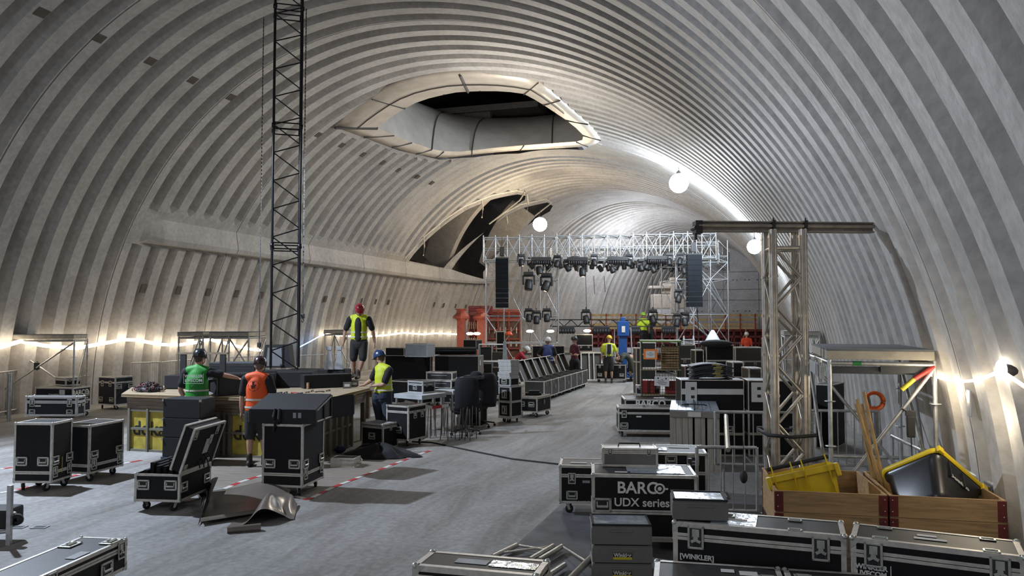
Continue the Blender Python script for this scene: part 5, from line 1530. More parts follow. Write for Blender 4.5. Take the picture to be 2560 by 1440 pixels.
for px, lb in ((822, 'grey steel outrigger bracket standing on the table, nearer the truss'), (847, 'grey steel outrigger bracket standing on the table, nearer the man')):
    t = thing('outrigger_bracket', lb, 'bracket', at(px, 915, 17.0), YAW); t.location.z = ZD+.27
    b = MB(); b.poly([(-.10, 0, 0), (.10, 0, 0), (.04, 0, .46), (-.02, 0, .46)], (0, .02, 0)); b.box(-.06, .06, -.02, .04, .42, .5, 0, .008); b.build('bracket_plate', mat('light_steel', (.50, .52, .54), .4, .6), t)
for px, py, lb, sc in ((868, 962, 'open grey tin box of parts on the table corner', 1), (886, 958, 'second grey tin box of parts beside the first on the table corner', 1)):
    t = thing('parts_box', lb, 'box', gp(px, py+8, ZD)+Vector((0, 0, .003)), YAW+R(10)); b = MB()
    b.box(-.08, .08, -.08, .08, 0, .01); b.box(-.08, -.07, -.08, .08, 0, .11); b.box(.07, .08, -.08, .08, 0, .11); b.box(-.08, .08, -.08, -.07, 0, .11); b.box(-.08, .08, .07, .08, 0, .11)
    b.build('tin_body', M_grey, t); MB().box(-.05, .05, -.083, -.08, .03, .08).build('label_sheet', M_paper, t)
# heap of chain/straps on the table
random.seed(3)
b = MB()
for i in range(70):
    r_ = random.random()**.5*.24; a = random.uniform(0, 2*PI); z = .17*(1-(r_/.26)**2)*random.uniform(.5, 1)+.015
    x, y = r_*math.cos(a)*1.3, r_*math.sin(a); q = random.uniform(0, PI)
    b.path([(x+.045*math.cos(t_)*math.cos(q), y+.045*math.cos(t_)*math.sin(q), z+.018*math.sin(t_)+.004) for t_ in [2*PI*k/8 for k in range(8)]], .010, 4, mi=i % 3 == 0, closed=True)
b.ball((0, 0, .03), .2, 0, 12, (1.2, .9, .45))
hp = tag(b.build('chain_heap', [mat('chain_dark', (.05, .045, .05), .5, .3), mat('shackle_red', (.16, .06, .05), .5)], None, gp(370, 979, ZD)), 'heap of dark chain and straps at the corner of the worktable', 'chain heap', kind='stuff')
random.seed(11)
for i, (px, py, col, lb) in enumerate(((700,984,(.04,.05,.12),'blue-handled tool'),(716,983,(.03,.03,.03),'black wrench'),(738,984,(.35,.03,.04),'red-handled cutter'),(752,985,(.04,.05,.12),'small blue tool'),(770,982,(.2,.18,.15),'grey clamp'),(782,979,(.05,.05,.04),'dark shackle'),(800,981,(.15,.14,.12),'steel clamp beside the shackle'),(822,978,(.06,.05,.05),'short chain piece'),(428,968,(.03,.03,.03),'black clamp'))):
    a = random.uniform(0, 3); L_ = .09
    b = MB(); b.path([(-L_*math.cos(a), -L_*math.sin(a), .012), (0, 0, .018), (L_*.8*math.cos(a+.4), L_*.8*math.sin(a+.4), .012)], [.014, .010, .016], 6); b.ball((L_*.8*math.cos(a+.4), L_*.8*math.sin(a+.4), .014), .022, 0, 8, (1, 1, .6))
    tag(b.build('hand_tool', mat('tool_%d' % i, col, .5, var=0), None, gp(px, py, ZD)+Vector((0, 0, .002))), lb+' lying on the worktable '+('behind the man in green' if i == 8 else 'near its front edge'), 'tool')
random.seed(5)
# sack, black cloth, small silver case on the floor
M_sack = mat('pale_sack', (.40, .36, .24), .9, bump=.4, bs=30)
sk = thing('plastic_sack', 'crumpled yellowish sack tied to the worktable beside the tall case', 'sack', gp(850, 1118, 0), YAW)
b = MB(); b.lathe([(.03, .62), (.02, .55), (.05, .5), (.10, .38), (.15, .2), (.16, .08), (.10, .0)], 14); b.build('sack_body', M_sack, sk)
MB().path([(0, 0, .6), (.03, 0, .68), (.05, 0, .74), (.02, 0, .66)], .008, 5).build('tie_loop', M_sack, sk)
def cloth(label, name, cx, cy, rx, ry, hgt, m, seed, rot=0, rag=.25, cat='cloth'):
    random.seed(seed); ph = [random.uniform(0, 6.28) for _ in range(8)]
    n1, n2 = 12, 48; vs = [(0, 0, hgt)]; fs = []
    for i in range(1, n1+1):
        r = i/n1
        for k in range(n2):
            a = 2*PI*k/n2; rr = r*(1+rag*.5*math.sin(3*a+ph[0])+rag*.35*math.sin(5*a+ph[1])+rag*.2*math.sin(9*a+ph[2]))
            z = hgt*(1-r**2)*(1+.35*math.sin(4*a+6*r+ph[3]))+.035*abs(math.sin(7*a+5*r+ph[4]))*(1-r*.7)+.004
            vs.append((rx*rr*math.cos(a), ry*rr*math.sin(a), z))
    fs += [(0, 1+k, 1+(k+1) % n2) for k in range(n2)]
    for i in range(n1-1):
        for k in range(n2): fs.append((1+i*n2+k, 1+(i+1)*n2+k, 1+(i+1)*n2+(k+1) % n2, 1+i*n2+(k+1) % n2))
    b = MB(); b.add(vs, fs, 0, True)
    return tag(b.build(name, m, None, (cx, cy, .002), rot), label, cat)
p = gp(935, 1142, 0); cloth('black cloth lying in a heap on the floor in front of the square case', 'black_cloth', p.x+.05, p.y+.05, .66, .34, .16, M_black, 4, YAW-.1)
p = gp(843, 1135, 0); tag(MB().ball((0, 0, .07), .12, 0, 12, (1.1, .8, .6)).build('blue_bag', mat('dark_blue_cloth', (.02, .02, .06), .8, bump=.4), None, (p.x-.02, p.y+.1, 0)), 'dark blue cloth bundle under the sack', 'bundle')
sc_ = case_at('flat silver tool case lying on the floor beside the black cloth', (826,1168), (886,1170), (892,1162), 1147, cast=0, seam=.5, panel=M_alu, lite=True, name='tool_case', tw=.02)
MB().path([(0, 0, 0), (.06, -.02, 0), (.08, 0, .06), (.05, 0, .09)], .01, 6).build('carry_handle', M_zinc, sc_, (sc_['dim'][0]/2, 0, .05))
# crumpled sheets on the floor, front left
M_sheet = mat('brown_foil_sheet', (.21, .18, .155), .28, .3, .12, 3)
M_sheetb = mat('black_foil_sheet', (.012, .012, .014), .12, .0)
def sheet(label, quad, fn, m, name='foil_sheet', n=26):
    P = [gp(x, y, 0) for x, y in quad]; vs = []; fs = []
    for i in range(n+1):
        for j in range(n+1):
            u, v = i/n, j/n; p = P[0].lerp(P[1], u).lerp(P[3].lerp(P[2], u), v); o = fn(u, v)
            vs.append((p.x+o[0], p.y+o[1], o[2]))
    for i in range(n):
        for j in range(n): fs.append((i*(n+1)+j, (i+1)*(n+1)+j, (i+1)*(n+1)+j+1, i*(n+1)+j+1))
    b = MB(); b.add(vs, fs, 0, True)
    return tag(b.build(name, m), label, 'sheet')
sheet('large brown-grey foil sheet spread on the floor with a rolled front edge', [(500,1316),(690,1285),(735,1232),(530,1240)], lambda u, v: (0, 0, .012+.07*math.exp(-((v-.04)/.05)**2)+.05*v*math.sin(2.2*u+.4)**2+.13*smooth01(.55, 1, v)*(.4+.6*smooth01(.2, .8, u))), M_sheet)
sheet('creased brown foil sheet bulging up at the far end of the spread sheet', [(565,1322),(735,1300),(744,1262),(640,1262)], lambda u, v: (0, 0, .012+.20*math.exp(-(((u-.55)/.2)**2+((v-.5)/.4)**2))+.12*abs(math.sin(3.2*u+2.1*v))*smooth01(.2, .5, u)*(1-smooth01(.85, 1, u))), M_sheet)
b = MB(); pA, pB = gp(568, 1325, .035), gp(652, 1318, .035); b.lathe([(.035, 0), (.045, (pB-pA).length)], 14, axis=(pB-pA))
tag(b.build('foil_roll', M_sheet, None, pA), 'rolled-up edge piece of brown foil in front of the spread sheet', 'roll')
sheet('glossy black foil sheet standing up at the near end of the open case', [(495,1318),(510,1262),(480,1243),(545,1240)], lambda u, v: (0, 0, .01+.24*v*(1-.6*u)+.02*math.sin(9*u)), M_sheetb)
# barrier tape
M_tw = mat('tape_white', (.62, .60, .56), .5, var=.1); M_tr = mat('tape_red', (.42, .025, .03), .5, var=.1)
def tape(label, pxs, wd=.075, z=.004, pts=None):
    P = pts or [gp(x, y, z) for x, y in pxs]; b = MB(); mi = 0; rest = 0; seg = .22
    for i in range(len(P)-1):
        v = P[i+1]-P[i]; L_ = v.length; u = v.normalized(); n = Vector((-u.y, u.x, 0))*(wd/2) if pts is None else Vector((0, 0, wd/2)); t_ = 0
        while t_ < L_-1e-4:
            e = min(L_, t_+seg-rest); a = P[i]+u*t_; c = P[i]+u*e; zz = Vector((0, 0, .0006*(i % 3)))
            b.add([a-n+zz, c-n+zz, c+n+zz, a+n+zz], [(0, 1, 2, 3)], mi)
            if e-t_+rest >= seg-1e-6: mi = 1-mi; rest = 0
            else: rest += e-t_
            t_ = e
    return tag(b.build('barrier_tape', [M_tw, M_tr]), label, 'tape')
tape('red and white tape on the floor from the tall case to the black cloth', [(738,1240),(771,1249),(830,1219),(900,1192),(960,1170),(1020,1146),(1078,1125)])
tape('red and white tape on the floor between the open case and the table', [(560,1222),(600,1205),(640,1192),(665,1187)])
tape('red and white tape on the floor behind the two tall cases', [(0,1232),(36,1226),(120,1206),(240,1175),(300,1160),(355,1150)])
tape('piece of red and white tape on the floor at the far left edge', [(-30,1176),(0,1173),(30,1168)])
tape('red and white tape hanging from the case to the black office chair', None, .06, pts=[at(1012,1004,15.0), at(1052,1013,15.2), at(1080,1019,15.4), at(1097,1017,15.5), at(1122,1013,15.6)])
tag(MB().path([gp(1030,1104,.012), gp(1080,1106,.012), gp(1180,1127,.012), gp(1280,1147,.012), gp(1395,1160,.012)], .014, 6).build('power_cable', M_rubber), 'black cable running across the aisle floor to the black cases', 'cable')
# planks on the floor under the tape and dark mat strip at the right
p1_, p2_ = gp(1310, 1345, 0), gp(1395, 1268, 0)
v = (p2_-p1_).normalized(); n = Vector((v.y, -v.x, 0))
b = MB(); q0 = p1_-v*1.2; q1 = p2_+v*1.5; b.poly([q0, q0+n*3.0, q1+n*3.0, q1], (0, 0, .004))
tag(b.build('floor_mat', mat('dark_floor_mat', (.10, .10, .105), .7, var=.3, vs=3)), 'dark mat on the floor under the front cases, its edge in the aisle', 'mat')
M_wfl = wood('floor_board', (.24, .205, .17), (1, 10, 1), .7)
b = MB()
q = [gp(0,1240,0), gp(330,1160,0), gp(560,1150,0), gp(1070,1122,0), gp(775,1245,0), gp(600,1215,0)]
for i in range(5):
    pass
tag(MB().poly([gp(360,1152,0), gp(1060,1128,0), gp(775,1243,0), gp(560,1222,0)], (0, 0, .0015)).build('plywood_floor', M_wfl), 'worn plank flooring laid around the worktable inside the tape', 'flooring')
# floor cover plates front left
for (x, y), lb in (((45, 1318), 'recessed steel grip of the hatch in the floor, outer one'), ((100, 1318), 'recessed steel grip of the hatch in the floor, inner one')):
    t = tag(MB().box(-.085, .085, -.06, .06, 0, .005).build('floor_grip', M_paperb, None, gp(x, y, .003), YAW), lb, 'grip'); MB().box(-.06, .06, -.035, .035, .005, .007).build('grip_recess', M_ink, t)
# steel stakes beside the table
random.seed(21)
for i in range(22):
    px = 1062+i*6+random.uniform(-3, 3); p = gp(px, 1096+random.uniform(-6, 6), 0); 
    t = tag(MB().tube((0, 0, 0), (random.uniform(-.05, .05), 0, .62), .009, 6).build('steel_stake', mat('rusty_steel', (.12, .10, .085), .6, .5), None, p), 'thin steel stake standing in the taped-off corner beside the office chairs', 'stake', 'steel stakes in the taped-off corner')
# office chairs
def office_chair(label, px, py, rot):
    t = thing('office_chair', label, 'office chair', gp(px, py, 0), rot)
    MC = mat('chair_fabric', (.011, .012, .016), .8, bump=.3, bs=120); MP = mat('chair_plastic', (.015, .015, .015), .4)
    b = MB()
    vs = []; n = 9
    for k in range(n+1):
        v = k/n; z = .52+v*.68; hw = .235+.015*math.sin(v*PI)-(.05*max(0, (v-.85)/.15)**2); y = .22+.06*math.sin(v*PI*.9)
        for x in (-hw, -hw*.5, 0, hw*.5, hw): vs.append((x, y-.05*(x/hw)**2, z))
        for x in (hw, hw*.5, 0, -hw*.5, -hw): vs.append((x, y+.06-.05*(x/hw)**2, z))
    fs = [(k*10+i, k*10+(i+1) % 10, (k+1)*10+(i+1) % 10, (k+1)*10+i) for k in range(n) for i in range(10)]+[tuple(range(9, -1, -1)), tuple(range(n*10, n*10+10))]
    b.add(vs, fs, 0, True); b.build('backrest', MC, t)
    MB().box(-.25, .25, -.24, .24, .44, .53, 0, .035).build('seat', MC, t)
    for s_ in (-1, 1):
        MB().path([(s_*.27, .12, .48), (s_*.31, .12, .52), (s_*.31, .1, .70), (s_*.31, -.12, .72)], .016, 8).build('armrest', MP, t)
    MB().tube((0, 0, .12), (0, 0, .44), .03, 12).box(-.1, .1, -.1, .12, .40, .45, 0, .01).build('gas_lift', MP, t)
    for k in range(5):
        a = 2*PI*k/5+.3; e = Vector((.31*math.cos(a), .31*math.sin(a), .075))
        c = MB().tube((0, 0, .12), e, .025, 8, .016).build('base_arm', MP, t)
        MB().lathe([(.008, -.02), (.028, -.02), (.03, 0), (.028, .02), (.008, .02)], 10, axis=(math.cos(a+1.5), math.sin(a+1.5), 0), loc=(e.x, e.y, .03)).build('wheel', M_rubber, c)
    return t
office_chair('black office chair nearest the aisle corner, its back towards the view', 1163, 1086, YAW+R(190))
office_chair('second black office chair half behind the first one', 1203, 1066, YAW+R(215))
ct = tag(MB().box(-.2, .2, -.15, .15, 0, .09, 0, .03).ball((.05, 0, .1), .12, 0, 12, (1.2, 1, .7)).build('black_jacket', M_black, None, at(1185, 942, 17.0)), 'black jacket lying on the case behind the office chairs', 'jacket')
ct.location.z = 1.085
jc = case_at('open dark case behind the office chairs with a jacket on it', (1140,1065), (1200,1068), (1216,1062), 946, cast=0, lite=True, seam=None)
# pipe trolley at the left edge
pt_ = thing('pipe_trolley', 'galvanised post of an equipment trolley cut by the left edge of the view', 'trolley', gp(22, 1362, 0), YAW)
MB().box(-.022, .022, -.022, .022, 0, .62).build('post', M_steel, pt_)
MB().tube((-.5, 0, .10), (0, 0, .14), .02, 8).tube((-.5, .1, .35), (.0, .1, .30), .02, 8).build('rail', M_steel, pt_)
MB().box(-.5, -.03, .0, .3, .15, .36, 0, .03).build('load', M_rubber, pt_); MB().lathe([(.02, -.02), (.06, -.02), (.06, .02), (.02, .02)], 14, axis=(0, 1, 0), loc=(.05, .05, .25)).build('wheel', M_rubber, pt_)

# scaffold platforms and barriers along the far-left wall
def plat_px(label, x0, x1, ytop, zt, dep=1.4):
    s_ = (ytop-803)/(CH-zt); d = FPX/s_
    a, b_ = at(x0, ytop, d), at(x1, ytop, d); v = (b_-a); v.z = 0; n = Vector((-v.y, v.x, 0)).normalized()*dep
    f = lambda p: (p.x, p.y, 0)
    return platform(label, [f(a), f(b_), f(b_+n), f(a+n)], zt, lite=True)
plat_px('scaffold platform at the left edge in front of the light string', -30, 186, 836, 2.02, .6)
plat_px('yellowish narrow scaffold platform behind the man in green', 447, 508, 830, 2.06)
plat_px('grey scaffold platform beside the narrow one behind the man in green', 526, 622, 830, 2.06)
plat_px('scaffold platform behind the man in the red helmet', 812, 868, 825, 2.06)
wall_rail = lambda lb, p, q, nb: rail(lb, gp(*p, 0), gp(*q, 0), 1.1, .12, nb, .018, .007)
wall_rail('steel barrier panel at the far left behind the tall cases', (-40,1052), (145,1012), 22)
wall_rail('steel barrier panel between the low case and the square case', (150,1001), (285,985), 16)
wall_rail('steel barrier panel beyond the square case by the wall', (325,1000), (400,996), 14)
wall_rail('steel barrier panel behind the chain heap', (402,996), (475,984), 12)
wall_rail('steel barrier panel in the back between the scaffolds', (560,975), (640,969), 14)
wall_rail('steel barrier panel beyond the truss foot', (745,965), (860,955), 12)
tp = thing('tube_stand', 'thick steel tube of the barrier joint at the far left', 'post', gp(22, 1052, 0)); MB().tube((0, 0, 0), (0, 0, 1.12), .045, 12).build('post', M_steel, tp)
sp2 = thing('small_spotlight', 'small black floodlight on a pole of the left scaffold', 'floodlight', at(92, 915, 19.5), YAW+.4); MB().box(-.06, .06, -.05, .05, -.09, .09, 0, .012).build('housing', M_dark, sp2); MB().tube((0, .05, -.12), (0, .05, .12), .01, 6).build('bracket', M_dark, sp2)
# ---------------------------------------------------------------- people
DG = lambda: bpy.context.evaluated_depsgraph_get()
def fuse(mb, name, mats, parent, vox):
    """one continuous skin out of overlapping lofts"""
    o = mb.build(name, mats, parent)
    m = o.modifiers.new('r', 'REMESH'); m.mode = 'VOXEL'; m.voxel_size = vox; m.use_smooth_shade = True
    s_ = o.modifiers.new('s', 'SMOOTH'); s_.iterations = 3; s_.factor = .5
    bpy.context.view_layer.update()
    me = bpy.data.meshes.new_from_object(o.evaluated_get(DG()))
    o.modifiers.clear(); o.data = me; me.name = name
    for p in me.polygons: p.use_smooth = True
    return o
def loft(b, pts, rad, side=(1, 0, 0), n=14, mi=0):
    """closed tube of ellipses: rad = [(r along side, r across)]"""
    pts = [Vector(p) for p in pts]; m = len(pts)
    # refine with catmull-rom
    P = []; Q = []
    for i in range(m-1):
        p0, p1, p2, p3 = pts[max(i-1, 0)], pts[i], pts[i+1], pts[min(i+2, m-1)]
        for k in range(3):
            t = k/3; t2, t3 = t*t, t*t*t
            P.append(.5*((2*p1)+(p2-p0)*t+(2*p0-5*p1+4*p2-p3)*t2+(3*p1-p0-3*p2+p3)*t3))
            a, c = rad[i], rad[i+1]; u = t*t*(3-2*t)
            Q.append((a[0]+(c[0]-a[0])*u, a[1]+(c[1]-a[1])*u))
    P.append(pts[-1]); Q.append(rad[-1])
    S_ = Vector(side); vs = []
    for i, p in enumerate(P):
        d = (P[min(i+1, len(P)-1)]-P[max(i-1, 0)]).normalized()
        x = S_ - d*S_.dot(d)
        if x.length < .05: x = Vector((0, 1, 0))-d*d.y
        x.normalize(); y = d.cross(x)
        for k in range(n):
            a = 2*PI*k/n; vs.append(p+x*Q[i][0]*math.cos(a)+y*Q[i][1]*math.sin(a))
    N = len(P)
    fs = [(i*n+k, i*n+(k+1) % n, (i+1)*n+(k+1) % n, (i+1)*n+k) for i in range(N-1) for k in range(n)]
    fs += [tuple(range(n-1, -1, -1)), tuple(range((N-1)*n, N*n))]
    b.add(vs, fs, mi, True)
    for p, q in ((P[0], Q[0]), (P[-1], Q[-1])): b.ball(p, min(q)*.98, mi, 10)
def cl(r): return [(a, a) for a in r]
M_skin = mat('skin', (.46, .27, .19), .55, var=.06)
M_skin2 = mat('skin_tanned', (.36, .20, .135), .55, var=.06)
M_hairg = mat('hair_grey', (.14, .12, .10), .8)
M_hairb = mat('hair_brown', (.07, .045, .03), .8)
M_shirt = mat('shirt_black', (.014, .015, .017), .85, bump=.3, bs=40)
M_short = mat('shorts_black', (.022, .022, .022), .85, bump=.3, bs=40)
M_refl = mat('reflective_band', (.60, .58, .50), .45, var=.05)
M_boot = mat('boot_dark', (.03, .022, .018), .6)
M_sock = mat('sock_dark', (.02, .02, .02), .9)
def person(label, base, J, face=(0, 1), vest=None, shirt=M_shirt, legs='shorts', legm=None, helmet=None, vox=.014, skin=M_skin, k=1.0, hair=M_hairb, open_vest=False, vest_len=.0, band=True, rot=YAW, hands=True, boots=True, sleeve='short', headtilt=0.0, group=None):
    """joints J in metres: x to the right as seen, y away from the view, z up"""
    t = thing('person', label, 'person', base, rot, group)
    t.scale = (k, k, k)
    g = {n: Vector(v) for n, v in J.items()}
    fx = Vector((face[0], face[1], 0)).normalized(); sd = Vector((fx.y, -fx.x, 0))   # sd: across the shoulders
    sh = (g['sR']-g['sL']); shx = sh.normalized()
    pel, ch, nk, hd = g['pel'], g['ch'], g['nk'], g['hd']
    shn = Vector((shx.x, shx.y, 0)).normalized()
    b = MB()
    # trunk, neck, head
    loft(b, [pel+Vector((0, 0, -.06)), pel+Vector((0, 0, .08)), pel.lerp(ch, .5), ch, ch.lerp(nk, .75)], [(.15, .11), (.155, .115), (.135, .10), (.165, .11), (.10, .07)], shn)
    loft(b, [ch.lerp(nk, .6), nk, nk.lerp(hd, .55)], [(.06, .055), (.055, .055), (.055, .06)], shn, 10)
    hf = fx if 'look' not in g else g['look'].normalized()
    hu = (hd-nk).normalized()
    hf = (hf-hu*hf.dot(hu)).normalized(); hs = hf.cross(hu)
    def H(x, y, z): return hd+hs*x+hf*y+hu*z
    # skull, jaw, nose, ears, brow, chin, mouth
    def ell(c, r, sq): 
        keep = b.M; MM = Matrix((( hs.x, hf.x, hu.x, c.x), (hs.y, hf.y, hu.y, c.y), (hs.z, hf.z, hu.z, c.z), (0, 0, 0, 1)))
        b.M = MM; b.ball((0, 0, 0), r, 0, 14, sq); b.M = keep
    ell(H(0, -.012, .02), .1, (.78, .98, 1.05)); ell(H(0, .03, -.05), .065, (.9, .95, 1.1)); ell(H(0, .062, -.085), .03, (1.1, .8, .8))
    ell(H(0, .098, -.015), .018, (.7, 1.1, 1.5)); ell(H(0, .085, -.055), .022, (1.2, .5, .5)); ell(H(0, .078, .03), .035, (1.6, .5, .5))
    for s_ in (-1, 1): ell(H(s_*.082, -.005, -.01), .028, (.35, .7, 1.1))
    # arms and hands
    fine = vox < .02
    for s_, S in ((-1, 'L'), (1, 'R')):
        sh_, el, wr = g['s'+S], g['e'+S], g['w'+S]
        loft(b, [sh_, sh_.lerp(el, .45), el, el.lerp(wr, .4), wr], cl([.058, .052, .041, .043, .028]), (0, 1, 0), 10)
        d = (wr-el).normalized(); pd = g.get('h'+S, d).normalized()
        x = pd.cross(Vector((0, 1, 0)))
        x = x.normalized() if x.length > .1 else Vector((1, 0, 0)); nrm = x.cross(pd)
        # palm + fingers
        loft(b, [wr, wr+pd*.045, wr+pd*.085], [(.026, .017), (.040, .016), (.038, .014)], nrm, 10)
        if fine and hands:
            for f, (o, L_) in enumerate(((-.030, .066), (-.010, .078), (.010, .074), (.029, .060))):
                a = wr+pd*.08+nrm*o; c = a+pd*L_*.5+x*s_*(-.006); e = c+pd*L_*.42-x*s_*.020
                loft(b, [a, c, e], cl([.0095, .009, .0075]), nrm, 8)
            a = wr+pd*.02-nrm*.026; loft(b, [a, a+pd*.035-nrm*.028, a+pd*.068-nrm*.034], cl([.012, .011, .009]), nrm, 8)
    # legs and feet
    for S in 'LR':
        hp, kn, an = g['p'+S], g['k'+S], g['a'+S]; toe = g.get('t'+S, an+fx*.16+Vector((0, 0, -.05)))
        loft(b, [hp, hp.lerp(kn, .4), kn, kn.lerp(an, .32), kn.lerp(an, .75), an], [(.085, .09), (.08, .085), (.055, .06), (.056, .062), (.036, .04), (.036, .04)], shn, 12)
        loft(b, [an+Vector((0, 0, -.02))-fx*.03, an.lerp(toe, .5)+Vector((0, 0, -.01)), toe], [(.036, .04), (.042, .03), (.036, .02)], sd, 10)
    fuse(b, 'body', skin, t, vox)
    # clothes
    b = MB()
    waist = pel+Vector((0, 0, .04))
    loft(b, [pel+Vector((0, 0, -.04)), waist.lerp(ch, .45), ch, ch.lerp(nk, .55), ch.lerp(nk, .9)], [(.172, .132), (.155, .122), (.185, .132), (.15, .10), (.085, .075)], shn)
    loft(b, [g['sL'].lerp(g['sR'], -.02), g['sL'].lerp(g['sR'], .5)+Vector((0, 0, .02)), g['sL'].lerp(g['sR'], 1.02)], cl([.072, .08, .072]), (0, 1, 0), 12)
    for S in 'LR':
        sh_, el, wr = g['s'+S], g['e'+S], g['w'+S]
        if sleeve == 'short': loft(b, [sh_, sh_.lerp(el, .4), sh_.lerp(el, .75)], cl([.078, .073, .072]), (0, 1, 0), 12)
        else: loft(b, [sh_, sh_.lerp(el, .5), el, el.lerp(wr, .9)], cl([.078, .068, .056, .042]), (0, 1, 0), 12)
    fuse(b, 'shirt', shirt, t, vox)
    b = MB()
    loft(b, [waist, pel, pel+Vector((0, 0, -.10))], [(.172, .135), (.18, .145), (.17, .14)], shn)
    for S in 'LR':
        hp, kn, an = g['p'+S], g['k'+S], g['a'+S]
        if legs == 'shorts': loft(b, [hp, hp.lerp(kn, .5), kn.lerp(hp, .02)], [(.108, .115), (.103, .108), (.092, .098)], shn)
        else: loft(b, [hp, hp.lerp(kn, .5), kn, kn.lerp(an, .5), an+Vector((0, 0, .0))], [(.108, .115), (.098, .1), (.076, .082), (.068, .072), (.062, .065)], shn)
    fuse(b, 'shorts' if legs == 'shorts' else 'trousers', legm or M_short, t, vox)
    if boots:
        for S in 'LR':
            an = g['a'+S]; toe = g.get('t'+S, an+fx*.16+Vector((0, 0, -.05))); b = MB()
            loft(b, [an+Vector((0, 0, .10)), an, an+Vector((0, 0, -.03))], cl([.05, .05, .05]), sd, 10)
            loft(b, [an+Vector((0, 0, -.035))-fx*.045, an.lerp(toe, .5)+Vector((0, 0, -.015)), toe+fx*.02], [(.042, .05), (.05, .042), (.045, .032)], sd, 10)
            fuse(b, 'boot', M_boot, t, vox)
    if vest:
        b = MB(); lo = waist+Vector((0, 0, -.02+vest_len))
        loft(b, [lo, lo.lerp(ch, .5), ch, ch.lerp(nk, .5), ch.lerp(nk, .88)], [(.20, .155), (.185, .148), (.185, .152), (.158, .128), (.10, .10)], shn, 20)
        loft(b, [g['sL'].lerp(g['sR'], .14)+Vector((0, 0, .02)), g['sL'].lerp(g['sR'], .5)+Vector((0, 0, .045)), g['sL'].lerp(g['sR'], .86)+Vector((0, 0, .02))], [(.085, .085)]*3, (0, 1, 0), 12)
        vo = fuse(b, 'vest', vest, t, vox)
        if band:
            for u, w_ in ((.06, .03), (.40, .03)):
                c = lo.lerp(ch, u+.06); c2 = lo.lerp(ch, u+.06+w_*3.0)
                bb = MB(); rr = ((.2035, .1585) if u < .2 else (.1905, .1525)); n = 36; vs = []
                for p in (c, c2):
                    for q in range(n):
                        a = 2*PI*q/n; vs.append(p+shn*rr[0]*math.cos(a)+Vector((-shn.y, shn.x, 0))*rr[1]*math.sin(a))
                bb.add(vs, [(q, (q+1) % n, n+(q+1) % n, n+q) for q in range(n)], 0, True); bb.build('reflective_band', M_refl, vo)
        if open_vest:
            bb = MB(); yv = fx
            loft(bb, [lo+yv*.105, lo.lerp(ch, .5)+yv*.10, ch+yv*.10, ch.lerp(nk, .62)+yv*.075], [(.095, .07), (.085, .07), (.09, .075), (.07, .06)], shn); fuse(bb, 'shirt_front', shirt, t, vox)
    # helmet
    if helmet:
        b = MB(); MM = Matrix((( hs.x, hf.x, hu.x, H(0, -.005, .045).x), (hs.y, hf.y, hu.y, H(0, -.005, .045).y), (hs.z, hf.z, hu.z, H(0, -.005, .045).z), (0, 0, 0, 1)))
        b.M = MM @ Matrix.Diagonal((.97, 1.17, 1, 1)); b.lathe([(.108, -.035), (.112, -.02), (.111, .01), (.103, .05), (.082, .085), (.045, .107), (.0, .113)], 24); b.lathe([(.113, -.033), (.104, -.03), (.104, .0)], 24)
        b.M = MM; b.box(-.07, .07, .10, .155, -.035, -.028, 0, .003)
        for s_ in (-1, 0, 1): b.path([(s_*.04, .10*math.cos(a)*1.15, .0+.112*math.sin(a)+.0) for a in [PI*q/10 for q in range(1, 10)]], .006, 6)
        b.build('helmet', helmet, t)
        st = MB()
        for s_ in (-1, 1): st.path([H(s_*.088, .02, .02), H(s_*.084, .03, -.06), H(0, .075, -.12)], .006, 5)
        st.build('chin_strap', M_rubber, t)
    if hair and fine or not helmet:
        b = MB(); keep = b.M
        MM = Matrix((( hs.x, hf.x, hu.x, hd.x), (hs.y, hf.y, hu.y, hd.y), (hs.z, hf.z, hu.z, hd.z), (0, 0, 0, 1))); b.M = MM
        b.ball((0, -.025, .012), .098, 0, 14, (.82, .92, .98)); b.ball((0, -.055, -.04), .05, 0, 10, (1.2, .7, 1)); fuse(b, 'hair', hair, t, max(vox, .012))
    return t
def stand(dx=0, **kw):
    J = dict(pel=(0, 0, .95), ch=(0, 0, 1.28), nk=(0, 0, 1.50), hd=(0, 0, 1.66), sL=(-.19, 0, 1.43), sR=(.19, 0, 1.43), eL=(-.25, 0, 1.14), eR=(.25, 0, 1.14), wL=(-.26, .02, .89), wR=(.26, .02, .89),
             pL=(-.09, 0, .90), pR=(.09, 0, .90), kL=(-.11, .01, .50), kR=(.11, .01, .50), aL=(-.12, -.01, .09), aR=(.12, -.01, .09))
    J.update(kw); return J
def hm(name, col, r=.3): return mat(name, col, r, var=0)
M_vg = hm('vest_green', (.02, .25, .03), .6); M_vo = hm('vest_orange', (.80, .10, .015), .6); M_vy = hm('vest_yellow', (.52, .60, .02), .6)
# man in green: facing away, right arm stretched out over the desk
pG = gp(494, 1152, 0); pG = at(494, 900, 13.52); pG.z = 0
green = person('man in a green vest and black helmet seen from behind, right arm stretched out', pG, stand(nk=(0, .03, 1.50), hd=(.01, .06, 1.66), look=(.15, 1, -.25), sR=(.20, .03, 1.42), eR=(.40, .10, 1.37), wR=(.60, .22, 1.31), hR=(.8, .5, -.35), eL=(-.28, .0, 1.15), wL=(-.24, .12, .93)),
    face=(.05, 1), vest=M_vg, helmet=hm('helmet_black', (.012, .016, .022)), hair=M_hairb, k=1.03)
vo = [c for c in green.children if c.name.startswith('vest')][0]
text('lettering', 'WINKLER', .070, M_print, vo, (0, -.152, 1.365), (PI/2, 0, 0), .001, 1, .001).data.materials[0] = M_print
text('lettering', 'LIVECOM', .070, M_print, vo, (0, -.154, 1.295), (PI/2, 0, 0), .001, 1, .001)
b = MB()
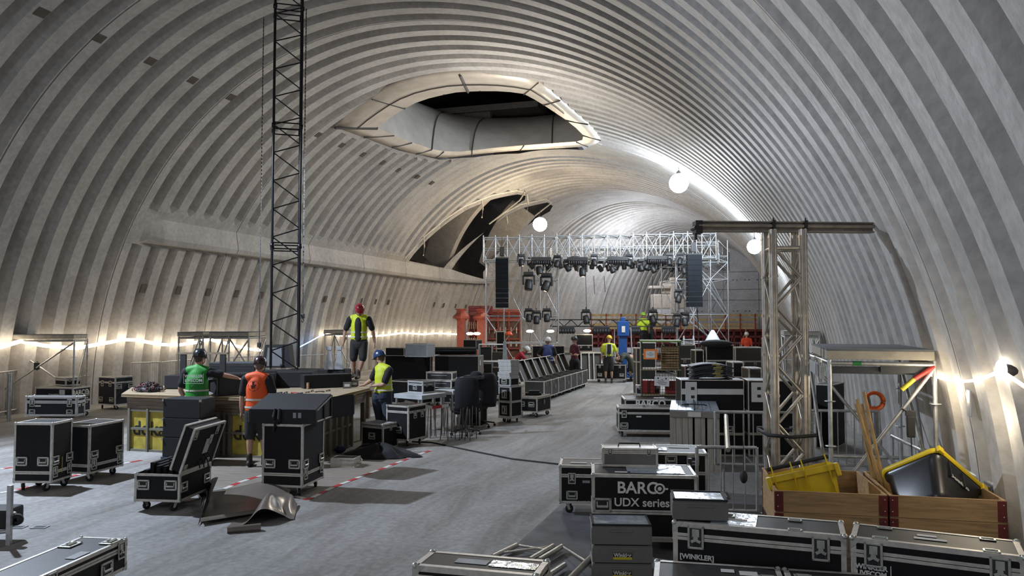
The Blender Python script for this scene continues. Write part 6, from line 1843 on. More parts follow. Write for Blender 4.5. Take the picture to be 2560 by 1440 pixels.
for x0, x1, z0, z1 in ((-.165, .165, 1.245, 1.251), (-.165, -.160, 1.245, 1.41), (.160, .165, 1.245, 1.41)): b.box(x0, x1, -.158, -.1545, z0, z1)
b.build('printed_frame', M_print, vo)
# man in orange
pO = gp(640, 1166, 0)
orange = person('man in an orange vest and dark helmet seen from behind, bare legs in black shorts', pO, stand(pel=(.01, 0, .95), hd=(.02, .06, 1.65), nk=(.01, .02, 1.50), look=(-.1, 1, -.35), eL=(-.24, -.02, 1.13), wL=(-.25, .0, .88), eR=(.27, .03, 1.16), wR=(.26, .24, 1.05), hR=(-.2, 1, -.2), kL=(-.10, -.01, .50), aL=(-.10, -.03, .09), kR=(.12, .0, .5), aR=(.13, .02, .09)),
    face=(0, 1), vest=M_vo, helmet=hm('helmet_maroon', (.035, .016, .018)), hair=M_hairg, k=.985, vest_len=-.05)
vo2 = [c for c in orange.children if c.name.startswith('vest')][0]
b = MB(); n_ = 28
for i in range(n_): 
    a0, a1 = 2*PI*i/n_, 2*PI*(i+1)/n_
    if i % 4 != 3: b.tube((.085*math.cos(a0), 0, .085*math.sin(a0)), (.085*math.cos(a1), 0, .085*math.sin(a1)), .004, 4)
b.poly([(-.02, 0, .07), (.02, 0, .075), (.01, 0, .02), (.05, 0, .03), (.02, 0, -.04), (-.03, 0, -.05), (-.045, 0, .02), (-.02, 0, .0)], (0, .003, 0))
b.build('printed_emblem', mat('print_dark_red', (.16, .03, .03), .7, var=0), vo2, (-.01, -.157, 1.33))
# man in yellow vest, blue helmet, jeans, leaning on the table
pB = at(955, 900, 15.0); pB.z = 0
blue = person('man in a yellow vest, blue helmet and jeans working at the corner of the worktable', pB, stand(pel=(.04, 0, .97), ch=(.02, .03, 1.28), nk=(-.02, .06, 1.49), hd=(-.06, .10, 1.64), look=(-1, .55, -.45), sL=(-.12, .14, 1.41), sR=(.16, -.10, 1.41), eL=(-.25, .28, 1.20), wL=(-.40, .30, 1.10), hL=(-1, 0, -.2), eR=(.06, -.17, 1.15), wR=(-.14, -.12, 1.12), hR=(-1, .2, -.25), kL=(-.06, .1, .5), aL=(-.04, .1, .09), kR=(.12, -.06, .5), aR=(.12, -.08, .09)),
    face=(-.8, .6), vest=M_vy, helmet=hm('helmet_blue', (.02, .045, .12)), legs='long', legm=mat('jeans_blue', (.025, .032, .05), .85, bump=.4, bs=30), hair=M_hairb)
# man in red helmet standing on the table, facing the view
pR_ = gp(897, 948, ZD)
red = person('man in a red helmet and open yellow vest standing on the worktable, looking down', pR_, stand(pel=(0, 0, .90), ch=(0, -.02, 1.24), nk=(.0, -.06, 1.46), hd=(.03, -.13, 1.58), look=(.1, -1, -1.4), sL=(-.21, -.02, 1.38), sR=(.22, -.02, 1.38), eL=(-.33, .02, 1.10), wL=(-.35, -.05, .84), eR=(.32, .0, 1.10), wR=(.37, -.06, .84), hR=(.1, -.1, -1), pL=(-.10, 0, .86), pR=(.10, 0, .86), kL=(-.13, .04, .47), aL=(-.15, .20, .12), kR=(.09, -.02, .47), aR=(.0, -.05, .09), tL=(-.16, .06, .05), tR=(-.02, -.20, .04)),
    face=(0, -1), vest=M_vy, open_vest=True, helmet=hm('helmet_red', (.32, .02, .035)), hair=M_hairg, skin=M_skin2, k=.99)
# far people
def far(label, px, ybase, z0, **kw):
    J = kw.pop('J', stand()); p = kw.pop('p', None) or gp(px, ybase, z0)
    return person(label, p, J, vox=.028, hands=False, **kw)
hw_ = hm('helmet_white', (.62, .64, .66)); hy_ = hm('helmet_yellow', (.60, .40, .03)); hk_ = hm('helmet_dark', (.02, .025, .03))
yel = far('man in a yellow helmet, yellow shirt with black harness and shorts by the open case', 1522, 958, 0, J=stand(eR=(.30, .0, 1.17), wR=(.42, .12, .95), hR=(.5, .3, -.6), hd=(.03, .05, 1.66), look=(.4, 1, -.3)), shirt=M_vy, helmet=hy_, hair=None)
b = MB()
for s_ in (-1, 1): b.path([(s_*.11, -.15, 1.0), (s_*.10, -.158, 1.25), (s_*.09, -.10, 1.48)], .022, 5, mi=1)
b.path([(s_*.19, -.02, 1.02) for s_ in (-1,)]+[(0, -.15, 1.0), (.19, -.02, 1.02)], .03, 6); b.box(-.07, .07, -.165, -.14, 1.1, 1.48, 0, .02)
b.build('harness', [M_rubber, M_refl], yel)
far('crouching person in dark clothes leaning over behind the wire container', 1575, 955, 0, face=(-1, -.2), J=dict(pel=(.05, 0, .88), ch=(-.20, 0, 1.02), nk=(-.36, 0, .98), hd=(-.46, 0, .88), sL=(-.28, .17, .98), sR=(-.28, -.17, .98), eL=(-.35, .2, .72), eR=(-.38, -.2, .75), wL=(-.45, .15, .55), wR=(-.48, -.15, .58), pL=(.04, .08, .85), pR=(.04, -.08, .85), kL=(.02, .1, .47), kR=(.12, -.1, .48), aL=(.05, .1, .09), aR=(.32, -.1, .10), tR=(.22, -.1, .03)), shirt=mat('shirt_olive', (.05, .055, .045), .85), legm=mat('shorts_olive', (.05, .055, .045), .85), rot=YAW, helmet=None, hair=M_hairb)
far('person in a blue vest and white helmet behind the row of open cases', 1370, 975, 0, J=stand(eL=(-.34, .05, 1.2), wL=(-.16, .05, 1.05), eR=(.28, .0, 1.15)), vest=hm('vest_blue', (.035, .06, .22), .6), helmet=hw_, hair=None, shirt=M_shirt)
far('person in a maroon shirt and dark helmet, arms folded, beside the last open case', 1437, 966, 0, face=(.9, -.4), J=stand(eL=(-.14, .0, 1.16), wL=(.05, -.16, 1.12), eR=(.12, -.1, 1.16), wR=(-.05, -.2, 1.14), sL=(-.08, .17, 1.43), sR=(.08, -.17, 1.43), look=(.8, .3, 0)), shirt=mat('shirt_maroon', (.09, .02, .035), .85), helmet=hk_, hair=None, legs='long', legm=M_shirt)
far('person in a red shirt and white helmet bending down beyond the steel trolley', 1296, 960, 0, face=(1, .2), J=dict(pel=(-.15, 0, .82), ch=(.06, 0, 1.05), nk=(.20, 0, 1.18), hd=(.30, 0, 1.27), sL=(.1, .18, 1.12), sR=(.1, -.18, 1.12), eL=(.25, .2, .9), eR=(.28, -.2, .9), wL=(.4, .15, .75), wR=(.42, -.15, .75), pL=(-.15, .08, .8), pR=(-.15, -.08, .8), kL=(-.05, .1, .46), kR=(.0, -.1, .46), aL=(-.15, .1, .09), aR=(-.1, -.1, .09)), shirt=mat('shirt_red', (.35, .02, .03), .8), helmet=hw_, hair=None, legs='long', legm=M_shirt)
ZS = .95
pY = at(1609, 866, 35.3); pY.z = ZS
far('person in a bright yellow shirt and lime helmet standing on the stage', 0, 0, 0, p=pY, face=(.2, -1), J=stand(), shirt=mat('shirt_neon', (.62, .80, .03), .7, var=.05), helmet=hm('helmet_lime', (.30, .60, .05)), hair=None)
pW = at(1624, 866, 36.1); pW.z = ZS
far('person in dark clothes and white helmet right behind the one in bright yellow', 0, 0, 0, p=pW, face=(-.3, 1), J=stand(), shirt=M_shirt, helmet=hw_, hair=None, legs='long')
pO2 = at(1867, 880, 39.0); pO2.z = 0
far('person in an orange shirt and white helmet at the red formwork by the end wall', 0, 0, 0, p=pO2, face=(.2, 1), J=stand(), shirt=mat('shirt_orange', (.75, .07, .02), .7, var=.05), helmet=hw_, hair=None, legs='long')
# ---------------------------------------------------------------- stage scaffold, lights, lift, formwork
M_scaf = mat('scaffold_tube', (.46, .48, .50), .38, .6, .15, 10)
random.seed(13)
DS = 33.0                       # forward distance of the front of the stage
def sp(px, py, d=DS): return at(px, py, d)
def span(label, x0, x1, ytop, ybot, d0, d1, seed):
    """box truss span of scaffold tubes between two pixels, at distances d0 (left) and d1"""
    random.seed(seed)
    a, c = sp(x0, ytop, d0), sp(x1, ytop, d1); e = sp(x0, ybot, d0); h = a.z-e.z; c.z = a.z
    v = c-a; L = v.length; t = thing('truss_span', label, 'truss', (a.x, a.y, a.z-h), math.atan2(v.y, v.x))
    n = max(2, int(round(L/.55)))
    for dy in (0, .9):
        b = MB()
        for z in (0, h): b.tube((0, dy, z), (L, dy, z), .030, 7)
        b.tube((0, dy, h*.52), (L, dy, h*.52), .02, 6)
        b.build('chord', M_scaf, t)
        for i in range(n+1): MB().tube((L*i/n, dy, -.08), (L*i/n, dy, h+.10), .024, 6).build('upright', M_scaf, t)
        b = MB()
        for i in range(n):
            s_ = i % 2
            b.tube((L*(i+s_)/n, dy, 0), (L*(i+1-s_)/n, dy, h), .020, 6)
            if (i+seed) % 3: b.tube((L*(i+1-s_)/n, dy, 0), (L*(i+s_)/n, dy, h), .016, 6)
        b.build('bracing', M_scaf, t)
    b = MB()
    for i in range(n+1):
        for z in (0, h): b.tube((L*i/n, 0, z), (L*i/n, .9, z), .02, 6)
        if i < n: b.tube((L*i/n, 0, h), (L*(i+1)/n, .9, h), .016, 6); b.tube((L*i/n, .9, 0), (L*(i+1)/n, 0, 0), .016, 6)
    b.build('cross_tube', M_scaf, t)
    return t
xs = [1208, 1298, 1392, 1486, 1583, 1684, 1790]
nm = ('first box-truss span of the stage portal, over the hung speaker column beside the wall opening', 'second box-truss span of the stage portal', 'third box-truss span of the stage portal', 'fourth box-truss span of the stage portal', 'fifth box-truss span of the stage portal', 'last box-truss span of the stage portal, under the steel beam end')
for i in range(6):
    span(nm[i], xs[i], xs[i+1], 594-i*2, 650-i*1, 33, 33, i)
span('box-truss span running back from the mast side of the portal', 1795, 1822, 604, 655, 33.5, 39, 9)
span('rear box-truss span of the stage roof', 1380, 1800, 622, 652, 38, 38, 10)
def tower(label, x0, x1, ytop, d, dep, levels, seed, floor_=0):
    random.seed(seed)
    a, c = sp(x0, 720, d), sp(x1, 720, d); a.z = c.z = 0
    v = c-a; L = v.length; zt = sp(x0, ytop, d).z
    t = thing('scaffold_tower', label, 'scaffold tower', a, math.atan2(v.y, v.x))
    n = max(1, int(round(L/.75)))
    for dy in (0, dep):
        for i in range(n+1):
            MB().tube((L*i/n, dy, 0), (L*i/n, dy, zt), .022, 7).build('standard', M_scaf, t)
    zz = [sp(x0, y, d).z for y in levels]
    b = MB()
    for z in zz:
        for dy in (0, dep): b.tube((0, dy, z), (L, dy, z), .024, 6)
        for i in range(n+1): b.tube((L*i/n, 0, z), (L*i/n, dep, z), .022, 6)
    b.build('ledger', M_scaf, t)
    b = MB()
    for k in range(len(zz)-1):
        for i in range(n):
            s_ = (i+k) % 2
            b.tube((L*(i+s_)/n, 0, zz[k]), (L*(i+1-s_)/n, 0, zz[k+1]), .02, 6)
        b.tube((0, 0 if k % 2 else dep, zz[k]), (0, dep if k % 2 else 0, zz[k+1]), .02, 6); b.tube((L, dep if k % 2 else 0, zz[k]), (L, 0 if k % 2 else dep, zz[k+1]), .02, 6)
    b.build('brace', M_scaf, t)
    return t, L
tower('scaffold tower under the wall-opening side of the stage portal', 1214, 1396, 640, 33, 1.5, [650, 698, 790, 858, 935], 1)
tw2, L2 = tower('scaffold tower with the stairs on the mast side of the stage portal', 1690, 1820, 600, 33, 3.2, [640, 655, 698, 786, 858, 935], 2)
# bright toe tubes and stairs in the tower
for k, (y0, y1) in enumerate(((700, 786), (788, 872))):
    st = thing('scaffold_stair', ('upper', 'lower')[k]+' flight of steps in the stage scaffold tower', 'stairs', (0, 0, 0))
    for o in (0, .7):
        MB().tube(sp(1755-k*50, y0, 33+o*1.0), sp(1815-k*5, y1, 33+o), .035, 6).tube(sp(1755-k*50, y0-14, 33+o), sp(1815-k*5, y1-14, 33+o), .02, 6).build('stringer', M_scaf, st)
    for i in range(9):
        a = sp(1755-k*50, y0, 33).lerp(sp(1815-k*5, y1, 33), (i+.5)/9); c = sp(1755-k*50, y0, 33.7).lerp(sp(1815-k*5, y1, 33.7), (i+.5)/9); MB().tube(a, c, .03, 4).build('step', M_scaf, st)
# line arrays
def column(label, x0, x1, y0, y1, d, n):
    a, c = at(x0, y0, d), at(x1, y0, d); w = (c-a).length; zt = a.z; zb = at(x0, y1, d).z; m = (a+c)/2
    for i in range(n):
        h = (zt-zb)/n
        t = thing('line_array_speaker', ('black loudspeaker element of the column hung at the %s' % label), 'loudspeaker', (m.x, m.y, zt-(i+1)*h), YAW+R((i-3)*.3), 'loudspeaker column at the '+label)
        b = MB(); b.poly([(-w/2, -.22, .005), (w/2, -.22, .005), (w/2*.8, .3, h*.12), (-w/2*.8, .3, h*.12)]); b = MB()
        vs = [(-w/2, -.22, .004), (w/2, -.22, .004), (w/2*.85, .3, .02), (-w/2*.85, .3, .02), (-w/2, -.22, h-.004), (w/2, -.22, h-.004), (w/2*.85, .3, h-.02), (-w/2*.85, .3, h-.02)]
        b.add(vs, [(0, 3, 2, 1), (4, 5, 6, 7), (0, 1, 5, 4), (1, 2, 6, 5), (2, 3, 7, 6), (3, 0, 4, 7)]); b.build('cabinet', mat('array_cabinet', (.008, .010, .013), .85, spec=.15), t)
    t = thing('rigging_bumper', 'black hoist and bumper above the speaker column at the '+label, 'hoist', (m.x, m.y, zt+.0), YAW)
    MB().box(-w/2, w/2, -.2, .25, 0, .06, 0, .01).build('bumper', M_dark, t); MB().box(-.09, .09, -.08, .08, .12, .50, 0, .02).tube((0, 0, .05), (0, 0, .9), .012, 5).build('chain_hoist', M_dark, t)
column('wall-opening side of the stage', 1239, 1271, 648, 770, 31.5, 10)
column('mast side of the stage', 1716, 1752, 638, 768, 30.5, 10)
tag(MB().path([at(1742, 768, 30.5), at(1745, 800, 30.5), at(1748, 870, 30.5)], .02, 5).build('loom_cable', M_rubber), 'black cable hanging from the speaker column at the mast side', 'cable')
# moving heads
def head(label, px, py, d, s=1.0, tilt=0, grp=None, up=False):
    p = at(px, py, d); t = thing('moving_head', label, 'stage light', p, (0, 0, YAW+random.uniform(-.3, .3)), grp)
    if up: t.rotation_euler = (PI, 0, YAW)
    t.scale = (s, s, s)
    MB().box(-.17, .17, -.13, .13, .30, .42, 0, .02).tube((0, 0, .42), (0, 0, .52), .02, 6).build('base', M_dark, t)
    b = MB()
    for x in (-1, 1): b.box(x*.19-.03, x*.19+.03, -.05, .05, -.03, .30, 0, .01)
    b.box(-.2, .2, -.05, .05, .25, .31, 0, .01)
    y_ = b.build('yoke', M_dark, t)
    q = Vector((math.sin(tilt), -.25, -math.cos(tilt))).normalized()
    b = MB(); b.lathe([(.05, -.16), (.12, -.14), (.14, .0), (.145, .17), (.13, .22), (.0, .20)], 14, axis=q); b.build('lamp_head', M_dark, t)
    MB().lathe([(.0, .225), (.115, .222)], 14, axis=q).build('lens', mat('lens_dark', (.05, .06, .07), .08, .3), t)
    return t
hd_ = [(1303,655,.0),(1348,675,.1),(1393,658,-.3),(1418,668,.5),(1456,678,0),(1485,655,.2),(1530,672,.3),(1573,655,-.2),(1603,668,.2),(1618,665,-.5),(1632,672,.5),(1673,653,.1),(1700,652,-.2),(1710,675,.2),(1328,663,.6),(1373,668,-.6),(1438,660,.4),(1543,662,-.4)]
desc = ['under the start of the portal beside the speaker column','second along the portal','third along the portal','fourth along the portal','hanging lowest in the first half of the portal','sixth along the portal','seventh along the portal','eighth along the portal','ninth along the portal','tenth along the portal','hanging lowest in the second half of the portal','twelfth along the portal','next to the speaker column on the mast side','behind the speaker column on the mast side','in the second row near the portal start','in the second row after the second light','in the second row before the portal middle','in the second row after the portal middle']
for i, (x, y, tl) in enumerate(hd_): head('black moving-head stage light, '+desc[i], x, y, 32.6 if i < 14 else 33.6, .8 if i not in (4, 1) else 1.0, tl)
for x, y, lb in ((1322,710,'upper pair of the tower, first'), (1366,713,'upper pair of the tower, second'), (1322,793,'lower row of the tower, first'), (1341,798,'lower row of the tower, middle one'), (1367,793,'lower row of the tower, last'), (1697,745,'side ladder of the stair tower'), (1693,805,'foot of the stair tower, first'), (1712,803,'foot of the stair tower, second')):
    head('black moving-head stage light on the '+lb, x, y, 32.4, 1.2 if y < 720 else .9, random.uniform(-.4, .4))
for x0, x1, y, lb in ((1328,1378,651,'first'),(1420,1470,651,'second'),(1518,1570,650,'third'),(1618,1668,648,'fourth')):
    a, c = at(x0, y, 32.5), at(x1, y, 32.5); L = (c-a).length; t = thing('light_bar', lb+' black multi-lamp bar hanging under the stage portal', 'light bar', (a+c)/2, YAW)
    MB().box(-L/2, L/2, -.06, .06, -.02, .14, 0, .02).build('housing', M_dark, t)
    for i in range(9): MB().lathe([(.03, 0), (.045, -.02), (.05, -.16), (.0, -.15)], 8, loc=(-L/2+L*(i+.5)/9, 0, -.02)).build('lamp', M_dark, t)
    for x in (-L/3, L/3): MB().tube((x, 0, .14), (x, 0, .34), .015, 5).build('clamp', M_dark, t)
# a second rank of small heads behind
for i in range(16):
    x = 1400+i*20; head('small black stage light in the rear rank under the portal', x, 662+(i*7) % 9, 36.5, .8, random.uniform(-.6, .6), 'small stage lights in the rear rank')
# low flown truss over the stage with lights standing on it
def low_truss(label, x0, x1, y, d):
    a, c = at(x0, y, d), at(x1, y, d); c.z = a.z; v = c-a; L = v.length; t = thing('lighting_truss', label, 'truss', a, math.atan2(v.y, v.x)); h = .29
    n = int(L/.3)
    for dy in (0, h):
        for z in (0, h): MB().tube((0, dy, z), (L, dy, z), .024, 6).build('chord', M_blk, t)
    b = MB()
    for i in range(n):
        for dy in (0, h): b.tube((L*i/n, dy, h*(i % 2)), (L*(i+1)/n, dy, h*((i+1) % 2)), .012, 5)
    b.build('bracing', M_blk, t); return t
low_truss('black lighting truss hanging low across the stage', 1376, 1690, 816, 34.2)
for i, (x0, x1) in enumerate(((1396,1436),(1482,1524),(1576,1600),(1655,1690))):
    a, c = at(x0, 828, 33.8), at(x1, 828, 33.8); L = (c-a).length
    t = thing('light_bar', ('first', 'second', 'third', 'fourth')[i]+' black lamp cluster hanging from the low truss across the stage', 'light bar', (a+c)/2, YAW)
    b = MB(); random.seed(i); b.box(-L/2, L/2, -.08, .08, .05, .2, 0, .02); b.build('housing', M_dark, t)
    for k in range(6): MB().ball((-L/2+L*(k+.5)/6, -.05, .0), .10, 0, 8, (1, 1, 1.2)).build('lamp', M_dark, t)
for x, lb in ((1465, 'standing on the low truss beside the lift'), (1632, 'standing on the low truss behind the man in bright yellow')):
    head('black moving-head light '+lb, x, 797, 34.2, 1.0, .2)
for x, y0, y1 in ((1464, 690, 790), (1484, 690, 735), (1510, 690, 730), (1631, 690, 790)):
    p, q = at(x, y0, 33.5), at(x+3, y1, 33.5); tag(MB().path([p, q], .012, 5).build('hanging_cable', M_rubber), 'thin dark cable hanging from the stage portal', 'cable', 'thin cables hanging from the stage portal')
# stage deck
sd_ = thing('stage_deck', 'dark low stage platform under the scaffold portal', 'stage', (0, 0, 0))
a, c = at(1300, 870, 34.7), at(1850, 870, 34.7); a.z = c.z = 0; v = (c-a).normalized(); n = Vector((-v.y, v.x, 0))
b = MB(); b.poly([a+Vector((0, 0, .85)), c+Vector((0, 0, .85)), c+n*7+Vector((0, 0, .85)), a+n*7+Vector((0, 0, .85))], (0, 0, .1)); b.build('deck', mat('stage_black', (.05, .05, .052), .6), sd_)
for i in range(11):
    p = a.lerp(c, i/10)+n*.05; MB().tube(p, p+Vector((0, 0, .85)), .03, 6).build('leg', M_scaf, sd_)
b = MB(); b.tube(a+Vector((0, 0, .3)), c+Vector((0, 0, .3)), .025, 6); b.build('ledger', M_scaf, sd_)
# blue material lift
lf = thing('material_lift', 'blue telescopic material lift standing in front of the stage', 'lift', at(1557, 866, 31.6), YAW); lf.location.z = 0
M_lift = mat('lift_blue', (.015, .07, .24), .4)
b = MB(); b.box(-.16, .16, -.10, .10, .12, 2.1, 0, .02); b.build('mast', M_lift, lf); MB().box(-.10, .10, -.13, .07, 2.1, 2.5, 0, .02).build('inner_mast', M_lift, lf)
MB().box(-.24, .24, -.18, -.06, 1.75, 2.35, 0, .02).build('carriage', M_lift, lf); MB().box(-.07, .07, -.2, -.18, 1.9, 2.15).build('label_sheet', M_paper, lf)
for sx in (-1, 1):
    MB().tube((sx*.1, 0, .25), (sx*.7, -.5, .08), .05, 8).build('outrigger', M_lift, lf); MB().tube((sx*.1, 0, .25), (sx*.7, .5, .08), .05, 8).build('outrigger', M_lift, lf)
    MB().tube((sx*.38, -.1, .5), (sx*.32, 0, 2.1), .03, 6).build('side_rail', M_scaf, lf)
MB().box(-.5, .5, -.3, .3, .08, .16, 0, .02).build('chassis', M_lift, lf)
# red formwork pillars and stacks by the wall on the left
M_red = mat('formwork_red', (.30, .06, .042), .55, 0, .2, 6); M_redd = mat('formwork_dark_red', (.17, .03, .035), .6, 0, .3, 6); M_ply = mat('formwork_ply', (.52, .40, .22), .6, 0, .2, 5)
for px, lb in ((1153, 'red steel prop with a flared head at the end of the light string'), (1203, 'second red steel prop with a flared head by the stage scaffold')):
    p = at(px, 860, 38.5); p.z = 0
    t = thing('steel_prop', lb, 'prop', p, YAW); zt = at(px, 776, 38.5).z
    MB().box(-.2, .2, -.2, .2, 0, zt-.35, 0, .02).build('shaft', M_red, t)
    b = MB(); b.lathe([(.26, zt-.5), (.30, zt-.42), (.42, zt-.40), (.42, zt-.30), (.24, zt-.12), (.22, zt), (.30, zt+.04), (.30, zt+.08), (0, zt+.08)], 8, smooth=False); b.build('prop_head', M_red, t)
random.seed(8)
fs_ = thing('formwork_stack', 'red steel formwork racks stacked behind the stage scaffold by the wall', 'formwork', (0, 0, 0))
for k, (x0, x1, y0, y1, d) in enumerate(((1172, 1200, 785, 862, 40), (1218, 1300, 800, 868, 39.5), (1172, 1230, 766, 784, 40), (1218, 1300, 775, 800, 40))):
    a, c = at(x0, y1, d), at(x1, y1, d); zt, zb = at(x0, y0, d).z, max(.0, a.z); v = c-a; L = Vector((v.x, v.y, 0)).length; M0 = Matrix.Translation((a.x, a.y, 0)) @ Matrix.Rotation(math.atan2(v.y, v.x), 4, 'Z')
    if k == 1 or k == 0: zb = 0
    b = MB(); b.M = M0
    m_ = max(2, int(L/.45))
    for i in range(m_+1): b.box(L*i/m_-.03, L*i/m_+.03, 0, .5, zb, zt)
    for i in range(6): z = zb+(zt-zb)*i/5; b.box(0, L, 0, .5, z-.03, z+.03)
    b.build('rack_frame', M_red if k != 2 else M_redd, fs_)
    b = MB(); b.M = M0; b.box(.02, L-.02, .25, .4, zb+.05, zt-.05); b.build('rack_panel', mat('rack_panel', (.20, .12, .09), .7) if k % 2 else M_redd, fs_)
    if k < 2:
        b = MB(); b.M = M0
        for i in range(6): b.box(L*(i+.2)/6, L*(i+.5)/6, -.08, .0, zb+(zt-zb)*.45, zb+(zt-zb)*.55); b.box(L*(i+.3)/6, L*(i+.45)/6, -.06, 0, zb+(zt-zb)*.72, zb+(zt-zb)*.85)
        b.build('coupler', M_zinc, fs_)
# red girders with yellow guard boards in front of the end wall
gd = thing('formwork_platform', 'dark red formwork girders with yellow guard boards before the end wall', 'formwork', (0, 0, 0))
a, c = at(1478, 860, 47), at(1925, 860, 47); a.z = c.z = 0; v = c-a; L = v.length; M0 = Matrix.Translation((a.x, a.y, 0)) @ Matrix.Rotation(math.atan2(v.y, v.x), 4, 'Z')
zz = lambda y: CH+(803-y)/FPX*47
b = MB(); b.M = M0
for i in range(26): b.box(L*i/25-.05, L*i/25+.05, 0, .6, 0, zz(824))
for z in (.05, zz(858), zz(842), zz(826)): b.box(0, L, 0, .6, z-.07, z+.07)
for i in range(25): b.tube((L*i/25, 0, .3+.0*(i % 2)), (L*(i+1)/25, 0, zz(828)) if i % 2 else (L*(i+1)/25, 0, .3), .04, 5)
b.build('girder', M_redd, gd)
b = MB(); b.M = M0; b.box(0, L, .35, .6, .05, zz(828)); b.build('rear_panel', mat('formwork_back', (.13, .05, .045), .8), gd)
for (y0, y1) in ((785, 791), (796, 802), (808, 815), (817, 823)):
    b = MB(); b.M = M0; b.box(0, L*(.93 if y0 > 790 else 1), -.04, 0, zz(y1), zz(y0)); b.build('guard_board', M_ply, gd)
for i in range(13):
    b = MB(); b.M = M0; b.box(L*i/12-.03, L*i/12+.03, -.10, -.04, zz(826), zz(784)); b.build('guard_post', M_red, gd)
# tie holes and joints of the end wall
b = MB()
for zc in (3.1, 5.4, 4.6):
    for i in range(10):
        x = -6.0+i*.85
        for o in (0, .28):
            if zc != 4.6: b.tube((x+o, YB-.06, zc), (x+o, YB-.03, zc), .05, 8)
for zc in (3.9, 4.7, 6.0): b.box(-6.5, 2.3, YB-.045, YB-.025, zc-.02, zc+.02)
for x in (-4.5, -1.6, .9): b.box(x-.012, x+.012, YB-.045, YB-.025, 0, 7.5)
o_ = b.build('trim_4', mat('day_joint', (.16, .16, .17), .9)); struct(o_)
# concrete stub shapes seen at the far end
st_ = thing('concrete_stub', 'rough concrete stub walls showing through the scaffold at the far end', 'concrete block', at(1668, 735, 52), YAW)
b = MB(); b.box(-1.0, 1.2, 0, .8, -1.0, .0, 0, .1); b.box(-.4, .5, 0, .8, .0, .9, 0, .15); b.box(-1.2, .2, -.2, .6, .35, .55, 0, .05); b.box(.2, .5, -.2, .3, -1.3, 1.1, 0, .03); b.build('concrete_mass', M_beam, st_)
MB().box(-.9, 1.1, 0, .8, -5.4+.9, -1.0).build('support_wall', M_end, st_)
# background clutter: cases, racks, barriers
random.seed(31)
def bg(label, x0, x1, y0, y1, d, z0=None, panel=None, depth_=.6, **kw):
    a, c = at(x0, y1, d), at(x1, y1, d); zb = max(0, a.z) if z0 is None else z0
    ztp = at(x0, y0, d).z; v = c-a; v.z = 0; ang = math.atan2(v.y, v.x); n = Vector((-math.sin(ang), math.cos(ang), 0)); m = (a+c)/2+n*depth_/2
    return flight_case(label, (m.x, m.y, zb), ang, v.length, depth_, ztp-zb-(.0), 0, lite=True, seam=kw.pop('seam', .7), panel=panel, balls=False, tw=.03, **kw)
CB = [
 (1330,1368,864,888,28,'black blank case behind the person in blue, first of the far row',None), (1384,1412,864,885,28.5,'black blank case beyond the person in blue',None),
 (1440,1482,836,860,37,'tall black box behind the person in maroon',None), (1240,1262,828,858,27,'narrow dark monitor case on the steel trolley',None),
 (1505,1540,868,905,34,'pale-edged open case behind the man in the yellow helmet',M_panelg), (1590,1602,870,905,25,'grey case edge beside the wire container',M_panelg),
 (1712,1745,915,948,19,'black case with a white strip behind the rubber mats',None), (1738,1760,875,905,24,'dark case behind the mats, small',None),
 (1765,1835,862,905,24,'case with draped black jackets on top behind the mats',None), (1838,1905,868,900,25,'pale case beyond the mats near the mast',M_panelg),
 (1832,1860,905,948,20,'case with two white handles by the barrier beyond the mats',None), (1872,1905,920,948,19,'small open case beyond the barrier near the mast',M_panelg),
 (1700,1740,862,900,26,'low grey case behind the wire container',M_panelg), (1920,1948,845,880,24,'black case seen through the mast',None),
 (1600,1640,856,880,30,'black case by the stage in front of the lift',None)]
for x0, x1, y0, y1, d, lb, pn in CB: bg(lb, x0, x1, y0, y1, d, z0=0.0, panel=pn, latches=(('f', .3, .66, .8), ('f', .75, .66, .8)) if x1-x0 > 30 else ())
# steel cage trolleys left of the aisle
for (x0, x1, y0, y1, d, lb) in ((1197,1262,862,905,25,'steel cage trolley with black boxes behind the plain black cases'), (1205,1255,905,950,23,'low steel cage trolley behind the office chairs')):
    a, c = at(x0, y1, d), at(x1, y1, d); a.z = c.z = 0; v = c-a; L = v.length; zt = at(x0, y0, d).z
    t = thing('cage_trolley', lb, 'trolley', a, math.atan2(v.y, v.x))
    b = MB()
    for x in (0, L/2, L):
        for y in (0, .6): b.tube((x, y, 0), (x, y, zt), .02, 6)
    for z in (.15, zt*.5, zt): b.tube((0, 0, z), (L, 0, z), .018, 6); b.tube((0, .6, z), (L, .6, z), .018, 6); b.tube((0, 0, z), (0, .6, z), .018, 6); b.tube((L, 0, z), (L, .6, z), .018, 6)
    b.build('frame', M_scaf, t)
    MB().box(.05, L*.48, .05, .55, zt*.5, zt*.95, 0, .01).build('load_box', M_dark, t); MB().box(L*.52, L-.05, .05, .55, zt*.5, zt*.85, 0, .01).build('load_box', M_panelg, t)
    MB().box(.05, L-.05, .05, .55, .15, zt*.45, 0, .01).build('load_box', M_panelg, t)
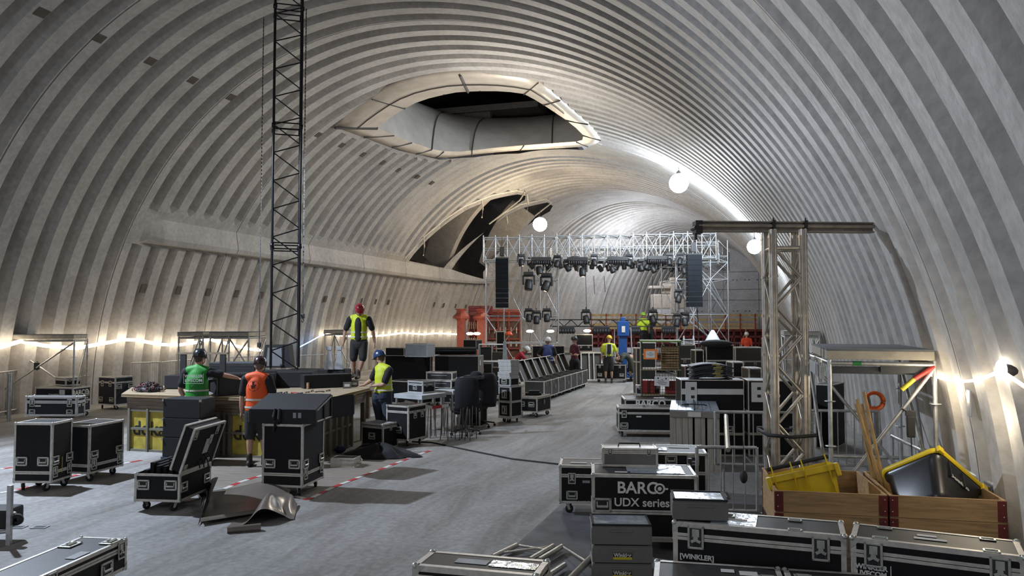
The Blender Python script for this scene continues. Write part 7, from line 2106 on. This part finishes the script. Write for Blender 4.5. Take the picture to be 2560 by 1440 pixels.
oc = thing('orange_hard_hat', 'orange-red hard hat lying on the cage trolley', 'helmet', at(1272, 838, 27)); MB().lathe([(.13, 0), (.14, .01), (.12, .06), (.08, .12), (0, .14)], 14).build('hat_shell', hm('helmet_orange', (.7, .08, .02)), oc)
# rows of barriers right background
for (p, q, nb, lb) in (((1812,985),(1990,985),12,'steel barrier panel behind the mast at the black cases'), ((1840,938),(1905,936),9,'steel barrier panel further back near the mast'), ((1790,905),(1850,903),10,'steel barrier panel by the foot of the stage stairs'), ((2000,1000),(2080,985),9,'steel barrier panel between mast and scaffold platform, further back')):
    rail(lb, gp(*p, 0), gp(*q, 0), 1.1, .15, nb, .018, .007)
b = MB(); b.tube(gp(1838,905,0), gp(1852,905,0)+Vector((.35, 0, 1.95)), .025, 6)
tag(b.build('wooden_plank', M_wood), 'wooden pole leaning near the person in orange', 'pole')
jk = at(1790, 866, 24); tag(MB().ball((0, 0, 0), .45, 0, 14, (1.1, .6, .28)).build('black_drape', M_black, None, (jk.x, jk.y, 1.66)), 'black drape lying over a far case beyond the mats', 'drape')
wc = thing('white_cone', 'pale pointed canopy standing by the stairs of the stage tower', 'canopy', at(1782, 862, 30), YAW); wc.location.z = 0; MB().lathe([(.45, 0), (.42, 1.0), (.3, 1.6), (.06, 2.0), (0, 2.02)], 12).build('canopy_cloth', mat('white_cloth', (.55, .60, .64), .7), wc)
wl = thing('white_ladder', 'small white step ladder by the stage stairs', 'ladder', at(1725, 858, 29), YAW); wl.location.z = 0
for s_ in (-1, 1): MB().tube((s_*.25, 0, 0), (s_*.18, .2, 1.8), .025, 6).tube((s_*.25, .7, 0), (s_*.18, .25, 1.8), .02, 6).build('side_rail', mat('ladder_white', (.60, .63, .66), .5), wl)
for i in range(6): MB().box(-.22, .22, .03*i, .03*i+.08, .25+.28*i, .28+.28*i).build('rung', MATS['ladder_white'], wl)
ob = thing('pale_obelisk', 'pale upright wedge panel standing between the cage trolleys and the open cases', 'panel', at(1263, 895, 23), YAW); ob.location.z = 0
MB().poly([(-.12, 0, 0), (.22, 0, 0), (.02, 0, 1.75), (-.06, 0, 1.75)], (0, .04, 0)).build('panel_sheet', mat('pale_panel', (.45, .52, .56), .5), ob)
